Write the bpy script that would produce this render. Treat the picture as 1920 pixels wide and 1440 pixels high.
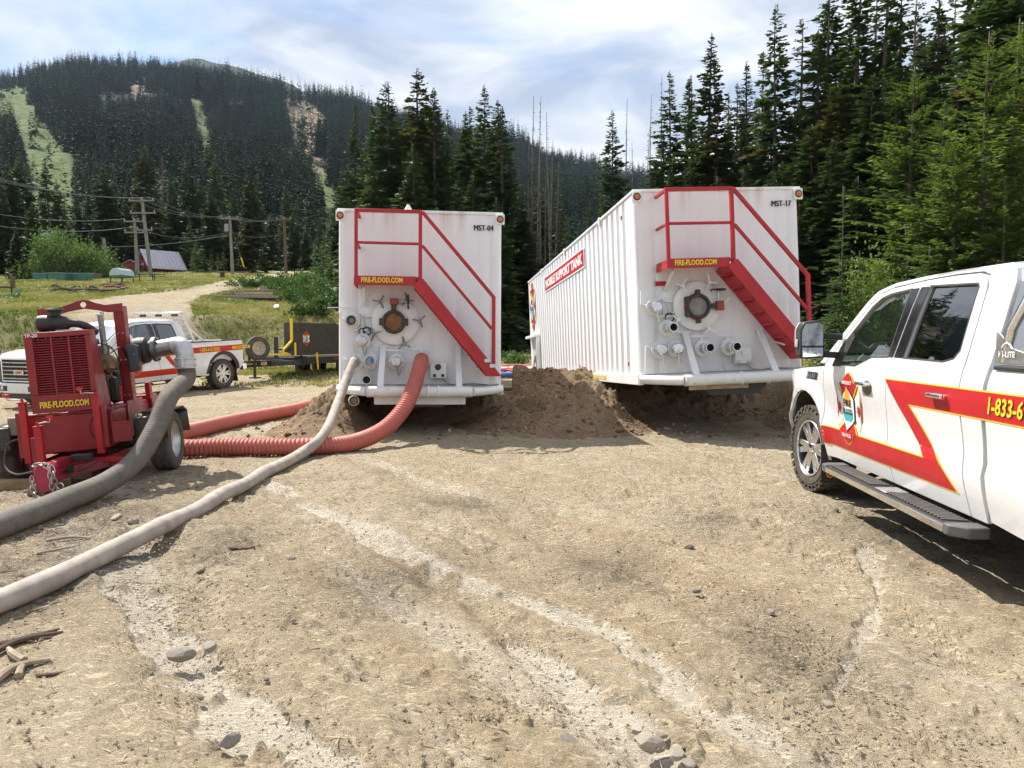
import bpy, math, random
import numpy as np
from mathutils import Vector, Matrix
from mathutils.geometry import delaunay_2d_cdt

S = bpy.context.scene
COL = S.collection
for o in list(bpy.data.objects):
    bpy.data.objects.remove(o)
R = math.radians

# ------------------------------------------------------------------ camera
F_PX, HORIZON, EYE = 1400.0, 632.0, 1.5          # photograph is 1920 x 1440
PITCH = math.atan((720 - HORIZON) / F_PX)
cam_d = bpy.data.cameras.new('camera')
cam = bpy.data.objects.new('camera', cam_d)
COL.objects.link(cam)
cam_d.sensor_width = 36
cam_d.lens = 36 * F_PX / 1920
cam_d.clip_start = 0.05
cam_d.clip_end = 9000
cam.location = (0, 0, EYE)
cam.rotation_euler = (math.pi / 2 - PITCH, 0, 0)
S.camera = cam

# ------------------------------------------------------------------ sky, sun, exposure
SUN_TO = Vector((0.60, -0.53, -1.0)).normalized()     # the way the light travels
SUN_EL = math.asin(-SUN_TO.z)
SUN_AZ = math.atan2(-SUN_TO.x, -SUN_TO.y)              # from +Y towards +X
SKY_STRENGTH, CLOUD, SUN_STRENGTH, EXPOSURE = 0.10, 0.76, 4.7, 0.80
w = bpy.data.worlds.new('World')
S.world = w
w.use_nodes = True
nt = w.node_tree
nt.nodes.clear()


def wn(t, **k):
    n = nt.nodes.new(t)
    for a, b in k.items():
        setattr(n, a, b)
    return n


def math_node(tree, op, a, b=None, c=None, clamp=False):
    n = tree.nodes.new('ShaderNodeMath')
    n.operation = op
    n.use_clamp = clamp
    for i, v in enumerate((a, b, c)):
        if v is None:
            continue
        if isinstance(v, (int, float)):
            n.inputs[i].default_value = v
        else:
            tree.links.new(v, n.inputs[i])
    return n.outputs[0]


sky = wn('ShaderNodeTexSky', sky_type='NISHITA', sun_disc=False, sun_elevation=SUN_EL,
         sun_rotation=SUN_AZ, altitude=1500, air_density=1.0, dust_density=0.6)
tc = wn('ShaderNodeTexCoord')
sep = wn('ShaderNodeSeparateXYZ')
nt.links.new(tc.outputs['Generated'], sep.inputs[0])
zz = math_node(nt, 'ADD', math_node(nt, 'MAXIMUM', sep.outputs['Z'], 0.0), 0.16)
comb = wn('ShaderNodeCombineXYZ')
nt.links.new(math_node(nt, 'DIVIDE', sep.outputs['X'], zz), comb.inputs[0])
nt.links.new(math_node(nt, 'DIVIDE', sep.outputs['Y'], zz), comb.inputs[1])
# cloud deck: a broad noise decides where it is open, a finer one models the billows
n1 = wn('ShaderNodeTexNoise')
n1.inputs['Scale'].default_value = 1.15
n1.inputs['Detail'].default_value = 7
n1.inputs['Roughness'].default_value = 0.56
n1.inputs['Distortion'].default_value = 0.5
mp1 = wn('ShaderNodeMapping')
mp1.inputs['Location'].default_value = (3.1, 7.7, 0)
mp1.inputs['Rotation'].default_value = (0, 0, R(24))
mp1.inputs['Scale'].default_value = (0.8, 1.25, 1)
nt.links.new(comb.outputs[0], mp1.inputs[0])
nt.links.new(mp1.outputs[0], n1.inputs['Vector'])
# an opening in the deck: a band in the cloud plane
dist = math_node(nt, 'ADD', math_node(nt, 'MULTIPLY', math_node(nt, 'DIVIDE', sep.outputs['X'], zz), 0.80),
                 math_node(nt, 'MULTIPLY', math_node(nt, 'DIVIDE', sep.outputs['Y'], zz), 0.60))
band = math_node(nt, 'MULTIPLY', math_node(nt, 'ABSOLUTE', math_node(nt, 'SUBTRACT', dist, 0.50)), 3.2)
band = math_node(nt, 'SUBTRACT', 1.0, band, clamp=True)
xw = math_node(nt, 'MULTIPLY_ADD', math_node(nt, 'DIVIDE', sep.outputs['X'], zz), -1.6, -0.7, clamp=True)
band = math_node(nt, 'MULTIPLY', band, xw)
cov = math_node(nt, 'SUBTRACT', n1.outputs['Fac'], math_node(nt, 'MULTIPLY', band, 0.30))
rmp = wn('ShaderNodeMapRange')
rmp.inputs['From Min'].default_value = 0.29
rmp.inputs['From Max'].default_value = 0.50
nt.links.new(cov, rmp.inputs['Value'])
n2 = wn('ShaderNodeTexNoise')
n2.inputs['Scale'].default_value = 2.3
n2.inputs['Detail'].default_value = 8
n2.inputs['Roughness'].default_value = 0.5
n2.inputs['Distortion'].default_value = 0.5
mp2 = wn('ShaderNodeMapping')
mp2.inputs['Location'].default_value = (1.3, 4.2, 0.5)
nt.links.new(comb.outputs[0], mp2.inputs[0])
nt.links.new(mp2.outputs[0], n2.inputs['Vector'])
cr = wn('ShaderNodeValToRGB')
cr.color_ramp.elements[0].position = 0.36
cr.color_ramp.elements[0].color = (0.40, 0.47, 0.60, 1)
cr.color_ramp.elements[1].position = 0.62
cr.color_ramp.elements[1].color = (0.84, 0.86, 0.89, 1)
nt.links.new(n2.outputs['Fac'], cr.inputs[0])
cmul = wn('ShaderNodeVectorMath', operation='SCALE')
cmul.inputs['Scale'].default_value = CLOUD / SKY_STRENGTH
nt.links.new(cr.outputs[0], cmul.inputs[0])
mixc = wn('ShaderNodeMix', data_type='RGBA')
nt.links.new(rmp.outputs[0], mixc.inputs['Factor'])
nt.links.new(sky.outputs[0], mixc.inputs['A'])
nt.links.new(cmul.outputs[0], mixc.inputs['B'])
bg = wn('ShaderNodeBackground')
bg.inputs['Strength'].default_value = SKY_STRENGTH
nt.links.new(mixc.outputs['Result'], bg.inputs['Color'])
wo = wn('ShaderNodeOutputWorld')
nt.links.new(bg.outputs[0], wo.inputs['Surface'])

sun_d = bpy.data.lights.new('sun', 'SUN')
sun_d.energy = SUN_STRENGTH
sun_d.angle = R(0.6)
sun_d.color = (1.0, 0.95, 0.87)
sun = bpy.data.objects.new('sun', sun_d)
COL.objects.link(sun)
sun.rotation_euler = SUN_TO.to_track_quat('-Z', 'Y').to_euler()
sun.location = (-20, 20, 40)

S.view_settings.view_transform = 'Standard'
S.view_settings.look = 'None'
S.view_settings.exposure = EXPOSURE
S.view_settings.gamma = 1
S.view_settings.use_curve_mapping = False
S.cycles.use_denoising = True
S.cycles.denoising_prefilter = 'NONE'
S.cycles.max_bounces = 6
S.cycles.diffuse_bounces = 3
S.cycles.glossy_bounces = 3
S.cycles.transmission_bounces = 4
S.cycles.transparent_max_bounces = 8
S.cycles.caustics_reflective = False
S.cycles.caustics_refractive = False
# ------------------------------------------------------------------ helpers
MATS = {}


def nodes_of(m):
    m.use_nodes = True
    t = m.node_tree
    t.nodes.clear()
    out = t.nodes.new('ShaderNodeOutputMaterial')
    p = t.nodes.new('ShaderNodeBsdfPrincipled')
    t.links.new(p.outputs[0], out.inputs['Surface'])
    return t, p, out


def noise(t, vec, scale, detail=4, rough=0.55, dist=0.0):
    n = t.nodes.new('ShaderNodeTexNoise')
    n.inputs['Scale'].default_value = scale
    n.inputs['Detail'].default_value = detail
    n.inputs['Roughness'].default_value = rough
    n.inputs['Distortion'].default_value = dist
    t.links.new(vec, n.inputs['Vector'])
    return n.outputs['Fac']


def mixc_node(t, f, a, b, mode='MIX'):
    n = t.nodes.new('ShaderNodeMix')
    n.data_type = 'RGBA'
    n.blend_type = mode
    for sock, v in ((n.inputs['Factor'], f), (n.inputs['A'], a), (n.inputs['B'], b)):
        if isinstance(v, (int, float)):
            sock.default_value = v
        elif isinstance(v, (tuple, list)):
            sock.default_value = (*v[:3], 1)
        else:
            t.links.new(v, sock)
    return n.outputs['Result']


def ramp(t, v, lo, hi, a=0.0, b=1.0):
    n = t.nodes.new('ShaderNodeMapRange')
    n.inputs['From Min'].default_value = lo
    n.inputs['From Max'].default_value = hi
    n.inputs['To Min'].default_value = a
    n.inputs['To Max'].default_value = b
    t.links.new(v, n.inputs['Value'])
    return n.outputs[0]


def bump(t, p, h, strength, dist):
    b = t.nodes.new('ShaderNodeBump')
    b.inputs['Strength'].default_value = strength
    b.inputs['Distance'].default_value = dist
    t.links.new(h, b.inputs['Height'])
    if p.inputs['Normal'].links:
        t.links.new(p.inputs['Normal'].links[0].from_socket, b.inputs['Normal'])
    t.links.new(b.outputs[0], p.inputs['Normal'])


def mat(name, col, rough=0.5, metal=0.0, var=0.12, vs=6.0, bmp=0.0, bs=60.0, coat=0.0, dust=0.0,
        dustcol=(0.36, 0.29, 0.2), grime=0.0, rust=0.0):
    """paint, rubber, metal: one base colour with uneven tone and gloss, thin dust or grime if asked"""
    if name in MATS:
        return MATS[name]
    m = bpy.data.materials.new(name)
    t, p, out = nodes_of(m)
    tcn = t.nodes.new('ShaderNodeTexCoord')
    v = tcn.outputs['Object']
    n1_ = noise(t, v, vs, 5)
    lo = tuple(c * (1 - var) for c in col)
    hi = tuple(min(1, c * (1 + var)) for c in col)
    c = mixc_node(t, ramp(t, n1_, 0.3, 0.7), lo, hi)
    if grime:
        g = ramp(t, noise(t, v, vs * 0.45, 6, 0.65), 0.52, 0.78, 0, grime)
        c = mixc_node(t, g, c, (0.22, 0.19, 0.15))
    if rust:
        g = ramp(t, noise(t, v, vs * 1.7, 7, 0.7), 0.62, 0.72, 0, rust)
        c = mixc_node(t, g, c, (0.22, 0.10, 0.04))
    if dust:
        g = ramp(t, noise(t, v, vs * 2.1, 6, 0.62), 0.35, 0.75, dust * 0.25, dust)
        c = mixc_node(t, g, c, dustcol)
    t.links.new(c, p.inputs['Base Color'])
    p.inputs['Metallic'].default_value = metal
    t.links.new(ramp(t, noise(t, v, vs * 3, 4), 0.3, 0.7, max(0.02, rough - 0.08), min(1, rough + 0.1)),
                p.inputs['Roughness'])
    if coat:
        p.inputs['Coat Weight'].default_value = coat
        p.inputs['Coat Roughness'].default_value = 0.06
    if bmp:
        bump(t, p, noise(t, v, bs, 4), 0.6, bmp)
    MATS[name] = m
    return m


def glass_mat(name, tint, alpha):
    """tinted window glass: clear share shows the inside, the rest is dark tint; Fresnel reflection on top"""
    m = bpy.data.materials.new(name)
    t, p, out = nodes_of(m)
    t.nodes.remove(p)
    tr = t.nodes.new('ShaderNodeBsdfTransparent')
    tr.inputs[0].default_value = (*[c * alpha for c in tint], 1)
    gl = t.nodes.new('ShaderNodeBsdfGlossy')
    gl.inputs['Roughness'].default_value = 0.015
    fr = t.nodes.new('ShaderNodeFresnel')
    fr.inputs['IOR'].default_value = 1.55
    f = math_node(t, 'MULTIPLY_ADD', fr.outputs[0], 1.5, 0.15, clamp=True)
    mx = t.nodes.new('ShaderNodeMixShader')
    t.links.new(f, mx.inputs[0])
    t.links.new(tr.outputs[0], mx.inputs[1])
    t.links.new(gl.outputs[0], mx.inputs[2])
    t.links.new(mx.outputs[0], out.inputs['Surface'])
    return m


def tag(o, label=None, cat=None, group=None, kind=None):
    if label:
        o['label'] = label
    if cat:
        o['category'] = cat
    if group:
        o['group'] = group
    if kind:
        o['kind'] = kind
    return o


def link(name, me, material=None, parent=None):
    o = bpy.data.objects.new(name, me)
    COL.objects.link(o)
    if material is not None and me is not None:
        me.materials.append(material)
    if parent is not None:
        o.parent = parent
    return o


def empty(name, loc, rot=(0, 0, 0), label=None, cat=None, group=None):
    o = bpy.data.objects.new(name, None)
    COL.objects.link(o)
    o.location = loc
    o.rotation_euler = rot
    o.empty_display_size = 0.2
    return tag(o, label, cat, group)


def copy_tree(o, parent=None):
    c = o.copy()
    COL.objects.link(c)
    c.parent = parent
    for ch in o.children:
        if ch.name in COL.objects:
            copy_tree(ch, c)
    return c


def np_mesh(name, V, Fc, smooth=True, cols=None):
    V = np.asarray(V, np.float32)
    Fc = np.asarray(Fc, np.int32)
    k = Fc.shape[1]
    me = bpy.data.meshes.new(name)
    me.vertices.add(len(V))
    me.vertices.foreach_set('co', V.ravel())
    me.loops.add(Fc.size)
    me.loops.foreach_set('vertex_index', Fc.ravel())
    me.polygons.add(len(Fc))
    me.polygons.foreach_set('loop_start', np.arange(len(Fc), dtype=np.int32) * k)
    me.update(calc_edges=True)
    if smooth:
        me.polygons.foreach_set('use_smooth', np.ones(len(Fc), bool))
    for an, arr in (cols or {}).items():
        a = me.attributes.new(an, 'FLOAT_COLOR', 'POINT')
        a.data.foreach_set('color', np.asarray(arr, np.float32).ravel())
    return me


def frame_of(axis):
    z = Vector(axis).normalized()
    x = z.orthogonal().normalized()
    return x, z.cross(x), z


class MB:
    """collects boxes, bars, tubes, turned and extruded shapes; obj() links them as one mesh"""

    def __init__(s):
        s.v, s.f = [], []

    def add(s, vs, fs):
        b = len(s.v)
        s.v += [tuple(q) for q in vs]
        s.f += [tuple(i + b for i in q) for q in fs]
        return s

    def box(s, a, b):
        (x0, y0, z0), (x1, y1, z1) = [[min(a[i], b[i]) for i in range(3)], [max(a[i], b[i]) for i in range(3)]]
        return s.add([(x0, y0, z0), (x1, y0, z0), (x1, y1, z0), (x0, y1, z0), (x0, y0, z1), (x1, y0, z1), (x1, y1, z1), (x0, y1, z1)],
                     [(0, 3, 2, 1), (4, 5, 6, 7), (0, 1, 5, 4), (1, 2, 6, 5), (2, 3, 7, 6), (3, 0, 4, 7)])

    def bar(s, a, b, wd, ht, up=(0, 0, 1)):
        a, b = Vector(a), Vector(b)
        d = (b - a).normalized()
        u = Vector(up)
        if abs(d.dot(u)) > 0.98:
            u = Vector((1, 0, 0))
        x = d.cross(u).normalized()
        y = x.cross(d).normalized()
        vs = []
        for q in (a, b):
            for sx, sy in ((-1, -1), (1, -1), (1, 1), (-1, 1)):
                vs.append(q + x * sx * wd / 2 + y * sy * ht / 2)
        return s.add(vs, [(0, 1, 2, 3), (7, 6, 5, 4), (0, 4, 5, 1), (1, 5, 6, 2), (2, 6, 7, 3), (3, 7, 4, 0)])

    def cyl(s, a, b, r, r2=None, n=14, cap=True):
        a, b = Vector(a), Vector(b)
        r2 = r if r2 is None else r2
        x, y, z = frame_of(b - a)
        vs = []
        for q, rr in ((a, r), (b, r2)):
            for i in range(n):
                t_ = 2 * math.pi * i / n
                vs.append(q + x * rr * math.cos(t_) + y * rr * math.sin(t_))
        fs = [(i, (i + 1) % n, n + (i + 1) % n, n + i) for i in range(n)]
        if cap:
            fs += [tuple(range(n - 1, -1, -1)), tuple(range(n, 2 * n))]
        return s.add(vs, fs)

    def lathe(s, prof, o, axis, n=24, cap=True):
        """prof: (radius, height) along axis from o"""
        x, y, z = frame_of(axis)
        o = Vector(o)
        vs, m = [], len(prof)
        for r_, h_ in prof:
            for i in range(n):
                t_ = 2 * math.pi * i / n
                vs.append(o + z * h_ + x * r_ * math.cos(t_) + y * r_ * math.sin(t_))
        fs = [(j * n + i, j * n + (i + 1) % n, (j + 1) * n + (i + 1) % n, (j + 1) * n + i) for j in range(m - 1) for i in range(n)]
        if cap and prof[0][0] > 1e-4:
            fs.append(tuple(range(n - 1, -1, -1)))
        if cap and prof[-1][0] > 1e-4:
            fs.append(tuple(range((m - 1) * n, m * n)))
        return s.add(vs, fs)

    def tube(s, pts, r, n=8, closed=False, cap=True):
        P = [Vector(p_) for p_ in pts]
        m = len(P)
        vs = []
        T = []
        for i in range(m):
            if closed:
                d = P[(i + 1) % m] - P[i - 1]
            else:
                d = P[min(i + 1, m - 1)] - P[max(i - 1, 0)]
            T.append(d.normalized())
        x = T[0].orthogonal().normalized()
        for i in range(m):
            x = (x - T[i] * x.dot(T[i])).normalized()
            y = T[i].cross(x)
            rr = r[i] if hasattr(r, '__len__') else r
            for k in range(n):
                t_ = 2 * math.pi * k / n
                vs.append(P[i] + x * rr * math.cos(t_) + y * rr * math.sin(t_))
        fs = [(j * n + i, j * n + (i + 1) % n, (j + 1) * n + (i + 1) % n, (j + 1) * n + i) for j in range(m - 1) for i in range(n)]
        if closed:
            fs += [((m - 1) * n + i, (m - 1) * n + (i + 1) % n, (i + 1) % n, i) for i in range(n)]
        elif cap:
            fs += [tuple(range(n - 1, -1, -1)), tuple(range((m - 1) * n, m * n))]
        return s.add(vs, fs)

    def prism(s, poly, o, u, v, th):
        """2-D outline in the plane (o; u, v) given thickness th along u x v"""
        o, u, v = Vector(o), Vector(u).normalized(), Vector(v).normalized()
        nn = u.cross(v)
        k = len(poly)
        vs = [o + u * a + v * b for a, b in poly] + [o + u * a + v * b + nn * th for a, b in poly]
        fs = [tuple(range(k - 1, -1, -1)), tuple(range(k, 2 * k))] + [(i, (i + 1) % k, k + (i + 1) % k, k + i) for i in range(k)]
        return s.add(vs, fs)

    def torus(s, c, axis, R_, r, n=28, m=10):
        x, y, z = frame_of(axis)
        c = Vector(c)
        pts = [c + (x * math.cos(2 * math.pi * i / n) + y * math.sin(2 * math.pi * i / n)) * R_ for i in range(n)]
        return s.tube(pts, r, m, closed=True)

    def xf(s, M):
        s.v = [tuple(M @ Vector(q)) for q in s.v]
        return s

    def obj(s, name, material, parent=None, smooth=35, bevel=0.0, seg=2):
        me = bpy.data.meshes.new(name)
        me.from_pydata(s.v, [], s.f)
        me.update()
        if smooth:
            me.polygons.foreach_set('use_smooth', [True] * len(me.polygons))
            me.set_sharp_from_angle(angle=R(smooth))
        o = link(name, me, material, parent)
        if bevel:
            md = o.modifiers.new('bevel', 'BEVEL')
            md.width = bevel
            md.segments = seg
            md.limit_method = 'ANGLE'
            md.angle_limit = R(40)
        return o


def pip(pt, poly):
    x, y = pt
    c = False
    n = len(poly)
    for i in range(n):
        x0, y0 = poly[i]
        x1, y1 = poly[i - 1]
        if (y0 > y) != (y1 > y) and x < (x1 - x0) * (y - y0) / (y1 - y0) + x0:
            c = not c
    return c


def subdiv(poly, res):
    out = []
    n = len(poly)
    for i in range(n):
        a, b = poly[i], poly[(i + 1) % n]
        k = max(1, int(math.ceil(math.dist(a, b) / res)))
        out += [(a[0] + (b[0] - a[0]) * j / k, a[1] + (b[1] - a[1]) * j / k) for j in range(k)]
    return out


def panel(outline, holes=(), res=0.08):
    """triangulated flat sheet with clean edges: points, triangles, boundary loops"""
    loops = [subdiv(outline, res)] + [subdiv(h, res) for h in holes]
    pts, edges = [], []
    for lp in loops:
        b = len(pts)
        pts += lp
        edges += [(b + i, b + (i + 1) % len(lp)) for i in range(len(lp))]
    xs = [p_[0] for p_ in outline]
    ys = [p_[1] for p_ in outline]
    bd = np.array(pts)
    gx = np.arange(min(xs) + res / 2, max(xs), res)
    gy = np.arange(min(ys) + res / 2, max(ys), res)
    for a in gx:
        for b in gy:
            if np.min((bd[:, 0] - a) ** 2 + (bd[:, 1] - b) ** 2) > (0.45 * res) ** 2 and pip((a, b), loops[0]) and not any(pip((a, b), h) for h in loops[1:]):
                pts.append((a, b))
    r = delaunay_2d_cdt([Vector(p_) for p_ in pts], edges, [], 0, 1e-5)
    V = [tuple(q) for q in r[0]]
    T = []
    for f in r[2]:
        cx = sum(V[i][0] for i in f) / 3
        cy = sum(V[i][1] for i in f) / 3
        if pip((cx, cy), loops[0]) and not any(pip((cx, cy), h) for h in loops[1:]):
            a, b, c = (V[i] for i in f)
            ar = (b[0] - a[0]) * (c[1] - a[1]) - (c[0] - a[0]) * (b[1] - a[1])
            T.append(tuple(f) if ar > 0 else tuple(reversed(f)))
    return V, T


def sheet(name, outline, fn, material, parent, holes=(), res=0.08, flip=False, flange=None, smooth=40):
    """panel() bent onto a surface by fn(a, b, inset); flange > 0 turns the edges inwards by that much"""
    V, T = panel(outline, holes, res)
    if flip:
        T = [tuple(reversed(f)) for f in T]
    vs = [fn(a, b, 0.0) for a, b in V]
    fs = list(T)
    if flange:
        cnt = {}
        for f in T:
            for i in range(3):
                e = (f[i], f[(i + 1) % 3])
                cnt[e] = 1
        inner = {}
        for (a, b) in list(cnt):
            if (b, a) not in cnt:
                for q in (a, b):
                    if q not in inner:
                        inner[q] = len(vs)
                        vs.append(fn(V[q][0], V[q][1], flange))
                fs.append((b, a, inner[a], inner[b]))
    me = bpy.data.meshes.new(name)
    me.from_pydata(vs, [], fs)
    me.update()
    if smooth:
        me.polygons.foreach_set('use_smooth', [True] * len(me.polygons))
        me.set_sharp_from_angle(angle=R(smooth))
    return link(name, me, material, parent)


def text_mesh(body, size, bold=0.0, sx=1.0):
    """flat lettering as mesh data: verts (x, y), faces; left-bottom at the origin"""
    cu = bpy.data.curves.new('lettering', 'FONT')
    cu.body = body
    cu.size = size
    cu.offset = bold
    cu.resolution_u = 2
    cu.fill_mode = 'FRONT'
    o = bpy.data.objects.new('lettering', cu)
    COL.objects.link(o)
    dg = bpy.context.evaluated_depsgraph_get()
    me = bpy.data.meshes.new_from_object(o.evaluated_get(dg))
    vs = [(v.co.x * sx, v.co.y) for v in me.vertices]
    fs = [tuple(f.vertices) for f in me.polygons]
    COL.objects.unlink(o)
    bpy.data.objects.remove(o)
    bpy.data.meshes.remove(me)
    return vs, fs


def lettering(name, body, fn, width, height, material, parent, bold=0.02, flip=False):
    """text fitted to width x height, bent by fn(a, b, inset) with a, b from 0"""
    vs, fs = text_mesh(body, 1.0, bold)
    xs = [v[0] for v in vs]
    ys = [v[1] for v in vs]
    kx, ky = width / (max(xs) - min(xs)), height / (max(ys) - min(ys))
    x0, y0 = min(xs), min(ys)
    me = bpy.data.meshes.new(name)
    me.from_pydata([fn((x - x0) * kx, (y - y0) * ky, 0.0) for x, y in vs], [], [tuple(reversed(f)) if flip else f for f in fs])
    me.update()
    return link(name, me, material, parent)


# ---- noise for terrain
def _hash(ix, iy, seed):
    h = (ix.astype(np.int64) * 374761393 + iy.astype(np.int64) * 668265263 + seed * 974634777) & 0x7fffffff
    h = ((h ^ (h >> 13)) * 1274126177) & 0x7fffffff
    h = h ^ (h >> 16)
    return (h & 0xffff) / 65535.0


def vnoise(x, y, seed=0):
    ix, iy = np.floor(x), np.floor(y)
    fx, fy = x - ix, y - iy
    fx = fx * fx * fx * (fx * (fx * 6 - 15) + 10)
    fy = fy * fy * fy * (fy * (fy * 6 - 15) + 10)
    ix, iy = ix.astype(np.int64), iy.astype(np.int64)
    a, b = _hash(ix, iy, seed), _hash(ix + 1, iy, seed)
    c, d = _hash(ix, iy + 1, seed), _hash(ix + 1, iy + 1, seed)
    return (a + (b - a) * fx) * (1 - fy) + (c + (d - c) * fx) * fy


def fbm(x, y, oct=4, seed=0, gain=0.5):
    s, a, n_ = 0, 1.0, 0
    for i in range(oct):
        s = s + a * (vnoise(x * 2 ** i + 17.3 * i, y * 2 ** i - 9.1 * i, seed + i) - 0.5)
        n_ += a
        a *= gain
    return s / n_ * 2


def sstep(a, b, x):
    t_ = np.clip((x - a) / (b - a), 0, 1)
    return t_ * t_ * (3 - 2 * t_)


_cp, _sp = math.cos(PITCH), math.sin(PITCH)


def proj(X, Y, Z):
    """where a world point falls in the photograph"""
    dz = Z - EYE
    d = Y * _cp - dz * _sp
    u = Y * _sp + dz * _cp
    return 960 + F_PX * X / d, 720 - F_PX * u / d


def ray(px, py):
    a, b = (px - 960) / F_PX, (720 - py) / F_PX
    return np.array([a, _cp + b * _sp, -_sp + b * _cp])


def on_level(px, py, z=0.0):
    d = ray(px, py)
    t_ = (z - EYE) / d[2]
    return np.array([0, 0, EYE]) + d * t_


def at_depth(px, py, Y):
    d = ray(px, py)
    return np.array([0, 0, EYE]) + d * (Y / d[1])


def polydist(x, y, pts):
    """distance to a polyline and the position along it"""
    best = np.full(np.shape(x), 1e9)
    tt = np.zeros(np.shape(x))
    n = len(pts) - 1
    for i in range(n):
        ax, ay = pts[i][:2]
        bx, by = pts[i + 1][:2]
        dx, dy = bx - ax, by - ay
        t_ = np.clip(((x - ax) * dx + (y - ay) * dy) / (dx * dx + dy * dy), 0, 1)
        d = np.hypot(x - ax - t_ * dx, y - ay - t_ * dy)
        m = d < best
        best = np.where(m, d, best)
        tt = np.where(m, i + t_, tt)
    return best, tt / n
# ------------------------------------------------------------------ ground
def gh(x, y):
    """broad height of the ground"""
    x = np.asarray(x, float)
    y = np.asarray(y, float)
    az = x / np.maximum(y, 4)
    mL = 1 - sstep(-0.27, -0.15, az)
    y0 = 30.0 + 1.2 * fbm(x / 6, y / 9, 3, 5) - 4.5 * (1 - sstep(-17, -10, x))
    u = y - y0
    zl = 2.1 * sstep(0, 5.0, u) + 0.118 * np.clip(u - 3.5, 0, 60) + 0.06 * np.clip(u - 63.5, 0, 400)
    zr = 0.032 * np.clip(y - 19, 0, 300)
    z = (mL * zl + (1 - mL) * zr) * (y > 0)
    z = z + 0.2 * sstep(21, 27, y) * mL
    z = z - 0.19 * np.exp(-((x + 11.3) / 2.6) ** 2 - ((y - 16.5) / 4.2) ** 2)
    z = z - 0.10 * np.exp(-((x + 5.6) / 0.9) ** 2 - ((y - 8.2) / 1.6) ** 2)
    z = z + 0.035 * fbm(x / 2.6, y / 2.6, 3, 11) + 0.25 * fbm(x / 14, y / 14, 3, 23) * sstep(30, 60, y)
    return z


def at_ground(px, py):
    """walk the sight line of a photograph point down to the ground"""
    d = ray(px, py)
    t_ = 3.0
    while t_ < 400:
        q = np.array([0, 0, EYE]) + d * t_
        if q[2] <= float(gh(q[0], q[1])):
            return q
        t_ *= 1.004
    return q


def L2(pts):
    return [tuple(on_level(*q)[:2]) for q in pts]


silt_trails = [
    (L2([(250, 1020), (250, 1075), (290, 1160), (345, 1205)]), 0.17),
    (L2([(345, 1238), (400, 1290), (440, 1340), (540, 1385), (600, 1440)]), 0.13),
    (L2([(505, 905), (540, 925), (600, 955), (690, 990), (760, 1030), (850, 1075), (960, 1120), (1060, 1150)]), 0.12),
    (L2([(1060, 1155), (1150, 1180), (1230, 1245), (1330, 1310), (1440, 1370), (1560, 1430)]), 0.10),
    (L2([(960, 1190), (1030, 1240), (1120, 1310), (1190, 1360), (1260, 1440)]), 0.08),
    (L2([(1620, 1020), (1650, 1120), (1600, 1230), (1560, 1300)]), 0.05),
    (L2([(80, 890), (160, 905), (260, 930)]), 0.15),
]
ruts = [
    (L2([(420, 930), (560, 960), (700, 1020), (850, 1100), (960, 1190), (1060, 1260), (1160, 1340), (1250, 1440)]), 0.10, 0.045),
    (L2([(560, 900), (760, 960), (960, 1060), (1150, 1150), (1340, 1250), (1520, 1370), (1640, 1450)]), 0.16, 0.035),
    (L2([(760, 890), (1000, 980), (1250, 1080), (1500, 1210), (1750, 1400)]), 0.22, 0.03),
    (L2([(1000, 880), (1250, 960), (1500, 1060), (1800, 1230)]), 0.25, 0.03),
    (L2([(300, 1010), (330, 1190), (440, 1330), (560, 1440)]), 0.22, 0.05),
]
dark_spots = [((75, 1060), 0.85, 0.45), ((20, 1100), 0.7, 0.4), ((130, 1010), 0.5, 0.25), ((1330, 975), 0.35, 0.14), ((1130, 1060), 0.30, 0.16), ((720, 1085), 0.55, 0.22),
              ((1480, 1215), 0.35, 0.2), ((230, 960), 0.5, 0.25), ((120, 900), 0.8, 0.3), ((430, 1020), 0.3, 0.2), ((1740, 1000), 0.9, 0.3), ((860, 940), 0.5, 0.15)]
road = [tuple(at_ground(*q)[:2]) for q in ((640, 500), (592, 505), (520, 516), (440, 533), (360, 548), (290, 557), (250, 570), (235, 590), (232, 610))]

ang = np.concatenate([np.arange(-180, -44, 4.0), np.arange(-43, 43.01, 0.135), np.arange(46, 180, 4.0)])
rad = [0.25, 0.6, 0.9]
while rad[-1] < 45:
    rad.append(rad[-1] * 1.0078 if rad[-1] > 1.1 else rad[-1] + 0.1)
while rad[-1] < 1700:
    rad.append(rad[-1] * 1.024)
rad = np.array(rad)
A_, R_ = np.meshgrid(np.radians(ang), rad)
X, Y = R_ * np.sin(A_), R_ * np.cos(A_)
Z = gh(X, Y)
near = (1 - sstep(26, 40, R_))
silt = np.zeros_like(X)
wob = 0.09 * fbm(X / 0.5, Y / 0.5, 4, 31)
for pl, wd in silt_trails:
    d, t_ = polydist(X, Y, pl)
    e = d + wob - wd * (0.75 + 0.5 * vnoise(t_ * 9, t_ * 0 + wd * 50, 3))
    silt = np.maximum(silt, 1 - sstep(-0.016, 0.012, e + 0.03 * fbm(X / 0.09, Y / 0.09, 3, 33)))
silt *= sstep(-0.5, -0.25, fbm(X / 0.22, Y / 0.22, 3, 77))
rut = np.zeros_like(X)
lip = np.zeros_like(X)
for pl, wd, dp in ruts:
    d, t_ = polydist(X, Y, pl)
    d = d + wob * 0.8
    amt = 0.35 + 1.1 * vnoise(t_ * 7, t_ * 0 + wd * 31, 9)
    rut += dp * amt * np.exp(-(d / wd) ** 2)
    lip += dp * 0.55 * amt * np.exp(-((d - wd * 1.7) / (wd * 0.6)) ** 2)
al_, ac_ = X * 0.56 - Y * 0.83, X * 0.83 + Y * 0.56      # along and across the wheel tracks
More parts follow.
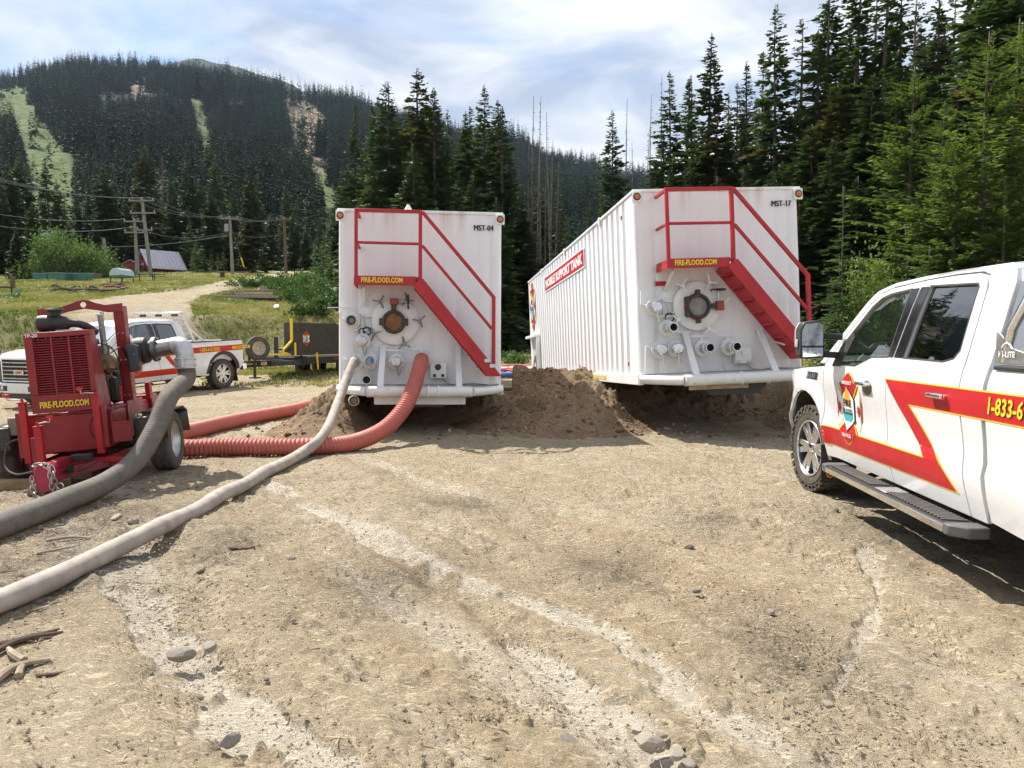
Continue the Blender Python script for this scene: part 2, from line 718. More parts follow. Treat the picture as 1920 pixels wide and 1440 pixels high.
streak = fbm(ac_ / 0.30, al_ / 3.2, 4, 141, 0.6) + 0.5 * fbm(ac_ / 0.09, al_ / 1.6, 3, 151)
rough_mod = (0.55 + 0.9 * sstep(0.3, 0.75, vnoise(X / 0.9, Y / 0.9, 41))) * (1 - 0.75 * silt)
det = 0.022 * fbm(X / 0.42, Y / 0.42, 3, 51) + 0.017 * fbm(X / 0.13, Y / 0.13, 3, 61) * rough_mod
crumb = vnoise(X / 0.055, Y / 0.055, 71) * 0.6 + vnoise(X / 0.028, Y / 0.028, 81) * 0.4
det += (0.011 * (crumb - 0.5) + 0.02 * sstep(0.66, 0.86, crumb) * sstep(0.5, 0.8, vnoise(X / 0.33, Y / 0.33, 13))) * rough_mod
# combed drying cracks: thin furrows running across the slope
ph = Y * 26 + X * 5 + 5.5 * fbm(X / 0.25, Y / 0.25, 4, 19)
furrow = np.abs(np.mod(ph / (2 * np.pi), 1) - 0.5) * 2
det -= 0.007 * sstep(0.72, 0.98, furrow) * sstep(0.35, 0.6, vnoise(X / 0.6, Y / 0.6, 29)) * (1 - silt)
Z = Z + near * (det - rut + lip - 0.022 * silt + 0.016 * streak * (1 - silt))
# crawler and tyre prints
for pl, wd, per in ((L2([(1350, 930), (1600, 1080), (1900, 1330)]), 0.16, 0.06), (L2([(1200, 1010), (1420, 1140), (1700, 1400)]), 0.15, 0.055), (L2([(150, 1420), (420, 1180), (520, 960)]), 0.14, 0.06)):
    d, t_ = polydist(X, Y, pl)
    lng = sum(math.dist(pl[i], pl[i + 1]) for i in range(len(pl) - 1))
    s_ = t_ * lng
    pat = sstep(0.15, 0.5, np.sin((s_ + d * 0.7) * 2 * np.pi / per))
    Z += near * 0.010 * (pat - 0.5) * (1 - sstep(wd * 0.8, wd, d)) * sstep(0.45, 0.7, vnoise(X / 0.5, Y / 0.5, 91))
dark = np.zeros_like(X)
for (px, py), rx, ry in dark_spots:
    c = on_level(px, py)
    q = np.hypot((X - c[0]) / rx, (Y - c[1]) / (ry * 3.0))
    dark = np.maximum(dark, np.exp(-q * q) * (0.45 + 0.9 * vnoise(X / 0.16, Y / 0.16, 101)))
dark = np.clip(dark, 0, 1)
ochre = sstep(0.55, 0.8, vnoise(X / 1.3 + 5, Y / 1.3, 111)) * 0.5 + 0.7 * sstep(0.15, 0.5, streak)
silt = np.maximum(silt, 0.55 * sstep(0.2, 0.55, -streak) * near * sstep(0.3, 0.6, vnoise(X / 1.7, Y / 1.7, 161)))
for pl, wd, dp in ruts[:2]:
    d, _t = polydist(X, Y, pl)
    ochre = np.maximum(ochre, np.exp(-((d - 0.25) / 0.13) ** 2) * vnoise(X / 0.8, Y / 0.8, 7))
# meadow
rd, rt = polydist(X, Y, road)
rw = 1.5 + 0.9 * sstep(0.40, 0.75, rt)
roadm = 1 - sstep(rw * 0.75, rw * 1.25, rd + 1.4 * fbm(X / 2, Y / 2, 4, 15))
azg = X / np.maximum(Y, 4)
gl_ = sstep(25.5, 29.5, Y + 2.6 * fbm(X / 2.2, Y / 2.2, 4, 17)) * (1 - sstep(-0.27, -0.2, azg)) * (0.40 + 0.35 * (1 - sstep(-14, -9, X)) + 0.60 * sstep(2.2, 4.5, (Y - 30.0 + 4.5 * (1 - sstep(-17, -10, X))) + 1.5 * fbm(X / 1.5, Y / 1.5, 3, 8)))
gr_ = sstep(24, 30, Y + 3 * fbm(X / 3, Y / 3, 4, 18)) * sstep(-0.27, -0.2, azg)
grass = np.clip(gl_ + gr_, 0, 1) * (1 - roadm)
grass = np.where(Y < 5, 0, grass)
behind = (R_ > 30) & (Y < 5)
grass = np.where(behind, 0.8, grass)
Z += grass * 0.10 * fbm(X / 0.7, Y / 0.7, 3, 27) * sstep(20, 30, R_)
nr, na = X.shape
idx = np.arange(nr * na).reshape(nr, na)
q = np.stack([idx[:-1], np.roll(idx, -1, 1)[:-1], np.roll(idx, -1, 1)[1:], idx[1:]], -1).reshape(-1, 4)
q = q[:, ::-1]
cols = np.stack([silt, dark, ochre, grass], -1).reshape(-1, 4)
me = np_mesh('ground', np.stack([X, Y, Z], -1).reshape(-1, 3), q, cols={'soil': cols})


def soil_material(name, base1, base2, attr=True):
    m = bpy.data.materials.new(name)
    t, p, out = nodes_of(m)
    tcn = t.nodes.new('ShaderNodeTexCoord')
    v = tcn.outputs['Object']
    big = noise(t, v, 0.9, 5, 0.6)
    mid = noise(t, v, 7.0, 6, 0.65, 0.6)
    fine = noise(t, v, 55.0, 5, 0.65)
    c = mixc_node(t, ramp(t, big, 0.32, 0.68), base1, base2)
    c = mixc_node(t, ramp(t, mid, 0.36, 0.66, 0.0, 0.55), c, tuple(k * 1.32 for k in base2))
    c = mixc_node(t, ramp(t, mid, 0.46, 0.30, 0.0, 0.4), c, tuple(k * 0.68 for k in base1))
    if attr:
        at = t.nodes.new('ShaderNodeAttribute')
        at.attribute_name = 'soil'
        sp = t.nodes.new('ShaderNodeSeparateColor')
        t.links.new(at.outputs['Color'], sp.inputs[0])
        c = mixc_node(t, math_node(t, 'MULTIPLY', sp.outputs[2], 0.6), c, (0.44, 0.325, 0.200))
        c = mixc_node(t, math_node(t, 'MULTIPLY', sp.outputs[0], ramp(t, mid, 0.25, 0.6, 0.65, 1.0)), c, (0.72, 0.64, 0.515))
        c = mixc_node(t, math_node(t, 'MULTIPLY', sp.outputs[1], ramp(t, fine, 0.3, 0.6, 0.95, 0.35)), c, (0.085, 0.075, 0.065))
        # chips of bark, dark grit
        chips = ramp(t, noise(t, v, 38.0, 3, 0.7, 1.5), 0.69, 0.73, 0.0, 0.7)
        c = mixc_node(t, chips, c, (0.10, 0.075, 0.05))
        g1 = noise(t, v, 2.2, 6, 0.65)
        g2 = noise(t, v, 0.35, 4, 0.6)
        gc = mixc_node(t, ramp(t, g1, 0.35, 0.65), (0.135, 0.165, 0.040), (0.34, 0.295, 0.125))
        gc = mixc_node(t, ramp(t, g2, 0.45, 0.7, 0, 0.5), gc, (0.12, 0.165, 0.04))
        c = mixc_node(t, at.outputs['Alpha'], c, gc)
    c = mixc_node(t, ramp(t, fine, 0.45, 0.75, 0.0, 0.35), c, tuple(min(1, k * 1.3) for k in base2))
    c = mixc_node(t, ramp(t, fine, 0.44, 0.28, 0.0, 0.55), c, tuple(k * 0.55 for k in base1))
    c = mixc_node(t, ramp(t, noise(t, v, 150.0, 3, 0.7), 0.62, 0.70, 0.0, 0.35), c, tuple(k * 0.45 for k in base1))
    t.links.new(c, p.inputs['Base Color'])
    p.inputs['Roughness'].default_value = 0.92
    p.inputs['Specular IOR Level'].default_value = 0.2
    # combed drying cracks and grain
    mpn = t.nodes.new('ShaderNodeMapping')
    mpn.inputs['Scale'].default_value = (13, 38, 20)
    mpn.inputs['Rotation'].default_value = (0, 0, 0.25)
    t.links.new(v, mpn.inputs[0])
    crk = noise(t, mpn.outputs[0], 1.0, 7, 0.62, 1.4)
    bump(t, p, ramp(t, crk, 0.36, 0.58), 0.85, 0.05)
    bump(t, p, noise(t, v, 60.0, 6, 0.75, 0.5), 0.8, 0.022)
    bump(t, p, noise(t, v, 210.0, 3, 0.7), 0.6, 0.006)
    return m


M_CRUMB = soil_material('dry crumbs', (0.437, 0.352, 0.232), (0.545, 0.456, 0.318), False)
M_GROUND = soil_material('packed dirt', (0.437, 0.352, 0.232), (0.545, 0.456, 0.318))
ground = link('ground', me, M_GROUND)
tag(ground, 'packed tan dirt yard running up into a meadow', kind='structure')

# ------------------------------------------------------------------ pushed-up earth under the noses of the tanks
bx_ = np.arange(-4.6, 6.9, 0.03)
by_ = np.arange(10.7, 17.5, 0.03)
X, Y = np.meshgrid(bx_, by_)
wb = 0.22 * fbm(X / 0.9, Y / 0.9, 4, 201)


def ridge(x, y, a, b, wl, wr, h):
    ax, ay = a
    bx, by = b
    t_ = np.clip((y - ay) / (by - ay), 0, 1)
    cx = ax + (bx - ax) * t_
    dx = x - cx
    dy = np.where(y < ay, (ay - y) / 0.95, np.where(y > by, (y - by) / 1.5, 0))
    q = np.where(dx < 0, -dx / wl, dx / wr)
    return h * np.exp(-np.clip(q, 0, 9) ** 2.4 - dy ** 2)


m1 = ridge(X + wb * 0.5, Y + wb, (-2.92, 12.55), (-3.05, 15), 0.66, 0.46, 0.60)
m2 = ridge(X + wb * 0.4, Y + wb * 1.2, (0.75, 12.55), (0.6, 15.5), 1.1, 1.1, 0.56)
m2 = np.maximum(m2, ridge(X + wb, Y + wb, (1.35, 12.7), (1.3, 14), 0.42, 0.55, 0.70))
m3 = ridge(X + wb * 0.4, Y + wb, (5.3, 12.2), (5.1, 15), 0.6, 1.0, 0.62)
bk = 0.80 * sstep(12.9, 14.6, Y + wb * 1.3) * sstep(-3.6, -2.9, X) * (1 - sstep(5.2, 6.3, X))
mz = np.maximum(np.maximum(m1, m2), np.maximum(m3, bk)) * (1 - sstep(16.2, 17.4, Y))
edge = np.minimum(np.minimum(X + 4.6, 6.87 - X), np.minimum((Y - 10.7) * 0.8, (17.47 - Y) * 0.8))
mz = mz * sstep(0, 0.5, edge)
rdg = 1 - np.abs(fbm(X / 0.22, Y / 0.22, 3, 217) * 2)
lump = 0.20 * fbm(X / 0.5, Y / 0.5, 5, 211, 0.6) + 0.07 * (rdg - 0.5) - 0.10 * sstep(0.55, 0.8, vnoise(X / 0.35 + 3, Y / 0.35, 215)) + 0.05 * sstep(0.55, 0.8, vnoise(X / 0.12, Y / 0.12, 221)) * vnoise(X / 0.5, Y / 0.5, 5) + 0.02 * fbm(X / 0.08, Y / 0.08, 3, 222)
mz = mz + lump * sstep(0.06, 0.4, mz)
# tyre cleats pressed into the flanks of the pits
for cx, y0, y1, wd in ((-2.45, 11.3, 13.4, 0.24), (-2.08, 11.5, 13.2, 0.10), (-0.33, 11.6, 13.0, 0.14), (1.98, 11.5, 13.6, 0.24), (4.55, 11.5, 13.2, 0.22)):
    d = X - (cx - 0.10 * (Y - 12))
    inb = (1 - sstep(wd * 0.75, wd, np.abs(d))) * sstep(y0, y0 + 0.4, Y) * (1 - sstep(y1 - 0.4, y1, Y))
    mz += inb * 0.035 * (sstep(-0.2, 0.4, np.sin((Y + np.abs(d) * 0.5) * 2 * np.pi / 0.105)) - 0.6)
tb = np.minimum(0.741 - 0.045 * (Y - 11.9), 0.98 - 0.037 * (Y - 11.4)) - 0.05
under = (((X > -2.8) & (X < -0.0)) | ((X > 1.7) & (X < 4.6))) & (Y > 11.8)
mz = np.where(under, np.minimum(mz, np.where(X > 1.2, 0.98 - 0.037 * (Y - 11.4), 0.741 - 0.045 * (Y - 11.9)) - 0.14), mz)
Zm = gh(X, Y) - 0.05 + mz + 0.035 * sstep(0.0, 0.05, mz)
nr, na = X.shape
idx = np.arange(nr * na).reshape(nr, na)
q = np.stack([idx[:-1, :-1], idx[:-1, 1:], idx[1:, 1:], idx[1:, :-1]], -1).reshape(-1, 4)
keep = (mz + 0 * X)[:-1, :-1].ravel() > 0.004
keep |= (mz[1:, 1:].ravel() > 0.004)
shade_tint = np.clip(sstep(0.35, 0.75, vnoise(X / 1.1, Y / 1.1, 231)) * (1 - sstep(1.0, 1.7, X)) * sstep(-0.8, -0.2, X) * 1.3, 0, 1)  # left tank's shade on the middle mound, painted into the soil colour in patches
cols = np.stack([0 * X, shade_tint * 0.6, np.clip(0.7 + 0.3 * wb, 0, 1) * sstep(0.05, 0.3, mz), 0 * X], -1).reshape(-1, 4)
M_BANK = soil_material('loose soil', (0.275, 0.178, 0.102), (0.41, 0.295, 0.185))
# the painted tank shade is red brown, not charcoal
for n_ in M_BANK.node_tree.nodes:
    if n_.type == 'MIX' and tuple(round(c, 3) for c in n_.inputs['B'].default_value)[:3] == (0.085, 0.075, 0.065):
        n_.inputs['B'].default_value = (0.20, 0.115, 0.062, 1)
V = np.stack([X, Y, Zm], -1).reshape(-1, 3)
q = q[keep]
used, inv = np.unique(q.ravel(), return_inverse=True)
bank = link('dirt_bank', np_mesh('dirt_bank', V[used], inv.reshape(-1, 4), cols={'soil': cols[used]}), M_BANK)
tag(bank, 'pushed up bank of loose brown soil under the white tanks', kind='structure')


def bank_h(x, y):
    i = int(round((y - 10.7) / 0.03))
    j = int(round((x + 4.6) / 0.03))
    g = float(gh(x, y))
    if 0 <= i < Zm.shape[0] and 0 <= j < Zm.shape[1]:
        return max(g, float(Zm[i, j]))
    return g
# ------------------------------------------------------------------ mountain
ridge_px = np.array([(-900, 190), (-300, 165), (0, 152), (60, 134), (200, 128), (370, 134), (450, 152), (540, 172), (640, 186), (760, 212), (900, 246),
                     (1000, 270), (1130, 313), (1240, 347), (1400, 392), (1700, 450), (2300, 500), (3200, 540)], float) + np.array([0, 20.0])
MY0, MY1 = 118.0, 880.0
tanaz = np.linspace(-1.15, 1.2, 300)
yy = np.concatenate([np.linspace(MY0, MY1, 200), np.linspace(MY1 + 10, MY1 + 320, 22)])
TA, YY = np.meshgrid(tanaz, yy)
XX = TA * YY


def mtn_h(x, y):
    ta = x / y
    ry = np.interp(960 + F_PX * ta, ridge_px[:, 0], ridge_px[:, 1])
    zr = EYE + (HORIZON - ry) / F_PX * MY1 * 1.0
    t_ = np.clip((y - MY0) / (MY1 - MY0), 0, 1)
    z0 = gh(ta * MY0, MY0 + 0 * y) - 1.0
    z = z0 + (zr - z0) * (0.25 * t_ ** 2 + 0.75 * t_)
    z = z + t_ * (1 - t_) * 60 * fbm(x / 160, y / 220, 4, 301) + 3.0 * fbm(x / 30, y / 30, 3, 302) * np.minimum(1, t_ * 8)
    return z - np.clip(y - MY1, 0, 900) * 0.35


ZZ = mtn_h(XX, YY)
runs = {'grass': [[(-60, 160), (5, 163), (48, 158), (62, 195), (86, 232), (106, 246), (128, 284), (140, 335), (142, 420), (60, 430), (62, 350), (45, 300), (25, 240), (-60, 200)],
                  [(360, 180), (378, 180), (388, 235), (402, 290), (408, 325), (384, 325), (370, 262)],
                  [(580, 312), (608, 314), (638, 366), (642, 402), (612, 402), (592, 350)]],
        'rock': [[(528, 182), (562, 176), (610, 212), (614, 236), (598, 246), (596, 284), (612, 325), (566, 325), (548, 264), (532, 228)],
                 [(238, 158), (262, 152), (275, 172), (252, 196)],
                 [(418, 182), (452, 180), (458, 196), (424, 200)]]}


def in_runs(x, y, z):
    px, py = proj(x, y, z)
    px = px + 5 * fbm(x / 14, y / 14, 3, 311)
    res = {}
    for k, polys in runs.items():
        m = np.zeros(np.shape(px), bool)
        for poly in polys:
            c = np.zeros(np.shape(px), bool)
            n = len(poly)
            for i in range(n):
                x0, y0 = poly[i]
                x1, y1 = poly[i - 1]
                if y0 == y1:
                    continue
                c ^= ((y0 > py) != (y1 > py)) & (px < (x1 - x0) * (py - y0) / (y1 - y0) + x0)
            m |= c
        res[k] = m
    return res


rr_ = in_runs(XX, YY, ZZ)
cols = np.stack([rr_['grass'] * 1.0, rr_['rock'] * 1.0, 0 * XX, 0 * XX], -1).reshape(-1, 4)
nr, na = XX.shape
idx = np.arange(nr * na).reshape(nr, na)
q = np.stack([idx[:-1, :-1], idx[:-1, 1:], idx[1:, 1:], idx[1:, :-1]], -1).reshape(-1, 4)
m = bpy.data.materials.new('mountain floor')
t, p, out = nodes_of(m)
tcn = t.nodes.new('ShaderNodeTexCoord')
v = tcn.outputs['Object']
at = t.nodes.new('ShaderNodeAttribute')
at.attribute_name = 'runs'
sp = t.nodes.new('ShaderNodeSeparateColor')
t.links.new(at.outputs['Color'], sp.inputs[0])
nz = noise(t, v, 0.14, 7, 0.7)
c = mixc_node(t, ramp(t, nz, 0.3, 0.7), (0.014, 0.024, 0.014), (0.026, 0.038, 0.02))
c = mixc_node(t, sp.outputs[0], c, mixc_node(t, ramp(t, noise(t, v, 0.22, 7, 0.72), 0.38, 0.62), (0.060, 0.095, 0.030), (0.150, 0.195, 0.075)))
c = mixc_node(t, sp.outputs[1], c, mixc_node(t, ramp(t, noise(t, v, 0.11, 7, 0.72), 0.38, 0.62), (0.10, 0.105, 0.06), (0.34, 0.25, 0.19)))
t.links.new(c, p.inputs['Base Color'])
p.inputs['Roughness'].default_value = 0.95
p.inputs['Specular IOR Level'].default_value = 0.1
bump(t, p, noise(t, v, 0.3, 6, 0.7), 0.8, 2.0)
mountain = link('mountain', np_mesh('mountain', np.stack([XX, YY, ZZ], -1).reshape(-1, 3), q, cols={'runs': cols}), m)
tag(mountain, 'forested mountain with a mown ski run and a rock slide', kind='structure')

# a farther summit looking over the ridge
tx = np.linspace(-0.62, -0.2, 40)
ty = np.linspace(1180, 1420, 16)
A_, B_ = np.meshgrid(tx, ty)
cz = 1.5 + (HORIZON - np.interp(960 + F_PX * A_, [100, 280, 390, 470, 560, 700], [190, 128, 108, 132, 165, 220])) / F_PX * 1300
Zf = 180 + (cz - 180) * np.clip(1 - np.abs(B_ - 1300) / 150, 0, 1) + 8 * fbm(A_ * 30, B_ / 60, 3, 320)
nr, na = A_.shape
idx = np.arange(nr * na).reshape(nr, na)
q = np.stack([idx[:-1, :-1], idx[:-1, 1:], idx[1:, 1:], idx[1:, :-1]], -1).reshape(-1, 4)
tag(link('far_hill', np_mesh('far_hill', np.stack([A_ * B_, B_, Zf], -1).reshape(-1, 3), q), mat('far wood', (0.035, 0.055, 0.05), 0.95, vs=0.05, var=0.4)),
    'blue far summit behind the ridge', kind='structure')

# the wood that covers the mountain: reads as one mass
rng = np.random.default_rng(4)


ncand = 25000
ta = rng.uniform(-0.86, 0.36, ncand)
yv = np.sqrt(rng.uniform(150.0 ** 2, (MY1 + 25) ** 2, ncand))
xv = ta * yv
zv = mtn_h(xv, yv)
ir = in_runs(xv, yv, zv + 3)
rock_keep = rng.random(ncand) < 0.07
ok = ~(ir['grass'] & (rng.random(ncand) > 0.03)) & ~(ir['rock'] & ~rock_keep)
ok &= rng.random(ncand) < sstep(0.10, 0.42, vnoise(xv / 22, yv / 22, 330))
ok &= rng.random(ncand) < np.where(yv < 350, 0.95, 0.78)
sel = np.nonzero(ok)[0]
k = len(sel)
forest_pts = np.stack([xv[sel], yv[sel], zv[sel] - 0.6], -1)
forest_h = rng.uniform(0.62, 1.2, k) * (0.6 + 0.8 * vnoise(xv[sel] / 45, yv[sel] / 45, 340)) * np.interp(yv[sel], [150, 400, 880], [13.0, 17.5, 22.0])
forest_rot = rng.uniform(0, 6.28, k)
forest_idx = np.where(rng.random(k) < 0.04, 6, rng.integers(0, 6, k))
# ------------------------------------------------------------------ trees and shrubs
def foliage_mat(name, dark_, light_, dead=(0.13, 0.085, 0.05), trans=0.25):
    m = bpy.data.materials.new(name)
    t, p, out = nodes_of(m)
    at = t.nodes.new('ShaderNodeAttribute')
    at.attribute_name = 'tint'
    sp = t.nodes.new('ShaderNodeSeparateColor')
    t.links.new(at.outputs['Color'], sp.inputs[0])
    oi = t.nodes.new('ShaderNodeObjectInfo')
    c = mixc_node(t, sp.outputs[0], dark_, light_)
    c = mixc_node(t, math_node(t, 'MULTIPLY', oi.outputs['Random'], 0.45), c, tuple(a * 0.55 for a in dark_))
    c = mixc_node(t, sp.outputs[1], c, dead)
    t.links.new(c, p.inputs['Base Color'])
    p.inputs['Roughness'].default_value = 0.6
    p.inputs['Specular IOR Level'].default_value = 0.25
    tr = t.nodes.new('ShaderNodeBsdfTranslucent')
    t.links.new(mixc_node(t, 1.0, c, (1.0, 1.15, 0.55), 'MULTIPLY'), tr.inputs[0])
    mx = t.nodes.new('ShaderNodeMixShader')
    mx.inputs[0].default_value = trans
    t.links.new(p.outputs[0], mx.inputs[1])
    t.links.new(tr.outputs[0], mx.inputs[2])
    t.links.new(mx.outputs[0], out.inputs['Surface'])
    return m


M_BARK = mat('bark', (0.10, 0.075, 0.06), 0.9, var=0.4, vs=9, bmp=0.03, bs=18)
M_GREYBARK = mat('weathered bare wood', (0.17, 0.145, 0.13), 0.9, var=0.4, vs=7, bmp=0.02, bs=18)
M_SPRUCE = foliage_mat('spruce needles', (0.044, 0.076, 0.035), (0.120, 0.170, 0.064))
M_OLIVE = foliage_mat('olive spruce needles', (0.050, 0.062, 0.022), (0.120, 0.125, 0.042))
M_PINE = foliage_mat('pine needles', (0.090, 0.140, 0.036), (0.235, 0.300, 0.085), trans=0.38)
M_FIR = foliage_mat('young fir needles', (0.075, 0.135, 0.050), (0.180, 0.260, 0.095), trans=0.38)
M_LEAF = foliage_mat('willow leaves', (0.110, 0.175, 0.040), (0.275, 0.350, 0.100), trans=0.40)
M_SCRUBL = foliage_mat('grey green willow leaves', (0.070, 0.125, 0.040), (0.190, 0.260, 0.090), trans=0.35)
M_SCRUB = foliage_mat('scrub leaves', (0.050, 0.105, 0.035), (0.120, 0.200, 0.055), trans=0.3)


def kites(P, D, N, ln, wd, tint, dead=None, fold=0.18):
    """leaf sprays: one folded kite-shaped quad each. P base, D direction, N rough normal"""
    D = D / np.linalg.norm(D, axis=1, keepdims=True)
    Sd = np.cross(D, N)
    Sd /= np.linalg.norm(Sd, axis=1, keepdims=True) + 1e-9
    Nn = np.cross(Sd, D)
    ln, wd = ln[:, None], wd[:, None]
    a = P
    b = P + D * ln * 0.55 + Sd * wd - Nn * wd * fold
    c = P + D * ln
    d = P + D * ln * 0.45 - Sd * wd - Nn * wd * fold
    V = np.stack([a, b, c, d], 1).reshape(-1, 3)
    k = len(P)
    Fc = np.arange(4 * k).reshape(k, 4)
    dd = np.zeros(k) if dead is None else dead
    C = np.repeat(np.stack([tint, dd, tint, tint], -1), 4, 0)
    return V, Fc, C


def trunk_mesh(H, r, seed, n=8, rings=9, lean=0.012):
    rg = np.random.default_rng(seed)
    mb = MB()
    off = np.cumsum(rg.normal(0, lean, (rings, 2)), 0) * H / rings
    off -= off[0]
    pts = [(off[i, 0], off[i, 1], H * i / (rings - 1) - 0.3 * (i == 0)) for i in range(rings)]
    rr = [max(0.012, r * (1 - 0.93 * i / (rings - 1)) * (1.25 if i == 0 else 1)) for i in range(rings)]
    mb.tube(pts, rr, n)
    return mb


def conifer_data(seed, H, Rm, nb, kpb, zmin=0.06, power=0.85, droop=0.28, rise=0.25, kscale=1.0, deadfrac=0.03, gap=0.25, kw=0.30, side=0.9):
    rg = np.random.default_rng(seed)
    u = np.sort(rg.random(nb) ** 0.92)
    z = H * (zmin + (0.985 - zmin) * u)
    # some sectors and levels are thin, so that the outline stays uneven
    az = rg.uniform(0, 2 * np.pi, nb)
    thin = 0.55 + 0.75 * vnoise(u * 11, az * 1.3, seed + 9)
    L = Rm * ((1 - u) ** power * 0.97 + 0.035) * rg.uniform(0.62, 1.12, nb) * thin
    keep = rg.random(nb) > gap * (vnoise(u * 17, az * 2, seed) > 0.6)
    z, az, L, u = z[keep], az[keep], L[keep], u[keep]
    nbk = len(z)
    k = kpb
    bi = np.repeat(np.arange(nbk), k)
    tt = rg.random(nbk * k) ** 0.75 * 0.92 + 0.05
    tt[::k] = 0.82
    out = np.stack([np.cos(az), np.sin(az), 0 * az], -1)
    sidev = np.stack([-np.sin(az), np.cos(az), 0 * az], -1)
    Lb, ob, sb, ub = L[bi], out[bi], sidev[bi], u[bi]
    dr = droop * (1.15 - ub)
    P = ob * (Lb * tt)[:, None]
    P[:, 2] += z[bi] - dr * Lb * tt ** 1.3 + rise * Lb * tt * ub
    sgn = rg.choice([-1, 1], nbk * k)
    ang_ = rg.uniform(0.2, side, nbk * k) * sgn
    ang_[::k] = rg.uniform(-0.15, 0.15, nbk)
    D = ob * np.cos(ang_)[:, None] + sb * np.sin(ang_)[:, None]
    D[:, 2] += rg.uniform(-0.55, 0.12, nbk * k) * (1.1 - 0.6 * ub) + rise * 0.5 * ub
    P = P - D * 0.0
    N = np.stack([rg.normal(0, 0.45, nbk * k), rg.normal(0, 0.45, nbk * k), np.ones(nbk * k)], -1)
    ln = np.clip(Lb * (0.62 - 0.34 * tt) * rg.uniform(0.6, 1.15, nbk * k) * kscale, 0.07 * kscale * (H / 12), 1.3)
    wd = ln * kw * rg.uniform(0.7, 1.2, nbk * k)
    branch_t = rg.random(nbk)
    tint = np.clip(0.55 * branch_t[bi] + 0.45 * rg.random(nbk * k) + 0.15 * (tt - 0.5), 0, 1)
    dead = (rg.random(nbk) < deadfrac)[bi] * 0.9
    V, Fc, C = kites(P, D, N, ln, wd, tint, dead)
    # leader
    n2 = 14
    P2 = np.stack([0 * np.arange(n2), 0 * np.arange(n2), H * np.linspace(0.955, 0.995, n2)], -1)
    a2 = rg.uniform(0, 6.28, n2)
    D2 = np.stack([np.cos(a2), np.sin(a2), 0 * a2 + 0.9], -1)
    V2, F2, C2 = kites(P2, D2, np.cross(D2, [0, 0, 1.0]) + 0.1, np.full(n2, 0.014 * H) * np.linspace(1, 0.5, n2), np.full(n2, 0.0022 * H), rg.random(n2))
    V = np.concatenate([V, V2])
    Fc = np.concatenate([Fc, F2 + 4 * len(P)])
    C = np.concatenate([C, C2])
    limbs = (z, az, L, u, droop, rise)
    return V, Fc, C, limbs


def limb_add(mb, limbs, every, r0):
    z, az, L, u, droop, rise = limbs
    for i in range(0, len(z), every):
        e = L[i] * 0.8
        o = Vector((math.cos(az[i]), math.sin(az[i]), 0))
        m_ = o * e * 0.5 + Vector((0, 0, z[i] - droop * (1.15 - u[i]) * e * 0.42 + rise * e * 0.5 * u[i]))
        t_ = o * e + Vector((0, 0, z[i] - droop * (1.15 - u[i]) * e + rise * e * u[i]))
        mb.tube([Vector((0, 0, z[i])), m_, t_], [r0, r0 * 0.7, r0 * 0.25], 4, cap=False)


TREES = {}


def tree_proto(key, seed, H, trunk_r, material, bark=None, limb=7, **kw):
    V, Fc, C, limbs = conifer_data(seed, H, **kw)
    mb = trunk_mesh(H, trunk_r, seed)
    limb_add(mb, limbs, limb, trunk_r * 0.16)
    tm = bpy.data.meshes.new('trunk')
    tm.from_pydata(mb.v, [], mb.f)
    tm.update()
    tm.polygons.foreach_set('use_smooth', [True] * len(tm.polygons))
    tm.materials.append(bark or M_BARK)
    cm = np_mesh('crown', V, Fc, smooth=False, cols={'tint': C})
    cm.materials.append(material)
    TREES[key] = (H, tm, cm)


for i in range(5):     # the dark spruces of the stands; 15 m as drawn
    tree_proto('spruce%d' % i, 10 + i, 15, 0.19, M_SPRUCE, Rm=[2.2, 2.5, 1.9, 2.8, 1.7][i], nb=760, kpb=11, droop=0.36, power=[0.8, 0.7, 0.9, 0.75, 0.6][i], gap=0.5)
for i in range(2):     # olive, coarser crowned
    tree_proto('olive%d' % i, 40 + i, 15, 0.22, M_OLIVE, Rm=2.5, nb=620, kpb=11, droop=0.3, power=0.62, gap=0.7, deadfrac=0.10)
for i in range(3):     # thin spires, sky shows between the whorls
    tree_proto('spire%d' % i, 60 + i, 15, 0.16, M_SPRUCE, Rm=[1.65, 2.0, 1.5][i], nb=620, kpb=10, droop=0.42, power=0.66, gap=0.7, deadfrac=0.05, limb=4)
for i in range(3):     # bushy lodgepole pines near the yard
    tree_proto('pine%d' % i, 80 + i, 11, 0.17, M_PINE, Rm=[2.5, 2.2, 2.8][i], nb=430, kpb=42, zmin=0.05, droop=-0.10, rise=0.45, power=0.55, kscale=0.36, kw=0.22, side=1.4, gap=0.75, deadfrac=0.01)
for i in range(3):     # young firs
    tree_proto('fir%d' % i, 100 + i, 5, 0.05, M_FIR, Rm=[1.0, 0.85, 1.25][i], nb=210, kpb=13, zmin=0.02, droop=0.10, rise=0.2, power=0.8, kscale=0.8, kw=0.2, gap=0.5, deadfrac=0.0, limb=3)
for i in range(2):     # dying, red-brown
    tree_proto('dying%d' % i, 120 + i, 15, 0.17, M_OLIVE, bark=M_GREYBARK, Rm=1.1, nb=260, kpb=7, droop=0.45, power=0.5, gap=0.8, deadfrac=0.62, limb=2)


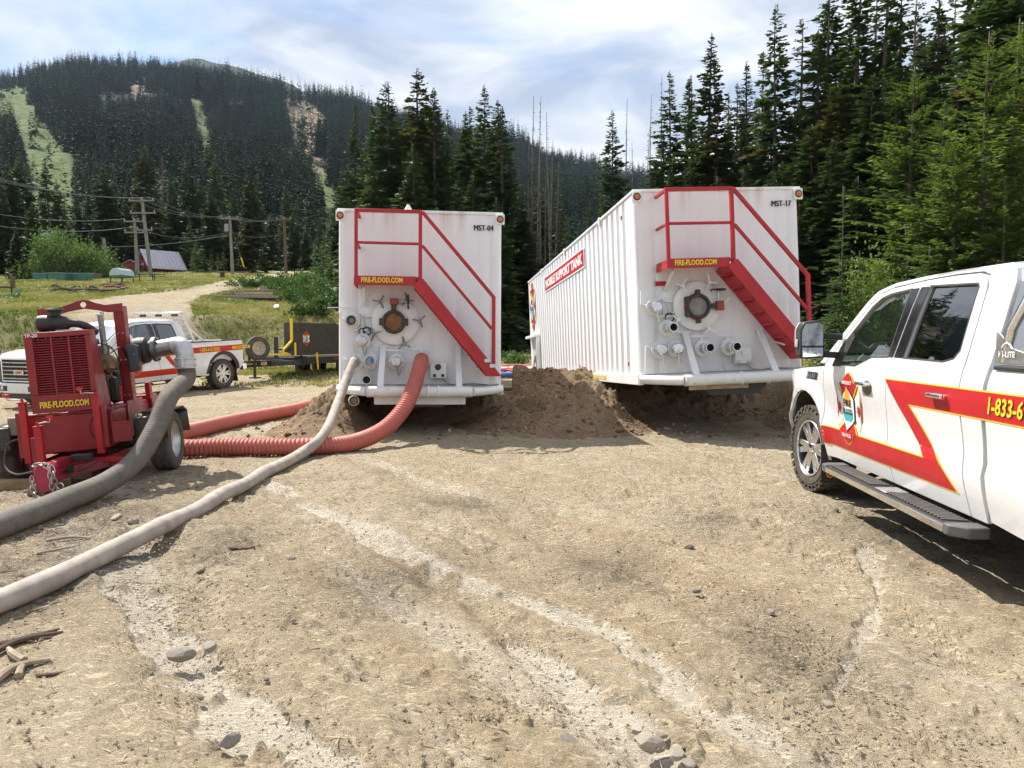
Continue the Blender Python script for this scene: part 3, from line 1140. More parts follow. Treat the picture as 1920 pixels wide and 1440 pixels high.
def snag_mesh(seed, H):
    rg = random.Random(seed)
    mb = trunk_mesh(H, 0.13, seed, 7, 10, 0.02)
    for i in range(90):
        z = H * rg.uniform(0.15, 0.97)
        a = rg.uniform(0, 6.28)
        l = rg.uniform(0.15, 0.75) * (1.1 - z / H)
        o = Vector((math.cos(a), math.sin(a), 0))
        mb.tube([Vector((0, 0, z)), o * l * 0.6 + Vector((0, 0, z - 0.12 * l)), o * l + Vector((0, 0, z - 0.45 * l))], [0.022, 0.016, 0.006], 4, cap=False)
    me_ = bpy.data.meshes.new('trunk')
    me_.from_pydata(mb.v, [], mb.f)
    me_.update()
    me_.materials.append(M_GREYBARK)
    return me_


# the wood on the mountain reads as one mass: points carrying instances of small conifers
def forest_proto(seed, dead):
    V, Fc, C, _l = conifer_data(seed, 1.0, 0.125 if not dead else 0.08, 150 if not dead else 60, 4, zmin=0.04, power=0.75, droop=0.5, rise=0.1, kscale=1.7, kw=0.40, gap=0.3, deadfrac=0.0)
    me_ = np_mesh('mountain_conifer', V, Fc, smooth=False, cols={'tint': C})
    me_.materials.append(M_FOREST if not dead else M_FORESTDEAD)
    return bpy.data.objects.new('mountain_conifer', me_)


def forest_mat(name, a, b):
    m = bpy.data.materials.new(name)
    t, p, out = nodes_of(m)
    at = t.nodes.new('ShaderNodeAttribute')
    at.attribute_name = 'tint'
    oi = t.nodes.new('ShaderNodeObjectInfo')
    geo = t.nodes.new('ShaderNodeNewGeometry')
    f = math_node(t, 'ADD', math_node(t, 'MULTIPLY', at.outputs['Fac'], 0.12), math_node(t, 'MULTIPLY', oi.outputs['Random'], 0.70))
    f = math_node(t, 'ADD', f, ramp(t, noise(t, geo.outputs['Position'], 0.018, 3), 0.35, 0.65, -0.15, 0.30))
    t.links.new(mixc_node(t, f, a, b), p.inputs['Base Color'])
    p.inputs['Roughness'].default_value = 0.8
    p.inputs['Specular IOR Level'].default_value = 0.1
    return m


M_FOREST = forest_mat('mountain conifers', (0.012, 0.032, 0.020), (0.062, 0.112, 0.052))
M_FORESTDEAD = forest_mat('dead mountain conifers', (0.075, 0.060, 0.052), (0.13, 0.10, 0.085))
fcol = bpy.data.collections.new('mountain conifers')
for i in range(7):
    fcol.objects.link(forest_proto(700 + i, i == 6))
fme = bpy.data.meshes.new('mountain_forest')
fme.from_pydata([tuple(q_) for q_ in forest_pts], [], [])
for an, ty_, arr in (('size', 'FLOAT', forest_h), ('turn', 'FLOAT', forest_rot), ('which', 'INT', forest_idx)):
    at_ = fme.attributes.new(an, ty_, 'POINT')
    at_.data.foreach_set('value', np.asarray(arr, np.int32 if ty_ == 'INT' else np.float32))
forest = link('mountain_forest', fme)
tag(forest, 'dense dark conifer forest covering the mountain side', 'forest', kind='stuff')
ng = bpy.data.node_groups.new('forest', 'GeometryNodeTree')
ng.interface.new_socket('Geometry', in_out='INPUT', socket_type='NodeSocketGeometry')
ng.interface.new_socket('Geometry', in_out='OUTPUT', socket_type='NodeSocketGeometry')
gi, go_ = ng.nodes.new('NodeGroupInput'), ng.nodes.new('NodeGroupOutput')
iop = ng.nodes.new('GeometryNodeInstanceOnPoints')
ci = ng.nodes.new('GeometryNodeCollectionInfo')
ci.inputs['Collection'].default_value = fcol
ci.inputs['Separate Children'].default_value = True
ci.inputs['Reset Children'].default_value = True
iop.inputs['Pick Instance'].default_value = True


def named(nm, ty_):
    n_ = ng.nodes.new('GeometryNodeInputNamedAttribute')
    n_.data_type = ty_
    n_.inputs['Name'].default_value = nm
    return n_.outputs['Attribute']


cxyz = ng.nodes.new('ShaderNodeCombineXYZ')
ng.links.new(named('turn', 'FLOAT'), cxyz.inputs[2])
ng.links.new(gi.outputs[0], iop.inputs['Points'])
ng.links.new(ci.outputs[0], iop.inputs['Instance'])
ng.links.new(named('which', 'INT'), iop.inputs['Instance Index'])
ng.links.new(cxyz.outputs[0], iop.inputs['Rotation'])
ng.links.new(named('size', 'FLOAT'), iop.inputs['Scale'])
ng.links.new(iop.outputs[0], go_.inputs[0])
forest.modifiers.new('forest', 'NODES').node_group = ng

SNAGS = [snag_mesh(s, 15) for s in (1, 2, 3)]
rng_t = random.Random(77)


def plant_at(name, key, x, y, h, label, cat='tree', group=None, fat=1.0, lean=0.0):
    z = float(gh(x, y)) - 0.1
    sc = h / TREES[key][0]
    o = empty(name, (x, y, z), (rng_t.uniform(-0.02, 0.02) + lean, rng_t.uniform(-0.02, 0.02), rng_t.uniform(0, 6.28)), label, cat, group)
    f = sc ** 0.75 * fat if sc > 1 else sc * fat
    o.scale = (f, f, sc)
    link('trunk', TREES[key][1], None, o)
    link('crown', TREES[key][2], None, o)
    return o


def tree_px(name, key, px, top, Y, label, group=None, fat=1.0):
    """a tree whose tip stands at photograph point (px, top), rooted Y metres away"""
    q = at_depth(px, top, Y)
    h = q[2] - float(gh(q[0], q[1])) + 0.1
    return plant_at(name, key, q[0], q[1], h, label, 'tree', group, fat)


def snag_px(i, px, top, Y, label, group=None):
    q = at_depth(px, top, Y)
    z = float(gh(q[0], q[1])) - 0.1
    o = empty('dead_tree', (q[0], q[1], z), (rng_t.uniform(-0.03, 0.03), rng_t.uniform(-0.03, 0.03), rng_t.uniform(0, 6)), label, 'dead tree', group)
    sc = (q[2] - z) / 15
    o.scale = (1.05, 1.05, sc)
    link('trunk', SNAGS[i % 3], None, o)
    return o


# --- stand behind the left tank
LT = 'dark spruces standing behind the left tank'
for px, top, Y, key, lab in (
        (662, 195, 50, 'spire0', None), (690, 190, 47, 'spruce2', None), (722, 152, 46, 'spruce1', 'broad dark spruce with pointed tip left of the olive one behind left tank'),
        (786, 128, 48, 'olive0', 'tall olive brown spruce rising highest above the left tank'), (816, 160, 46, 'spruce0', 'dark spruce just right of the olive one above the left tank'),
        (752, 225, 52, 'spire1', None), (845, 205, 54, 'spire2', None), (868, 208, 50, 'spruce4', None), (890, 200, 56, 'spire0', None),
        (908, 158, 52, 'spire1', 'slim spruce spire above the right end of the left tank'), (926, 185, 50, 'spruce4', None), (942, 200, 48, 'spruce2', None),
        (962, 300, 50, 'spruce0', None), (975, 345, 46, 'spruce3', None), (700, 300, 42, 'spruce3', None), (640, 330, 58, 'spruce1', None), (780, 270, 40, 'spruce3', None), (880, 330, 42, 'spruce1', None), (930, 370, 41, 'spruce3', None)):
    tree_px('spruce_tree', key, px, top, Y, lab or 'dark spruce crowded into the stand behind the left tank', LT, 1.2)
SN = 'bare dead trunks between the tanks'
for i, (px, top, Y) in enumerate(((990, 178, 52), (1006, 182, 54), (1040, 212, 52), (985, 250, 50), (1030, 262, 56), (1012, 240, 49))):
    snag_px(i, px, top, Y, 'bare grey dead trunk standing in the gap between the tanks', SN)
for i, (px, top, Y) in enumerate(((1001, 300, 50), (1043, 290, 53), (1020, 330, 51))):
    tree_px('dying_spruce', 'dying%d' % (i % 2), px, top, Y, 'reddish dying spruce among the dead trunks between the tanks', 'dying spruces between the tanks', 1.0)
tree_px('spruce_tree', 'spire1', 1152, 203, 58, 'lone ragged spruce left of the bare snags above the right tank')
for i, (px, top, Y) in enumerate(((1174, 188, 60), (1205, 240, 58), (1220, 182, 60), (1196, 262, 62), (1243, 140, 60))):
    snag_px(i, px, top, Y, 'thin bare snag against the sky above the right tank', 'snags above the right tank')
GP = 'smaller spruces in the gap between the tanks'
for i in range(16):
    px = 985 + 17 * i + rng_t.uniform(-6, 6)
    tree_px('spruce_tree', ('spruce0', 'spire0', 'spruce3', 'spire2')[i % 4], px, rng_t.uniform(325, 420), rng_t.uniform(60, 88), 'smaller dark spruce filling the gap between the tanks', GP, 1.1)

# --- right hand stand
RS = 'tall dark spruces in the stand behind the right tank'
for px, top, Y, key, lab in (
        (1263, 132, 58, 'spire1', None), (1286, 146, 56, 'spruce2', None), (1304, 140, 60, 'spire0', None),
        (1331, 64, 52, 'spruce4', 'slim dark spruce with a sharp tip left of the tallest one above right tank'), (1362, 172, 58, 'spire2', None), (1345, 210, 50, 'olive1', None),
        (1384, 155, 56, 'spire1', None), (1408, 112, 52, 'spruce2', 'dark spruce spire directly above the middle of the right tank stairs'),
        (1462, 2, 47, 'spire1', 'tallest open crowned spruce standing clear against the sky at right'), (1432, 95, 54, 'spire0', None), (1490, 150, 50, 'spire2', None),
        (1510, 35, 50, 'dying1', None), (1541, 0, 48, 'spire0', None), (1535, 55, 46, 'spruce2', None), (1567, -25, 50, 'spruce4', None), (1608, -60, 46, 'spruce0', None), (1640, -20, 50, 'dying0', None),
        (1665, -70, 44, 'spruce2', None), (1700, -60, 48, 'spire1', None), (1728, -40, 46, 'dying1', None), (1770, -90, 44, 'spire2', None), (1800, -20, 46, 'dying0', None), (1850, -140, 40, 'spruce4', None), (1890, -200, 38, 'spruce0', None), (1935, -160, 36, 'spruce3', None),
        (1580, 150, 42, 'olive1', None), (1630, 140, 40, 'spruce3', None), (1520, 230, 42, 'spruce1', None), (1560, 260, 38, 'spruce3', None), (1475, 300, 42, 'spruce1', None), (1440, 320, 44, 'spruce0', None),
        (1395, 320, 46, 'spruce3', None), (1345, 330, 46, 'spruce1', None), (1300, 300, 50, 'spruce0', None), (1262, 300, 52, 'spruce2', None), (1230, 300, 56, 'spruce4', None), (1605, 330, 36, 'spruce1', None), (1660, 250, 37, 'spruce0', None), (1690, 90, 40, 'spruce2', None), (1720, 240, 38, 'spruce3', None), (1745, 130, 42, 'spruce1', None), (1500, 380, 38, 'spruce3', None), (1790, 130, 38, 'spruce0', None),
        (1980, -60, 40, 'spruce1', None), (2040, -100, 38, 'spruce0', None)):
    tree_px('spruce_tree', key, px, top, Y, lab or 'dark spruce packed into the tall stand behind the right tank', RS, 1.1 if lab or key.startswith('spire') else 1.5)
for i in range(24):     # depth of the stand
    px = 1250 + 33 * i + rng_t.uniform(-10, 10)
    top = np.interp(px, [1250, 1450, 1560, 1750, 2050], [240, 200, 110, 60, 20]) + rng_t.uniform(-30, 50)
    tree_px('spruce_tree', 'spruce%d' % (i % 5), px, top, rng_t.uniform(56, 68), 'dark spruce packed into the tall stand behind the right tank', RS, 1.35)
for px, top, Y, key, lab in (
        (1712, 125, 30, 'pine0', 'light green bushy pine at the edge of the right stand, leftmost and pointed'), (1765, 190, 28, 'pine1', 'light green pine with spreading boughs above the right pickup hood'),
        (1850, 60, 27, 'pine2', 'large bright green pine above the roof of the right pickup'), (1905, 40, 29, 'pine0', 'bright green pine cut by the right edge of the picture'), (1800, 250, 26, 'pine2', 'low spreading pine right above the cab of the near pickup'),
        (1960, 160, 25, 'pine1', 'bright green pine cut by the right edge, nearest the pickup bed'), (1890, 330, 24.5, 'pine0', 'lowest bright green pine boughs behind the near pickup roof')):
    tree_px('pine_tree', key, px, top, Y, lab, 'bright green pines at the right', 1.15)
for px, top, Y, key, lab in (
        (1590, 348, 26, 'fir1', 'slim young fir with open whorls right of the red stair rail'), (1560, 520, 25, 'fir0', 'small young fir beside the foot of the red stair rail'), (1575, 480, 25.5, 'fir2', 'bushy blue green young fir below the slim fir'),
        (1610, 470, 27, 'fir2', 'bushy young fir behind the light green willow'), (1700, 480, 25, 'fir0', 'young fir behind the near pickup roof, left of the pines'), (1740, 460, 24, 'fir2', 'young fir touching the pines behind the near pickup')):
    tree_px('young_fir', key, px, top, Y, lab, 'young firs at the right edge of the yard', 1.0)

# --- trees at the far side of the meadow
LW = 'conifers along the far side of the meadow'
for px, top, Y, key, lab in (
        (15, 300, 78, 'spruce3', None), (40, 290, 82, 'spruce1', 'wide green spruce at the left edge, in front of a pale roof'), (90, 295, 88, 'spire1', 'two slim spruce tops standing before the bright ski run'), (82, 312, 90, 'spire2', None), (108, 335, 86, 'spruce4', None),
        (140, 345, 92, 'spruce2', None), (165, 330, 94, 'spruce0', None), (196, 305, 92, 'spruce3', None), (215, 318, 96, 'spire0', None), (240, 330, 98, 'spruce2', None),
        (270, 272, 92, 'olive0', 'tall olive conifer directly above the utility poles'), (300, 290, 96, 'dying0', None), (322, 325, 94, 'spruce0', None), (350, 265, 96, 'spruce2', 'slim tall spruce right of the utility poles'), (372, 335, 98, 'spruce1', None),
        (404, 290, 92, 'spire1', None), (395, 350, 88, 'spruce3', None), (438, 355, 90, 'spruce2', None), (470, 322, 84, 'olive1', 'broad rounded olive conifer right of the middle pole'), (505, 400, 92, 'spruce3', None), (525, 410, 98, 'spire0', None),
        (552, 395, 96, 'spruce1', None), (575, 410, 94, 'spruce0', None), (600, 400, 92, 'spruce2', None), (625, 390, 80, 'spruce3', None), (225, 370, 96, 'spruce1', None), (180, 400, 84, 'spruce0', None), (130, 410, 82, 'spruce3', None), (310, 400, 98, 'spruce3', None), (352, 405, 86, 'fir2', None), (368, 440, 82, 'fir0', None), (5, 340, 72, 'spruce0', None),
        (-25, 260, 76, 'spruce1', None), (30, 420, 66, 'spruce3', 'low dark spruce left of the light green willow'), (60, 380, 68, 'spruce1', None), (430, 440, 92, 'spruce0', None), (488, 440, 94, 'spruce3', None)):
    tree_px('conifer_tree', key, px, top, Y, lab or 'dark conifer in the row at the far side of the meadow', LW, 1.15)
for i in range(26):    # second row fills the gaps
    px = -30 + 26 * i + rng_t.uniform(-9, 9)
    tree_px('conifer_tree', ('spruce0', 'spruce1', 'spruce2', 'spruce3', 'spruce4', 'spire0')[i % 6], px, rng_t.uniform(345, 425), rng_t.uniform(104, 122), 'dark conifer in the row at the far side of the meadow', LW, 1.2)
for px, top, Y, lab in ((604, 432, 52, 'young fir left of the left tank, tallest of its clump'), (622, 455, 50, 'young fir touching the left edge of the left tank'), (590, 470, 55, 'young fir at the left of the clump beside the left tank'), (640, 440, 49, 'young fir half hidden by the left tank')):
    tree_px('young_fir', 'fir2', px, top, Y, lab, 'young firs beside the left tank', 1.0)
for px, top, Y in ((395, 470, 82), (408, 474, 82), (420, 466, 83), (382, 468, 84), (486, 476, 80), (360, 476, 82)):
    tree_px('young_fir', 'fir0', px, top, Y, 'small young fir by the middle utility pole', 'small firs by the middle pole', 1.2)


# --- broadleaf shrubs: many stems, leaves in clumps
def shrub(name, x, y, rx, ry, h, nleaf, leaf, material, label, group=None, seed=0, cat='shrub', clumps=26):
    rg = np.random.default_rng(seed + 500)
    cc = rg.normal(0, 1, (clumps, 3))
    cc /= np.linalg.norm(cc, axis=1, keepdims=True)
    cc[:, 2] = np.abs(cc[:, 2])
    cc *= rg.uniform(0.35, 1.02, (clumps, 1))
    cr_ = rg.uniform(0.16, 0.34, clumps)
    w_ = rg.integers(0, clumps, nleaf)
    P = cc[w_] + rg.normal(0, 1, (nleaf, 3)) * cr_[w_][:, None] * 0.55
    P[:, 2] = np.abs(P[:, 2])
    P = P * np.array([rx, ry, h * 0.95])
    D = rg.normal(0, 0.7, (nleaf, 3)) + P / np.array([rx, ry, h]) * 0.6 + np.array([0, 0, 0.35])
    N = rg.normal(0, 1, (nleaf, 3))
    ln = rg.uniform(0.6, 1.3, nleaf) * leaf
    tint = np.clip(rg.random(clumps)[w_] * 0.6 + rg.random(nleaf) * 0.4, 0, 1)
    V, Fc, C = kites(P, D, N, ln, ln * 0.3, tint)
    z = float(gh(x, y)) - 0.03
    o = empty(name, (x, y, z), (0, 0, 0), label, cat, group)
    cm = np_mesh('foliage', V, Fc, smooth=False, cols={'tint': C})
    link('foliage', cm, material, o)
    mb = MB()
    for i in range(0, clumps, 2):
        q_ = Vector(cc[i] * np.array([rx, ry, h]))
        mb.tube([(q_.x * 0.1, q_.y * 0.1, -0.05), q_ * 0.5 + Vector((0, 0, 0.1 * h)), q_], [0.035 * h / 2, 0.02 * h / 2, 0.006], 5, cap=False)
    mb.obj('stems', M_BARK, o)
    return o


def shrub_px(name, px, py, rx, h, nleaf, leaf, material, label, group=None, seed=0, Y=None, clumps=26):
    q = at_ground(px, py) if Y is None else at_depth(px, 500, Y)
    return shrub(name, q[0], q[1], rx, rx * 0.8, h, nleaf, leaf, material, label, group, seed, clumps=clumps)


shrub_px('willow_bush', 112, 0, 3.1, 4.3, 11000, 0.20, M_SCRUBL, 'big light green willow bush at the far side of the meadow', Y=66, seed=1, clumps=80)
shrub_px('willow_bush', 168, 0, 2.7, 3.0, 7500, 0.19, M_SCRUBL, 'lower right part of the willow thicket beside the big willow bush', Y=67, seed=2, clumps=60)
shrub_px('willow_bush', 1634, 0, 1.1, 3.7, 8000, 0.11, M_LEAF, 'light green willow between the young firs behind the near pickup', Y=25, seed=3, clumps=34)
shrub_px('willow_bush', 1672, 0, 1.0, 2.8, 5000, 0.11, M_LEAF, 'smaller light green willow behind the near pickup windshield', Y=24.5, seed=4, clumps=26)
k = 0
for px, py, rx, h, lab in ((560, 565, 1.6, 1.3, 'dark green scrub left of the left tank, nearest the planks'), (600, 560, 1.6, 1.5, 'dark green scrub against the left tank'), (540, 545, 1.5, 1.1, 'low scrub above the plank pile'),
                           (588, 592, 1.2, 0.9, 'low scrub above the black container'), (470, 538, 1.5, 0.7, 'flat green scrub patch left of the plank pile'), (620, 575, 1.4, 1.5, 'scrub half hidden by the left tank'), (500, 535, 1.3, 0.7, 'flat green scrub patch above the planks'), (575, 535, 1.6, 1.2, 'scrub below the young firs beside the left tank'), (615, 545, 1.5, 1.3, 'scrub at the foot of the firs touching the left tank')):
    k += 1
    shrub_px('scrub', px, py, rx, h, 1700, 0.15, M_SCRUB, lab, 'green scrub left of the left tank', 10 + k)
for px, lab in ((205, 'low scrub at the right foot of the willow thicket'), (232, 'low scrub left of the barrel smoker')):
    k += 1
    shrub_px('scrub', px, 520, 1.2, 0.9, 1200, 0.15, M_SCRUB, lab, 'scrub by the smoker', 10 + k)
for px, Y, lab in ((1552, 24, 'low scrub at the foot of the young firs by the stair rail'), (1600, 23.5, 'low scrub below the light green willow'), (958, 30, 'low leafy scrub in the gap between the tanks')):
    k += 1
    shrub_px('scrub', px, 0, 0.8, 0.7, 1100, 0.10, M_SCRUB, lab, 'low scrub by the stands', 10 + k, Y=Y)


# --- grass: uncountable
def tufts(name, xs, ys, hs, material, label, seed, nb=5):
    rg = np.random.default_rng(seed)
    n = len(xs)
    bi = np.repeat(np.arange(n), nb)
    a = rg.uniform(0, 6.28, n * nb)
    sp_ = rg.uniform(0.15, 0.6, n * nb)
    P = np.stack([xs[bi] + rg.normal(0, 0.05, n * nb), ys[bi] + rg.normal(0, 0.05, n * nb), gh(xs, ys)[bi] - 0.02], -1)
    D = np.stack([np.cos(a) * sp_, np.sin(a) * sp_, np.ones(n * nb)], -1)
    N = np.stack([np.sin(a), -np.cos(a), 0 * a], -1) + 0.2
    ln = hs[bi] * rg.uniform(0.6, 1.2, n * nb)
    tint = np.clip(rg.random(n)[bi] * 0.7 + rg.random(n * nb) * 0.3, 0, 1)
    dead = np.clip(vnoise(xs / 2.5, ys / 2.5, seed)[bi] * 1.6 - 0.25 + rg.normal(0, 0.15, n * nb), 0, 1)
    V, Fc, C = kites(P, D, N, ln, ln * 0.10 + 0.012, tint, dead)
    return tag(link(name, np_mesh(name, V, Fc, smooth=False, cols={'tint': C}), material), label, 'grass', kind='stuff')


M_GRASS = foliage_mat('meadow grass', (0.125, 0.165, 0.042), (0.27, 0.30, 0.09), dead=(0.42, 0.345, 0.165), trans=0.3)
rg = np.random.default_rng(9)
n = 42000
yv = 26 + 56 * rg.random(n) ** 1.4
xv = yv * rg.uniform(-0.74, -0.17, n)
rd, rt = polydist(xv, yv, road)
ok = (rd > 1.6 + 1.0 * sstep(0.40, 0.75, rt)) & (rg.random(n) < 0.55 + 0.45 * sstep(1, 5, yv - 30 + 4.5 * (1 - sstep(-17, -10, xv))))
tufts('meadow_grass', xv[ok], yv[ok], rg.uniform(0.05, 0.16, ok.sum()), M_GRASS, 'dry yellow green meadow grass on the slope', 3)
n = 9000
yv = 21 + 22 * rg.random(n)
xv = yv * rg.uniform(0.36, 0.72, n)
tufts('verge_grass', xv, yv, rg.uniform(0.15, 0.45, n), M_GRASS, 'tall grass along the right edge of the yard', 4)
n = 2600
yv = 22 + 14 * rg.random(n)
xv = yv * rg.uniform(-0.42, -0.02, n)
ok = vnoise(xv / 1.5, yv / 1.5, 3) > 0.45
tufts('yard_grass', xv[ok], yv[ok], rg.uniform(0.05, 0.16, ok.sum()), M_GRASS, 'sparse short grass on the yard around the flatbed trailer', 5)
# yellow and white flower heads in the verge
n = 900
yv = 22 + 8 * rg.random(n)
xv = yv * rg.uniform(0.39, 0.50, n)
P = np.stack([xv, yv, gh(xv, yv) + rg.uniform(0.3, 0.5, n)], -1)
D = rg.normal(0, 1, (n, 3))
V, Fc, C = kites(P, D, rg.normal(0, 1, (n, 3)), np.full(n, 0.05), np.full(n, 0.025), rg.random(n))
tag(link('wild_flowers', np_mesh('wild_flowers', V, Fc, False, {'tint': C}), foliage_mat('flower heads', (0.55, 0.48, 0.08), (0.75, 0.72, 0.5))), 'yellow and white wild flowers in the verge', 'flowers', kind='stuff')
# ------------------------------------------------------------------ shared paints
M_RED = mat('red enamel', (0.42, 0.008, 0.014), 0.45, var=0.12, vs=3, dust=0.03)
M_DARKRED = mat('deep red enamel', (0.25, 0.005, 0.012), 0.42, var=0.16, vs=4, coat=0.12, dust=0.05)
M_WHITE = mat('white paint', (0.80, 0.80, 0.79), 0.42, var=0.03, vs=4, grime=0.10)
M_STEEL = mat('galvanised steel', (0.55, 0.55, 0.54), 0.38, 0.9, var=0.18, vs=14)
M_CHROME = mat('bright polished metal', (0.82, 0.82, 0.83), 0.10, 1.0, var=0.04)
M_BLACK = mat('black plastic', (0.018, 0.018, 0.019), 0.5, var=0.3, dust=0.07)
M_RUBBER = mat('tyre rubber', (0.028, 0.027, 0.026), 0.85, var=0.3, vs=10, dust=0.30, bmp=0.004, bs=90)
M_AMBER = mat('amber lens', (0.60, 0.16, 0.015), 0.2, var=0.15, coat=0.6)
M_IRON = mat('dark cast iron', (0.045, 0.042, 0.042), 0.6, 0.4, var=0.3, vs=20, dust=0.12)
M_RUST = mat('rusty steel', (0.24, 0.115, 0.05), 0.85, 0.1, var=0.5, vs=16)
M_YELLOW = mat('yellow film', (0.88, 0.60, 0.02), 0.45, var=0.05)
M_INK = mat('black print', (0.015, 0.015, 0.015), 0.5, var=0.2)
M_SIGNRED = mat('red film', (0.46, 0.007, 0.014), 0.45, var=0.08, vs=3, dust=0.02)
M_FILMWHITE = mat('white film', (0.82, 0.81, 0.80), 0.4, var=0.03)
M_ORANGE = mat('orange film', (0.85, 0.32, 0.03), 0.45, var=0.1)
M_TEAL = mat('teal film', (0.05, 0.38, 0.42), 0.45, var=0.12)
M_DARKVOID = mat('unlit hollow', (0.012, 0.012, 0.012), 0.9)
M_WOOD = mat('sawn timber', (0.30, 0.20, 0.11), 0.85, var=0.3, vs=9, bmp=0.005, bs=60)
M_WOODGREY = mat('weathered timber', (0.32, 0.275, 0.21), 0.9, var=0.3, vs=9, bmp=0.005, bs=60)


def tank_white():
    m = bpy.data.materials.new('tank white')
    t, p, out = nodes_of(m)
    tcn = t.nodes.new('ShaderNodeTexCoord')
    mp = t.nodes.new('ShaderNodeMapping')
    mp.inputs['Scale'].default_value = (9, 9, 0.35)
    t.links.new(tcn.outputs['Object'], mp.inputs[0])
    v = tcn.outputs['Object']
    c = mixc_node(t, ramp(t, noise(t, v, 1.6, 5), 0.3, 0.7), (0.80, 0.80, 0.80), (0.84, 0.845, 0.85))
    st = ramp(t, noise(t, mp.outputs[0], 1.0, 6, 0.65), 0.52, 0.82, 0, 0.30)
    c = mixc_node(t, st, c, (0.60, 0.54, 0.48))
    sp_ = math_node(t, 'MULTIPLY', ramp(t, noise(t, mp.outputs[0], 1.6, 6, 0.7), 0.60, 0.70, 0, 0.5), ramp(t, noise(t, v, 1.1, 4), 0.48, 0.62))
    c = mixc_node(t, sp_, c, (0.50, 0.33, 0.20))
    sz_ = t.nodes.new('ShaderNodeSeparateXYZ')
    t.links.new(v, sz_.inputs[0])
    top_ = math_node(t, 'MULTIPLY', ramp(t, sz_.outputs['Z'], 2.35, 2.74), ramp(t, noise(t, mp.outputs[0], 0.55, 4, 0.6), 0.52, 0.68, 0, 0.5))
    c = mixc_node(t, top_, c, (0.50, 0.34, 0.20))
    low_ = math_node(t, 'MULTIPLY', ramp(t, sz_.outputs['Z'], 0.9, 0.0), ramp(t, noise(t, v, 3.5, 6, 0.7), 0.48, 0.72, 0, 0.30))
    c = mixc_node(t, low_, c, (0.50, 0.46, 0.39))
    spots = ramp(t, noise(t, v, 34, 3, 0.6), 0.73, 0.76, 0, 0.5)
    c = mixc_node(t, spots, c, (0.42, 0.30, 0.2))
    t.links.new(c, p.inputs['Base Color'])
    t.links.new(ramp(t, noise(t, v, 7, 5), 0.3, 0.7, 0.32, 0.52), p.inputs['Roughness'])
    bump(t, p, noise(t, v, 2.2, 3), 0.5, 0.012)
    return m


M_TANK = tank_white()


class Decal:
    """flat film shapes of several colours laid on a surface, one mesh; each layer 1.5 mm above the one below"""

    def __init__(s, fn, res=0.06, flip=False):
        s.fn, s.res, s.flip = fn, res, flip
        s.v, s.f, s.mi, s.mats = [], [], [], []

    def _m(s, m_):
        if m_ not in s.mats:
            s.mats.append(m_)
        return s.mats.index(m_)

    def raw(s, V, T, m_, layer):
        b = len(s.v)
        s.v += [s.fn(a, c, -0.003 - 0.0015 * layer) for a, c in V]
        for f in T:
            s.f.append(tuple(i + b for i in (reversed(f) if s.flip else f)))
            s.mi.append(s._m(m_))

    def poly(s, outline, m_, layer=0, holes=()):
        V, T = panel(outline, holes, s.res)
        s.raw(V, T, m_, layer)
        return s

    def text(s, body, x, y, w_, h_, m_, layer, bold=0.02, slant=0.0):
        vs, fs = text_mesh(body, 1.0, bold)
        xs = [q_[0] for q_ in vs]
        ys = [q_[1] for q_ in vs]
        kx, ky = w_ / (max(xs) - min(xs)), h_ / (max(ys) - min(ys))
        s.raw([(x + (a - min(xs)) * kx + slant * (b - min(ys)) * ky, y + (b - min(ys)) * ky) for a, b in vs], fs, m_, layer)
        return s

    def obj(s, name, parent):
        me_ = bpy.data.meshes.new(name)
        me_.from_pydata(s.v, [], s.f)
        for m_ in s.mats:
            me_.materials.append(m_)
        me_.update()
        me_.polygons.foreach_set('material_index', s.mi)
        return link(name, me_, None, parent)


def ell(cx, cy, rx, ry, n=20, a0=0, a1=360):
    return [(cx + rx * math.cos(R(a0 + (a1 - a0) * i / (n if a1 - a0 >= 360 else n - 1))), cy + ry * math.sin(R(a0 + (a1 - a0) * i / (n if a1 - a0 >= 360 else n - 1)))) for i in range(n)]


def scale_poly(poly, k, c=None):
    cx = sum(a for a, b in poly) / len(poly) if c is None else c[0]
    cy = sum(b for a, b in poly) / len(poly) if c is None else c[1]
    return [(cx + (a - cx) * k, cy + (b - cy) * k) for a, b in poly]


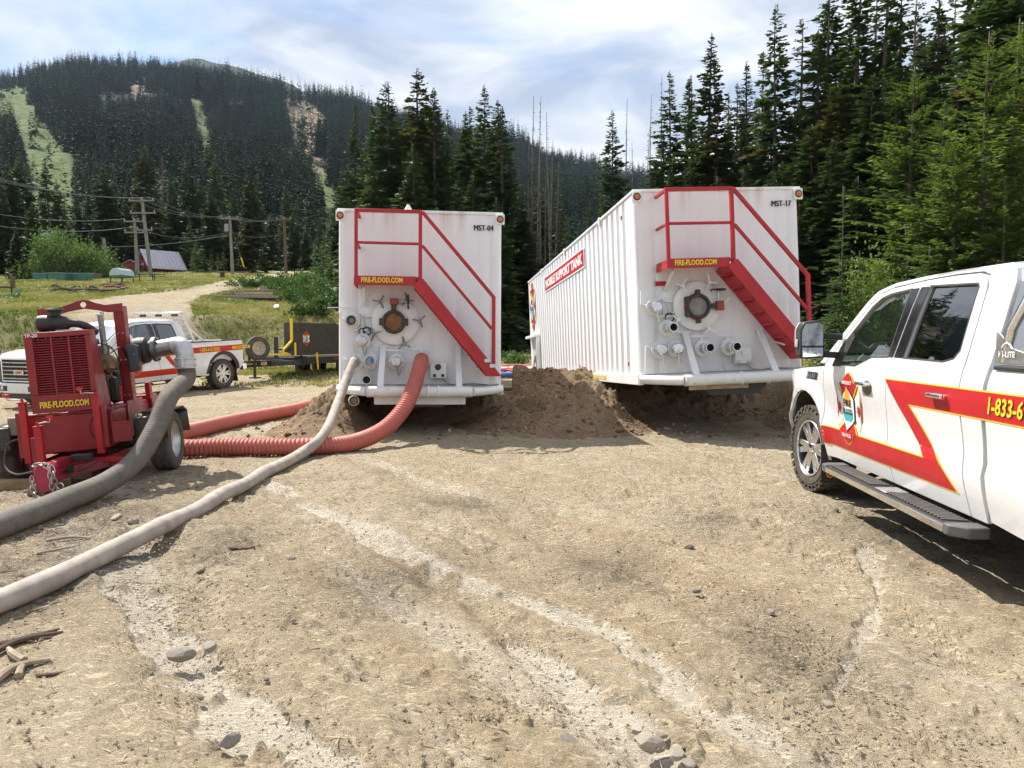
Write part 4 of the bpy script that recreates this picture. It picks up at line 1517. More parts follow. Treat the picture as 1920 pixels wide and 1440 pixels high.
def emblem(fn, parent, wd, ht, res=0.06, flip=False, name='emblem', small=False):
    """fire service cross: red caps above and below, white wings with a red leaf, a badge with two words"""
    g = lambda pts: [(a * wd, b * ht) for a, b in pts]
    d = Decal(fn, res, flip)
    top = [(-0.20, 0.17), (-0.36, 0.34), (-0.22, 0.37), (-0.13, 0.45), (0, 0.5), (0.13, 0.45), (0.22, 0.37), (0.36, 0.34), (0.20, 0.17)]
    bot = [(0.18, -0.20), (0.36, -0.33), (0.20, -0.37), (0.13, -0.46), (0, -0.5), (-0.13, -0.46), (-0.20, -0.37), (-0.36, -0.33), (-0.18, -0.20)]
    lw = [(-0.24, 0.13), (-0.44, 0.26), (-0.50, 0.10), (-0.50, -0.10), (-0.44, -0.26), (-0.24, -0.13)]
    rw = [(-a, b) for a, b in reversed(lw)]
    for pl in (lw, rw):
        d.poly(g(scale_poly(pl, 1.10)), M_YELLOW, 0).poly(g(pl), M_FILMWHITE, 1)
    for pl in (top, bot):
        d.poly(g(scale_poly(pl, 1.10)), M_YELLOW, 2).poly(g(pl), M_SIGNRED, 3)
    leaf = [(0, 0.09), (0.025, 0.04), (0.055, 0.055), (0.045, 0.0), (0.075, -0.02), (0.03, -0.045), (0.01, -0.09), (-0.01, -0.09), (-0.03, -0.045), (-0.075, -0.02), (-0.045, 0.0), (-0.055, 0.055), (-0.025, 0.04)]
    for sx in (-1, 1):
        d.poly(g([(a + sx * 0.40, b) for a, b in leaf]), M_SIGNRED, 4)
        d.poly(g([(sx * 0.45, 0.2), (sx * 0.497, 0.1), (sx * 0.497, -0.1), (sx * 0.45, -0.2), (sx * 0.475, 0)][::-sx]), M_SIGNRED, 3)
    hexa = [(0, 0.29), (0.24, 0.14), (0.24, -0.15), (0, -0.30), (-0.24, -0.15), (-0.24, 0.14)]
    d.poly(g(scale_poly(hexa, 1.06)), M_INK, 5).poly(g(hexa), M_FILMWHITE, 6)
    d.poly(g([(0, 0.31), (0.10, 0.20), (0.16, 0.06), (-0.16, 0.06), (-0.10, 0.20)]), M_ORANGE, 7)
    d.poly(g([(0.20, -0.05), (0.19, -0.13), (0, -0.25), (-0.19, -0.13), (-0.20, -0.05)]), M_TEAL, 7)
    d.text('FIRE', -0.155 * wd, 0.025 * ht, 0.31 * wd, 0.10 * ht, M_INK, 8, 0.03)
    d.text('FLOOD', -0.185 * wd, -0.085 * ht, 0.37 * wd, 0.085 * ht, M_INK, 8, 0.03)
    if not small:
        d.text('EMERGENCY', -0.22 * wd, 0.335 * ht, 0.44 * wd, 0.05 * ht, M_FILMWHITE, 8, 0.02)
        d.text('SERVICES', -0.19 * wd, -0.40 * ht, 0.38 * wd, 0.05 * ht, M_FILMWHITE, 8, 0.02)
    return d.obj(name, parent)


def chain(pts, r, pitch, axis=(0, 1, 0)):
    """linked chain along a polyline"""
    mb = MB()
    P = [Vector(q_) for q_ in pts]
    seg = []
    for i in range(len(P) - 1):
        k = max(1, int((P[i + 1] - P[i]).length / pitch))
        seg += [P[i].lerp(P[i + 1], j / k) for j in range(k)]
    seg.append(P[-1])
    for i in range(len(seg) - 1):
        a, b = seg[i], seg[i + 1]
        d = (b - a)
        if d.length < 1e-5:
            continue
        x, y, z = frame_of(d)
        if i % 2:
            x = y
        c = (a + b) / 2
        ring = [c + z * math.cos(t_) * d.length * 0.68 + x * math.sin(t_) * d.length * 0.36 for t_ in [k * math.pi / 4 for k in range(8)]]
        mb.tube(ring, r, 5, closed=True)
    return mb


def smooth_path(pts, n):
    """Catmull-Rom through points"""
    P = [Vector(q_) for q_ in pts]
    P = [P[0] * 2 - P[1]] + P + [P[-1] * 2 - P[-2]]
    out = []
    for i in range(1, len(P) - 2):
        a, b, c, d = P[i - 1:i + 3]
        for j in range(n):
            t_ = j / n
            out.append(0.5 * ((2 * b) + (c - a) * t_ + (2 * a - 5 * b + 4 * c - d) * t_ ** 2 + (3 * b - a - 3 * c + d) * t_ ** 3))
    out.append(P[-2])
    return out


def resample(P, step):
    P = [Vector(q_) for q_ in P]
    out = [P[0]]
    acc = 0.0
    for i in range(len(P) - 1):
        d = P[i + 1] - P[i]
        l = d.length
        s_ = step - acc
        while s_ <= l:
            out.append(P[i] + d * (s_ / l))
            s_ += step
        acc = l - (s_ - step)
    return out


def pose(o, loc, yaw, pitch, roll):
    Ry = Matrix.Rotation(roll, 3, 'Y')
    Rx = Matrix.Rotation(pitch, 3, 'X')
    Rz = Matrix.Rotation(yaw, 3, 'Z')
    o.matrix_basis = Matrix.Translation(loc) @ (Rz @ Rx @ Ry).to_4x4()


# ------------------------------------------------------------------ water tanks
TW, TL, TH = 1.295, 12.45, 2.74
YF = -0.55           # outer edge of the landing


def flange_disc(o, a, c, r=0.125, m_=None, bolts=8):
    """bolted flange on the front wall at (a, c): one mesh"""
    mb = MB().lathe([(0.07, 0), (0.07, 0.10), (r, 0.10), (r, 0.128), (0.075, 0.13), (0.075, 0.15)], (a, 0, c), (0, -1, 0), 22)
    for i in range(bolts):
        t_ = 2 * math.pi * i / bolts
        q_ = Vector((a + math.cos(t_) * r * 0.8, -0.125, c + math.sin(t_) * r * 0.8))
        mb.cyl(q_, q_ + Vector((0, -0.018, 0)), 0.011, n=6)
    return mb.obj('flange', m_ or M_WHITE, o)


def make_tank(loc, yaw, pitch, roll, number, label, second):
    o = empty('water_tank', loc, label=label, cat='water tank', group='mobile support tanks')
    pose(o, loc, yaw, pitch, roll)
    # shell: plan outline with folded sides, front with slightly buckled sheet
    rc = 0.09
    xs = np.linspace(-TW + rc, TW - rc, 46)
    rib = []
    y = 0.35
    while y < TL - 0.45:
        rib += [(0.0, y), (0.0, y + 0.20), (0.05, y + 0.24), (0.05, y + 0.33)]
        y += 0.37
    plan = [(x, 0.0) for x in xs]
    plan += [(TW - rc + rc * math.sin(R(a)), rc - rc * math.cos(R(a))) for a in (20, 45, 70)]
    plan += [(TW, rc), (TW, 0.3)] + [(TW - d, y_) for d, y_ in rib] + [(TW, TL), (-TW, TL)]
    plan += [(-TW + d, y_) for d, y_ in reversed(rib)] + [(-TW, 0.3), (-TW, rc)]
    plan += [(-TW + rc - rc * math.sin(R(a)), rc - rc * math.cos(R(a))) for a in (70, 45, 20)]
    zs = np.linspace(0, TH, 30)
    n_ = len(plan)
    P = np.array(plan)
    V = np.zeros((len(zs), n_, 3))
    for k, z in enumerate(zs):
        V[k, :, :2] = P
        V[k, :, 2] = z
        fr = (P[:, 1] < 0.001)
        fx = P[:, 0]
        crease = 0.020 * (np.exp(-((np.mod(fx + 0.2, 0.52) - 0.26) / 0.035) ** 2))
        V[k, :, 1] += np.where(fr, 0.016 * fbm(fx / 0.5, fx * 0 + z / 1.6, 3, 400 + second) + crease, 0)
        V[k, :, 0] += np.where(np.abs(P[:, 0]) > TW - 0.06, 0.006 * fbm(P[:, 1] / 0.9, P[:, 1] * 0 + z / 0.8, 3, 410 + second), 0)
    idx = np.arange(len(zs) * n_).reshape(len(zs), n_)
    q = np.stack([idx[:-1], np.roll(idx, -1, 1)[:-1], np.roll(idx, -1, 1)[1:], idx[1:]], -1).reshape(-1, 4)
    me_ = np_mesh('shell', V.reshape(-1, 3), q)
    me_.set_sharp_from_angle(angle=R(25))
    link('shell', me_, M_TANK, o)
    MB().box((-TW + 0.06, 0.06, TH - 0.06), (TW - 0.06, TL - 0.06, TH - 0.02)).obj('roof', M_TANK, o)
    mb = MB()
    for a, b in (((-TW - 0.02, -0.02, TH - 0.01), (TW + 0.02, 0.05, TH + 0.035)), ((-TW - 0.02, TL - 0.05, TH - 0.01), (TW + 0.02, TL + 0.02, TH + 0.035))):
        mb.box(a, b)
    mb.box((-TW - 0.02, 0.052, TH - 0.012), (-TW + 0.07, TL - 0.052, TH + 0.033)).box((TW - 0.07, 0.052, TH - 0.012), (TW + 0.02, TL - 0.052, TH + 0.033))
    mb.obj('roof_rim', M_TANK, o, bevel=0.008)
    MB().box((-0.75, 0.25, TH - 0.018), (0.2, 0.95, TH + 0.05)).obj('roof_hatch', M_WHITE, o, bevel=0.02)
    for k in range(3):
        MB().box((-TW - 0.035, 2.2 + 3.6 * k, TH - 0.09), (-TW - 0.004, 2.3 + 3.6 * k, TH + 0.05)).obj('lifting_lug', M_WHITE, o, bevel=0.006)
    # skirt beams
    for sx in (-1, 1):
        MB().box((sx * (TW - 0.06), 0.0, -0.16), (sx * (TW + 0.035), TL - 1.9, -0.004)).obj('skirt_beam', M_WHITE, o, bevel=0.008)
    MB().box((-TW + 0.06, 0.03, -0.14), (TW - 0.06, 0.12, -0.004)).obj('front_beam', M_WHITE, o, bevel=0.008)
    MB().box((-TW + 0.08, 0.13, -0.05), (TW - 0.08, TL - 0.1, -0.008)).obj('floor_plate', M_IRON, o)
    # marker lamps
    for sx in (-1, 1):
        h = MB().prism(scale_poly([(-0.07, -0.085), (0.07, -0.085), (0.07, 0.085), (-0.07, 0.085)], 1.0), (sx * 1.262, -0.035, 2.655), (1, 0, 0), (0, 0, 1), 0.028).obj('marker_lamp', M_WHITE, o, bevel=0.012)
        MB().torus((sx * 1.262, -0.066, 2.655), (0, 1, 0), 0.048, 0.010, 20, 8).obj('lamp_ring', M_BLACK, h)
        MB().lathe([(0.045, 0.0), (0.040, 0.014), (0.020, 0.022), (0.0001, 0.024)], (sx * 1.262, -0.060, 2.655), (0, -1, 0), 18).obj('lens', M_AMBER, h)
    # landing and stairs
    MB().box((-0.99, YF, 1.615), (0.0, -0.012, 1.65)).obj('landing_deck', M_RED, o, bevel=0.004)
    MB().box((-0.995, YF - 0.012, 1.515), (-0.07, YF, 1.655)).obj('landing_fascia', M_RED, o, bevel=0.003)
    MB().box((-0.995, YF + 0.002, 1.515), (-0.985, -0.012, 1.612)).obj('landing_side', M_RED, o)
    yz = lambda a, b, i=0.0: (a, YF - 0.012 + i, b)
    vs = Decal(lambda a, b, i: (a, YF - 0.012 + i, b))
    vs.text('FIRE-FLOOD.COM', -0.885 + 0.005, 1.548, 0.62, 0.082, M_INK, 0, 0.045)
    vs.text('FIRE-FLOOD.COM', -0.885, 1.552, 0.62, 0.082, M_YELLOW, 1, 0.035)
    vs.obj('web_address', o)
    sq = 0.05

    def rail(name, a, b, s_=sq):
        return MB().bar(a, b, s_, s_, up=(0, 1, 0) if abs(a[1] - b[1]) < 0.01 else (0, 0, 1)).obj(name, M_RED, o, bevel=0.006)
    yr = YF + 0.02
    rail('post', (-0.965, yr, 1.65), (-0.965, yr, 2.62))
    rail('post', (0.0, yr, 1.58), (0.0, yr, 2.62), 0.056)
    rail('top_rail', (-0.99, yr, 2.645), (0.028, yr, 2.645))
    rail('mid_rail', (-0.94, yr, 2.16), (-0.03, yr, 2.155), 0.04)
    rail('stair_rail', (0.028, yr, 2.645), (1.125, yr, 1.36), 0.052)
    rail('stair_mid_rail', (0.03, yr, 2.13), (1.10, yr, 0.87), 0.044)
    rail('post', (1.125, yr, 1.375), (1.125, yr, 0.25), 0.056)
    rail('return_rail', (-0.965, yr + 0.03, 2.645), (-0.965, -0.012, 2.645), 0.045)
    rail('return_rail', (-0.965, yr + 0.03, 2.16), (-0.965, -0.012, 2.16), 0.04)
    for yy_ in (YF - 0.002, -0.09):
        s_ = MB().prism([(-0.10, 1.51), (-0.005, 1.62), (0.045, 1.62), (1.25, 0.14), (1.03, 0.14), (-0.10, 1.50)], (0, yy_, 0), (1, 0, 0), (0, 0, 1), 0.045).obj('stringer', M_RED, o, bevel=0.004)
    for k in range(7):
        z = 1.43 - 0.19 * k
        x = 0.055 + (1.43 - z) * 0.815
        MB().box((x - 0.10, YF + 0.005, z - 0.015), (x + 0.09, -0.13, z + 0.015)).obj('tread', M_RED, o, bevel=0.003)
    for z in (0.38, 0.30):
        MB().box((1.0 + (0.36 - z), YF - 0.064, z - 0.03), (1.10 + (0.36 - z), YF - 0.05, z + 0.03)).obj('stair_latch', M_STEEL, o, bevel=0.006)
    MB().bar((-0.86, -0.40, 1.51), (-0.87, -0.012, 1.25), 0.055, 0.03, up=(1, 0, 0)).obj('landing_bracket', M_WHITE, o, bevel=0.004)
    MB().bar((0.80, -0.06, 0.42), (0.80, -0.40, 0.36), 0.02, 0.02).obj('stair_hook', M_WHITE, o)
    # number
    d = Decal(lambda a, b, i: (a, -0.022 + i, b))
    for k_, dx_ in enumerate((-0.005, 0.0, 0.005)):
        d.text(number, 0.845 + dx_, 2.475, 0.31, 0.088, M_INK, k_ * 0.4, 0.0)
    d.obj('number', o)
    # manway
    hc = (-0.40, 1.0)
    hp = MB().lathe([(0.37, 0), (0.37, 0.07), (0.345, 0.085), (0.2, 0.095), (0.0001, 0.10)], (hc[0], -0.012, hc[1]), (0, -1, 0), 48).obj('manway_cover', M_WHITE, o, smooth=30)
    for k in range(10):
        t_ = 2 * math.pi * (k + 0.5) / 10
        dv = Vector((math.cos(t_), 0, math.sin(t_)))
        c0 = Vector((hc[0], -0.10, hc[1]))
        MB().bar(c0 + dv * 0.2, c0 + dv * 0.355 + Vector((0, 0.012, 0)), 0.012, 0.012).obj('rib', M_WHITE, hp)
    cm = M_WHITE if second else mat('dull wing bolt', (0.20, 0.19, 0.18), 0.5, 0.6, var=0.2)
    for t_ in (128, 62, 2, 212, 292):
        dv = Vector((math.cos(R(t_)), 0, math.sin(R(t_))))
        c0 = Vector((hc[0], -0.09, hc[1])) + dv * 0.385
        cl = MB().cyl(c0, c0 + Vector((0, -0.07, 0)), 0.028, n=8)
        for da in (40, 170, 290):
            ww = Vector((math.cos(R(t_ + da)), -0.25, math.sin(R(t_ + da))))
            cl.bar(c0 + Vector((0, -0.05, 0)), c0 + Vector((0, -0.05, 0)) + ww * 0.115, 0.024, 0.018)
        cl.cyl(c0 + Vector((0, 0.05, 0)), c0, 0.014, n=6)
        cl.obj('swing_bolt', cm, hp)
    MB().box((hc[0] - 0.52, -0.06, hc[1] + 0.07), (hc[0] - 0.30, -0.02, hc[1] + 0.10)).box((hc[0] - 0.52, -0.06, hc[1] - 0.10), (hc[0] - 0.30, -0.02, hc[1] - 0.07)).box((hc[0] - 0.53, -0.07, hc[1] - 0.12), (hc[0] - 0.495, -0.01, hc[1] + 0.12)).obj('hinge', M_WHITE, hp, bevel=0.004)
    # butterfly valve on the cover
    vc = Vector((-0.42, -0.11, 0.985))
    vb = MB().lathe([(0.10, 0.0), (0.175, 0.0), (0.185, 0.03), (0.185, 0.10), (0.172, 0.12), (0.148, 0.12), (0.140, 0.07)], vc, (0, -1, 0), 36, cap=False).obj('butterfly_valve', M_IRON, o, smooth=30)
    if second:
        MB().lathe([(0.192, 0.0), (0.2, 0.01), (0.2, 0.045), (0.187, 0.055)], vc, (0, -1, 0), 36).obj('valve_body', mat('valve red', (0.33, 0.03, 0.02), 0.5, var=0.2), vb)
    MB().lathe([(0.143, 0.0), (0.143, 0.008), (0.05, 0.016), (0.0001, 0.018)], vc + Vector((0, -0.06, 0)), (0, -1, 0), 30).obj('valve_disc', mat('stained disc', (0.24, 0.225, 0.20), 0.5, 0.4, var=0.35, vs=9) if second else M_RUST, vb)
    lug = MB()
    for t_ in (0, 180) if not second else (90, 150, 210, 270):
        dv = Vector((math.cos(R(t_)), 0, math.sin(R(t_))))
        a_ = vc + dv * 0.195 + Vector((0, -0.06, 0))
        lug.box(a_ - Vector((0.03, 0.05, 0.055)), a_ + Vector((0.03, 0.05, 0.055)))
    lug.obj('lug', M_IRON, vb, bevel=0.012)
    if not second:
        MB().bar(vc + Vector((0, -0.06, 0.17)), vc + Vector((0, -0.06, 0.28)), 0.075, 0.06, up=(0, 1, 0)).obj('neck', M_IRON, vb, bevel=0.01)
        MB().box(vc + Vector((-0.06, -0.11, 0.27)), vc + Vector((0.075, -0.01, 0.37))).obj('gear_box', mat('valve orange red', (0.30, 0.055, 0.035), 0.55, var=0.2), vb, bevel=0.015)
        MB().cyl(vc + Vector((0.075, -0.06, 0.32)), vc + Vector((0.22, -0.06, 0.32)), 0.012).obj('stem', M_STEEL, vb)
        hw, ax = vc + Vector((0.225, -0.06, 0.32)), Vector((1, 0, 0.02))
    else:
        MB().bar(vc + Vector((0.17, -0.06, 0)), vc + Vector((0.29, -0.06, 0)), 0.06, 0.07).obj('neck', M_IRON, vb, bevel=0.01)
        MB().box(vc + Vector((0.28, -0.11, -0.07)), vc + Vector((0.39, -0.01, 0.07))).obj('gear_box', mat('valve orange red', (0.30, 0.055, 0.035), 0.55), vb, bevel=0.012)
        MB().cyl(vc + Vector((0.32, -0.06, 0.07)), vc + Vector((0.32, -0.06, 0.235)), 0.012).obj('stem', M_STEEL, vb)
        hw, ax = vc + Vector((0.32, -0.06, 0.24)), Vector((0.02, 0, 1))
    mb = MB().torus(hw, ax, 0.105, 0.013, 26, 8).cyl(hw - ax * 0.018, hw + ax * 0.018, 0.028)
    x_, y_, z_ = frame_of(ax)
    for k in range(3):
        t_ = 2.1 * k
        mb.bar(hw, hw + (x_ * math.cos(t_) + y_ * math.sin(t_)) * 0.105, 0.016, 0.012)
    mb.obj('handwheel', M_IRON, vb)

    # fittings: (x, z, kind)
    if second:
        fits = [(-1.07, 1.0, 'cap'), (-0.89, 0.68, 'stub'), (-1.02, 0.36, 'cap'), (-0.77, 0.37, 'cap'), (-0.35, 0.36, 'stub'), (0.06, 0.36, 'stub')]
    else:
        fits = [(-1.07, 1.0, 'cup'), (-0.91, 0.68, 'cap'), (-1.02, 0.36, 'hose'), (-0.78, 0.37, 'blue'), (-0.38, 0.36, 'cap'), (0.01, 0.38, 'hose'), (-0.84, 0.075, 'elbow')]
    metal = mat('worn bright fitting', (0.62, 0.62, 0.62), 0.26, 0.95, var=0.15) if second else M_STEEL
    for k, (a, c, kd) in enumerate(fits):
        if kd == 'elbow':
            f = MB().lathe([(0.055, 0), (0.055, 0.12), (0.075, 0.12), (0.075, 0.17), (0.06, 0.17), (0.05, 0.14)], (a, 0, c), (0, -1, 0), 20).obj('drain_coupling', M_STEEL, o)
            MB().cyl((a, -0.10, c), (a, -0.15, c), 0.05).obj('coupling_bore', M_DARKVOID, f)
            continue
        f = flange_disc(o, a, c, 0.135 if kd == 'hose' else 0.125, M_WHITE)
        if kd == 'cap':
            MB().lathe([(0.066, 0), (0.066, 0.05), (0.085, 0.055), (0.085, 0.10), (0.07, 0.112), (0.0001, 0.116)], (a, -0.15, c), (0, -1, 0), 24).obj('dust_cap', metal, f)
            for sx in (-1, 1):
                MB().bar((a + sx * 0.088, -0.17, c), (a + sx * 0.092, -0.25, c + 0.012), 0.02, 0.016).obj('cam_lever', metal, f)
            ch = chain([(a, -0.27, c - 0.05), (a + 0.02, -0.2, c - 0.13), (a + 0.035, -0.17, c - 0.22), (a + 0.06, -0.12, c - 0.17), (a + 0.07, -0.13, c - 0.09)], 0.005, 0.032)
            ch.obj('cap_chain', M_WHITE if second else M_STEEL, f)
        elif kd == 'stub':
            MB().lathe([(0.072, 0), (0.072, 0.02), (0.064, 0.04), (0.064, 0.12), (0.076, 0.125), (0.076, 0.16), (0.062, 0.165), (0.062, 0.25), (0.068, 0.255), (0.068, 0.28), (0.056, 0.28), (0.054, 0.2)], (a, -0.15, c), (0, -1, 0), 26).obj('hose_nipple', metal, f)
            MB().cyl((a, -0.34, c), (a, -0.36, c), 0.054, n=22).obj('nipple_bore', M_DARKVOID, f)
        elif kd == 'cup':
            MB().lathe([(0.085, 0), (0.092, 0.06), (0.092, 0.085), (0.075, 0.09), (0.07, 0.03)], (a, -0.15, c), (0, -1, 0), 26).obj('camlock', M_STEEL, f)
            MB().lathe([(0.07, 0.0), (0.055, 0.012), (0.05, 0.004), (0.03, 0.018), (0.0001, 0.02)], (a, -0.19, c), (0, -1, 0), 22).obj('camlock_plug', mat('grey casting', (0.22, 0.22, 0.22), 0.5, 0.6), f)
        elif kd == 'blue':
            MB().lathe([(0.082, 0), (0.088, 0.07), (0.088, 0.085), (0.072, 0.09), (0.07, 0.02)], (a, -0.15, c), (0, -1, 0), 26).obj('camlock', M_STEEL, f)
            MB().lathe([(0.07, 0), (0.0001, 0.004)], (a, -0.18, c), (0, -1, 0), 22).obj('sight_glass', mat('milky gauge glass', (0.45, 0.5, 0.55), 0.2, var=0.1), f)
            MB().box((a + 0.0, -0.192, c - 0.03), (a + 0.04, -0.186, c + 0.035)).obj('gauge_mark', mat('blue mark', (0.05, 0.22, 0.5), 0.4), f)
        # lever of the valve behind the flange
        lv = MB()
        up_ = k in (0,)
        if k in (0, 2, 3):
            lv.cyl((a - 0.06, -0.07, c + 0.02), (a - 0.20, -0.08, c + 0.05), 0.014, n=8)
            lv.bar((a - 0.2, -0.08, c + 0.05), (a - 0.19 if k == 0 else a - 0.22, -0.09, c + (0.26 if k == 0 and second else 0.13) * (1 if k == 0 else -2.2)), 0.012, 0.03, up=(0, 1, 0))
        else:
            lv.cyl((a, -0.07, c + 0.07), (a, -0.08, c + 0.17), 0.02, n=8)
            lv.bar((a - 0.17, -0.10, c + 0.185), (a + 0.12, -0.08, c + 0.18), 0.012, 0.025)
        lv.obj('valve_lever', M_WHITE, f)
    mb = MB().torus((-0.84, -0.10, 0.84), (0.15, 1, 0.1), 0.062, 0.012, 24, 8)
    if not second:
        mb.torus((-0.92, -0.09, 0.83), (-0.5, 1, 0.1), 0.05, 0.010, 24, 8)
    mb.obj('cable_coil', M_BLACK, o)
    MB().tube([(-0.98, -0.10, 1.12), (-0.90, -0.12, 1.06), (-0.86, -0.11, 0.95), (-0.86, -0.09, 0.89)], 0.006, 6).obj('cable', M_STEEL, o)
    # a thin gauge wire zigzagging to the level arm
    MB().tube([(-0.80, -0.02, 1.45), (-0.84, -0.03, 1.33), (-0.90, -0.03, 1.27), (-0.97, -0.04, 1.20), (-1.02, -0.05, 1.12)], 0.004, 5).obj('gauge_wire', M_STEEL, o)
    if second:
        d = Decal(lambda a, b, i: (a, -0.024 + i, b))
        d.poly([(-1.02, 1.32), (-0.86, 1.32), (-0.82, 1.355), (-0.86, 1.39), (-1.02, 1.39)], M_RED, 0)
        d.obj('level_pointer', o)
    else:
        MB().bar((-1.46, -0.04, 1.21), (-1.05, -0.04, 1.215), 0.022, 0.014).obj('level_arm', M_WHITE, o)
    # electrical box
    e = MB().box((0.10 + 0.05, -0.13, 0.10), (0.36 + 0.05, -0.012, 0.345)).obj('junction_box', M_WHITE, o, bevel=0.008)
    if not second:
        MB().lathe([(0.05, 0), (0.052, 0.01), (0.035, 0.02), (0.0001, 0.02)], (0.275, -0.131, 0.28), (0, -1, 0), 8).obj('round_socket', M_IRON, e)
        for dx in (0.22, 0.35):
            MB().box((dx - 0.022, -0.15, 0.125), (dx + 0.022, -0.131, 0.17)).obj('socket', M_IRON, e, bevel=0.005)
    else:
        MB().lathe([(0.03, 0), (0.03, 0.02), (0.0001, 0.02)], (0.275, -0.131, 0.27), (0, -1, 0), 14).obj('round_socket', M_WHITE, e)
        for dx in (0.20, 0.36):
            MB().box((dx - 0.03, -0.145, 0.115), (dx + 0.03, -0.131, 0.155)).obj('socket', M_STEEL, e, bevel=0.005)
    MB().tube(smooth_path([(0.36, -0.07, 0.09), (0.44, -0.06, 0.02), (0.6, -0.05, 0.0), (0.8, -0.045, 0.02), (1.1, -0.05, 0.0), (1.25, -0.05, 0.01)], 5), 0.008, 6).obj('conduit', M_STEEL, o)
    # struts, bumper pipe, plate
    for sx in (-1, 1):
        MB().bar((sx * 0.59, -0.02, 0.60), (sx * 0.60, -0.52, -0.04), 0.095, 0.05, up=(0, -1, 0.4)).obj('strut', M_WHITE, o, bevel=0.006)
        MB().box((sx * 0.59 - 0.16, -0.03, 0.60), (sx * 0.59 + 0.10, -0.004, 0.63)).obj('strut_plate', M_WHITE, o)
    hp_ = [(-TW + 0.02, -0.02, -0.075), (-0.97, -0.42, -0.095), (-0.80, -0.56, -0.10)]
    MB().tube([hp_[0], hp_[1], hp_[2]], 0.068, 18).obj('bumper_elbow', M_WHITE, o)
    MB().tube([(-hp_[2][0], -0.56, -0.10), (-hp_[1][0], -0.42, -0.095), (TW - 0.02, -0.02, -0.075)], 0.068, 18).obj('bumper_elbow', M_WHITE, o)
    MB().cyl((-0.80, -0.56, -0.10), (0.80, -0.56, -0.10), 0.082, n=24).obj('bumper_pipe', mat('scuffed white paint', (0.76, 0.75, 0.73), 0.45, var=0.05, rust=0.6, grime=0.35), o)
    for x in (0.12, 0.28) if not second else (0.05, 0.45):
        MB().torus((x, -0.56, -0.10), (1, 0, 0), 0.086, 0.014, 24, 8).obj('pipe_clamp', M_WHITE, o)
    MB().box((-0.70, -0.46, -0.30 if not second else -0.25), (0.70 if not second else 0.2, -0.43, -0.185)).obj('hitch_plate', mat('chipped white plate', (0.74, 0.73, 0.71), 0.5, var=0.06, rust=1.0, vs=9) if not second else mat('rust stained plate', (0.40, 0.32, 0.22), 0.7, var=0.3, rust=1.0, vs=8), o, bevel=0.004)
    MB().prism([(-0.55, -0.16), (0.55, -0.16), (0.35, -0.34), (-0.35, -0.34)], (0, -0.42, 0), (1, 0, 0), (0, 0, 1), -0.5).obj('hitch_box', M_IRON, o)
    if not second:
        fpp = MB().lathe([(0.08, 0), (0.08, 0.17), (0.072, 0.175), (0.066, 0.17), (0.066, 0.02)], (-1.02, -0.36, -0.24), (0.15, -1, 0), 24).obj('fill_pipe', mat('dirty cream pipe', (0.46, 0.41, 0.33), 0.7, var=0.2, grime=0.5), o)
        MB().lathe([(0.06, 0), (0.045, 0.01), (0.04, 0.004), (0.0001, 0.006)], (-1.005, -0.46, -0.24), (0.15, -1, 0), 20).obj('pipe_plug', M_WOODGREY, fpp)
        b = MB().lathe([(0.075, 0), (0.08, 0.03), (0.07, 0.09), (0.0001, 0.09)], (-0.22, 0.45, TH - 0.02), (0, 0, 1), 18).obj('beacon', mat('faded orange', (0.75, 0.36, 0.2), 0.4), o)
        MB().lathe([(0.068, 0), (0.06, 0.08), (0.03, 0.13), (0.02, 0.15), (0.0001, 0.15)], (-0.22, 0.45, TH + 0.07), (0, 0, 1), 18).obj('beacon_dome', M_FILMWHITE, b)
    else:
        MB().tube([(0.0, -0.06, 0.22), (-0.03, -0.07, 0.1), (-0.06, -0.3, -0.06)], 0.006, 5).obj('cable', M_STEEL, o)
    # running gear at the rear
    for sx in (-1, 1):
        w_ = MB().lathe([(0.27, 0.0), (0.40, 0.0), (0.49, 0.03), (0.50, 0.08), (0.50, 0.20), (0.49, 0.25), (0.40, 0.28), (0.27, 0.28)], (sx * (TW - 0.12) - (0.14 if sx > 0 else -0.14), 11.55, -0.02), (sx, 0, 0), 40, cap=False).obj('wheel', M_RUBBER, o)
        MB().lathe([(0.0001, 0.10), (0.10, 0.10), (0.11, 0.14), (0.18, 0.15), (0.25, 0.2), (0.275, 0.27), (0.29, 0.27), (0.285, 0.02)], (sx * (TW - 0.12) - (0.14 if sx > 0 else -0.14), 11.55, -0.02), (sx, 0, 0), 30, cap=False).obj('rim', M_CHROME, w_)
        MB().box((sx * (TW + 0.004), 10.35, 0.96), (sx * (TW + 0.17), 12.42, 1.04)).box((sx * (TW + 0.004), 10.35, -0.02), (sx * (TW + 0.12), 10.42, 0.955)).obj('fender', M_WHITE, o, bevel=0.01)
        MB().box((sx * (TW + 0.012), 10.45, 0.02), (sx * (TW + 0.03), 10.95, 0.94)).obj('wheel_shield', mat('dented white plate', (0.78, 0.78, 0.77), 0.4, var=0.06, bmp=0.12, bs=7), o)
    # side sign and emblem on the left flank
    sf = lambda a, b, i: (-TW - 0.004 + i, a, b)      # a runs back along the tank
    d = Decal(lambda a, b, i: (-TW - 0.012 + i, 8.95 - a, b), 0.5)
    d.poly([(-0.06, 2.10), (5.26, 2.10), (5.26, 2.50), (-0.06, 2.50)], M_FILMWHITE, 0)
    d.poly([(0, 2.13), (5.2, 2.13), (5.2, 2.47), (0, 2.47)], M_SIGNRED, 1)
    d.text('MOBILE SUPPORT TANK', 0.15, 2.19, 4.9, 0.22, M_FILMWHITE, 2, 0.05)
    d.obj('side_sign', o)
    emblem(lambda a, b, i: (-TW - 0.012 + i * 2, 11.55 - a, 1.93 + b), o, 1.15, 1.45, 0.3)
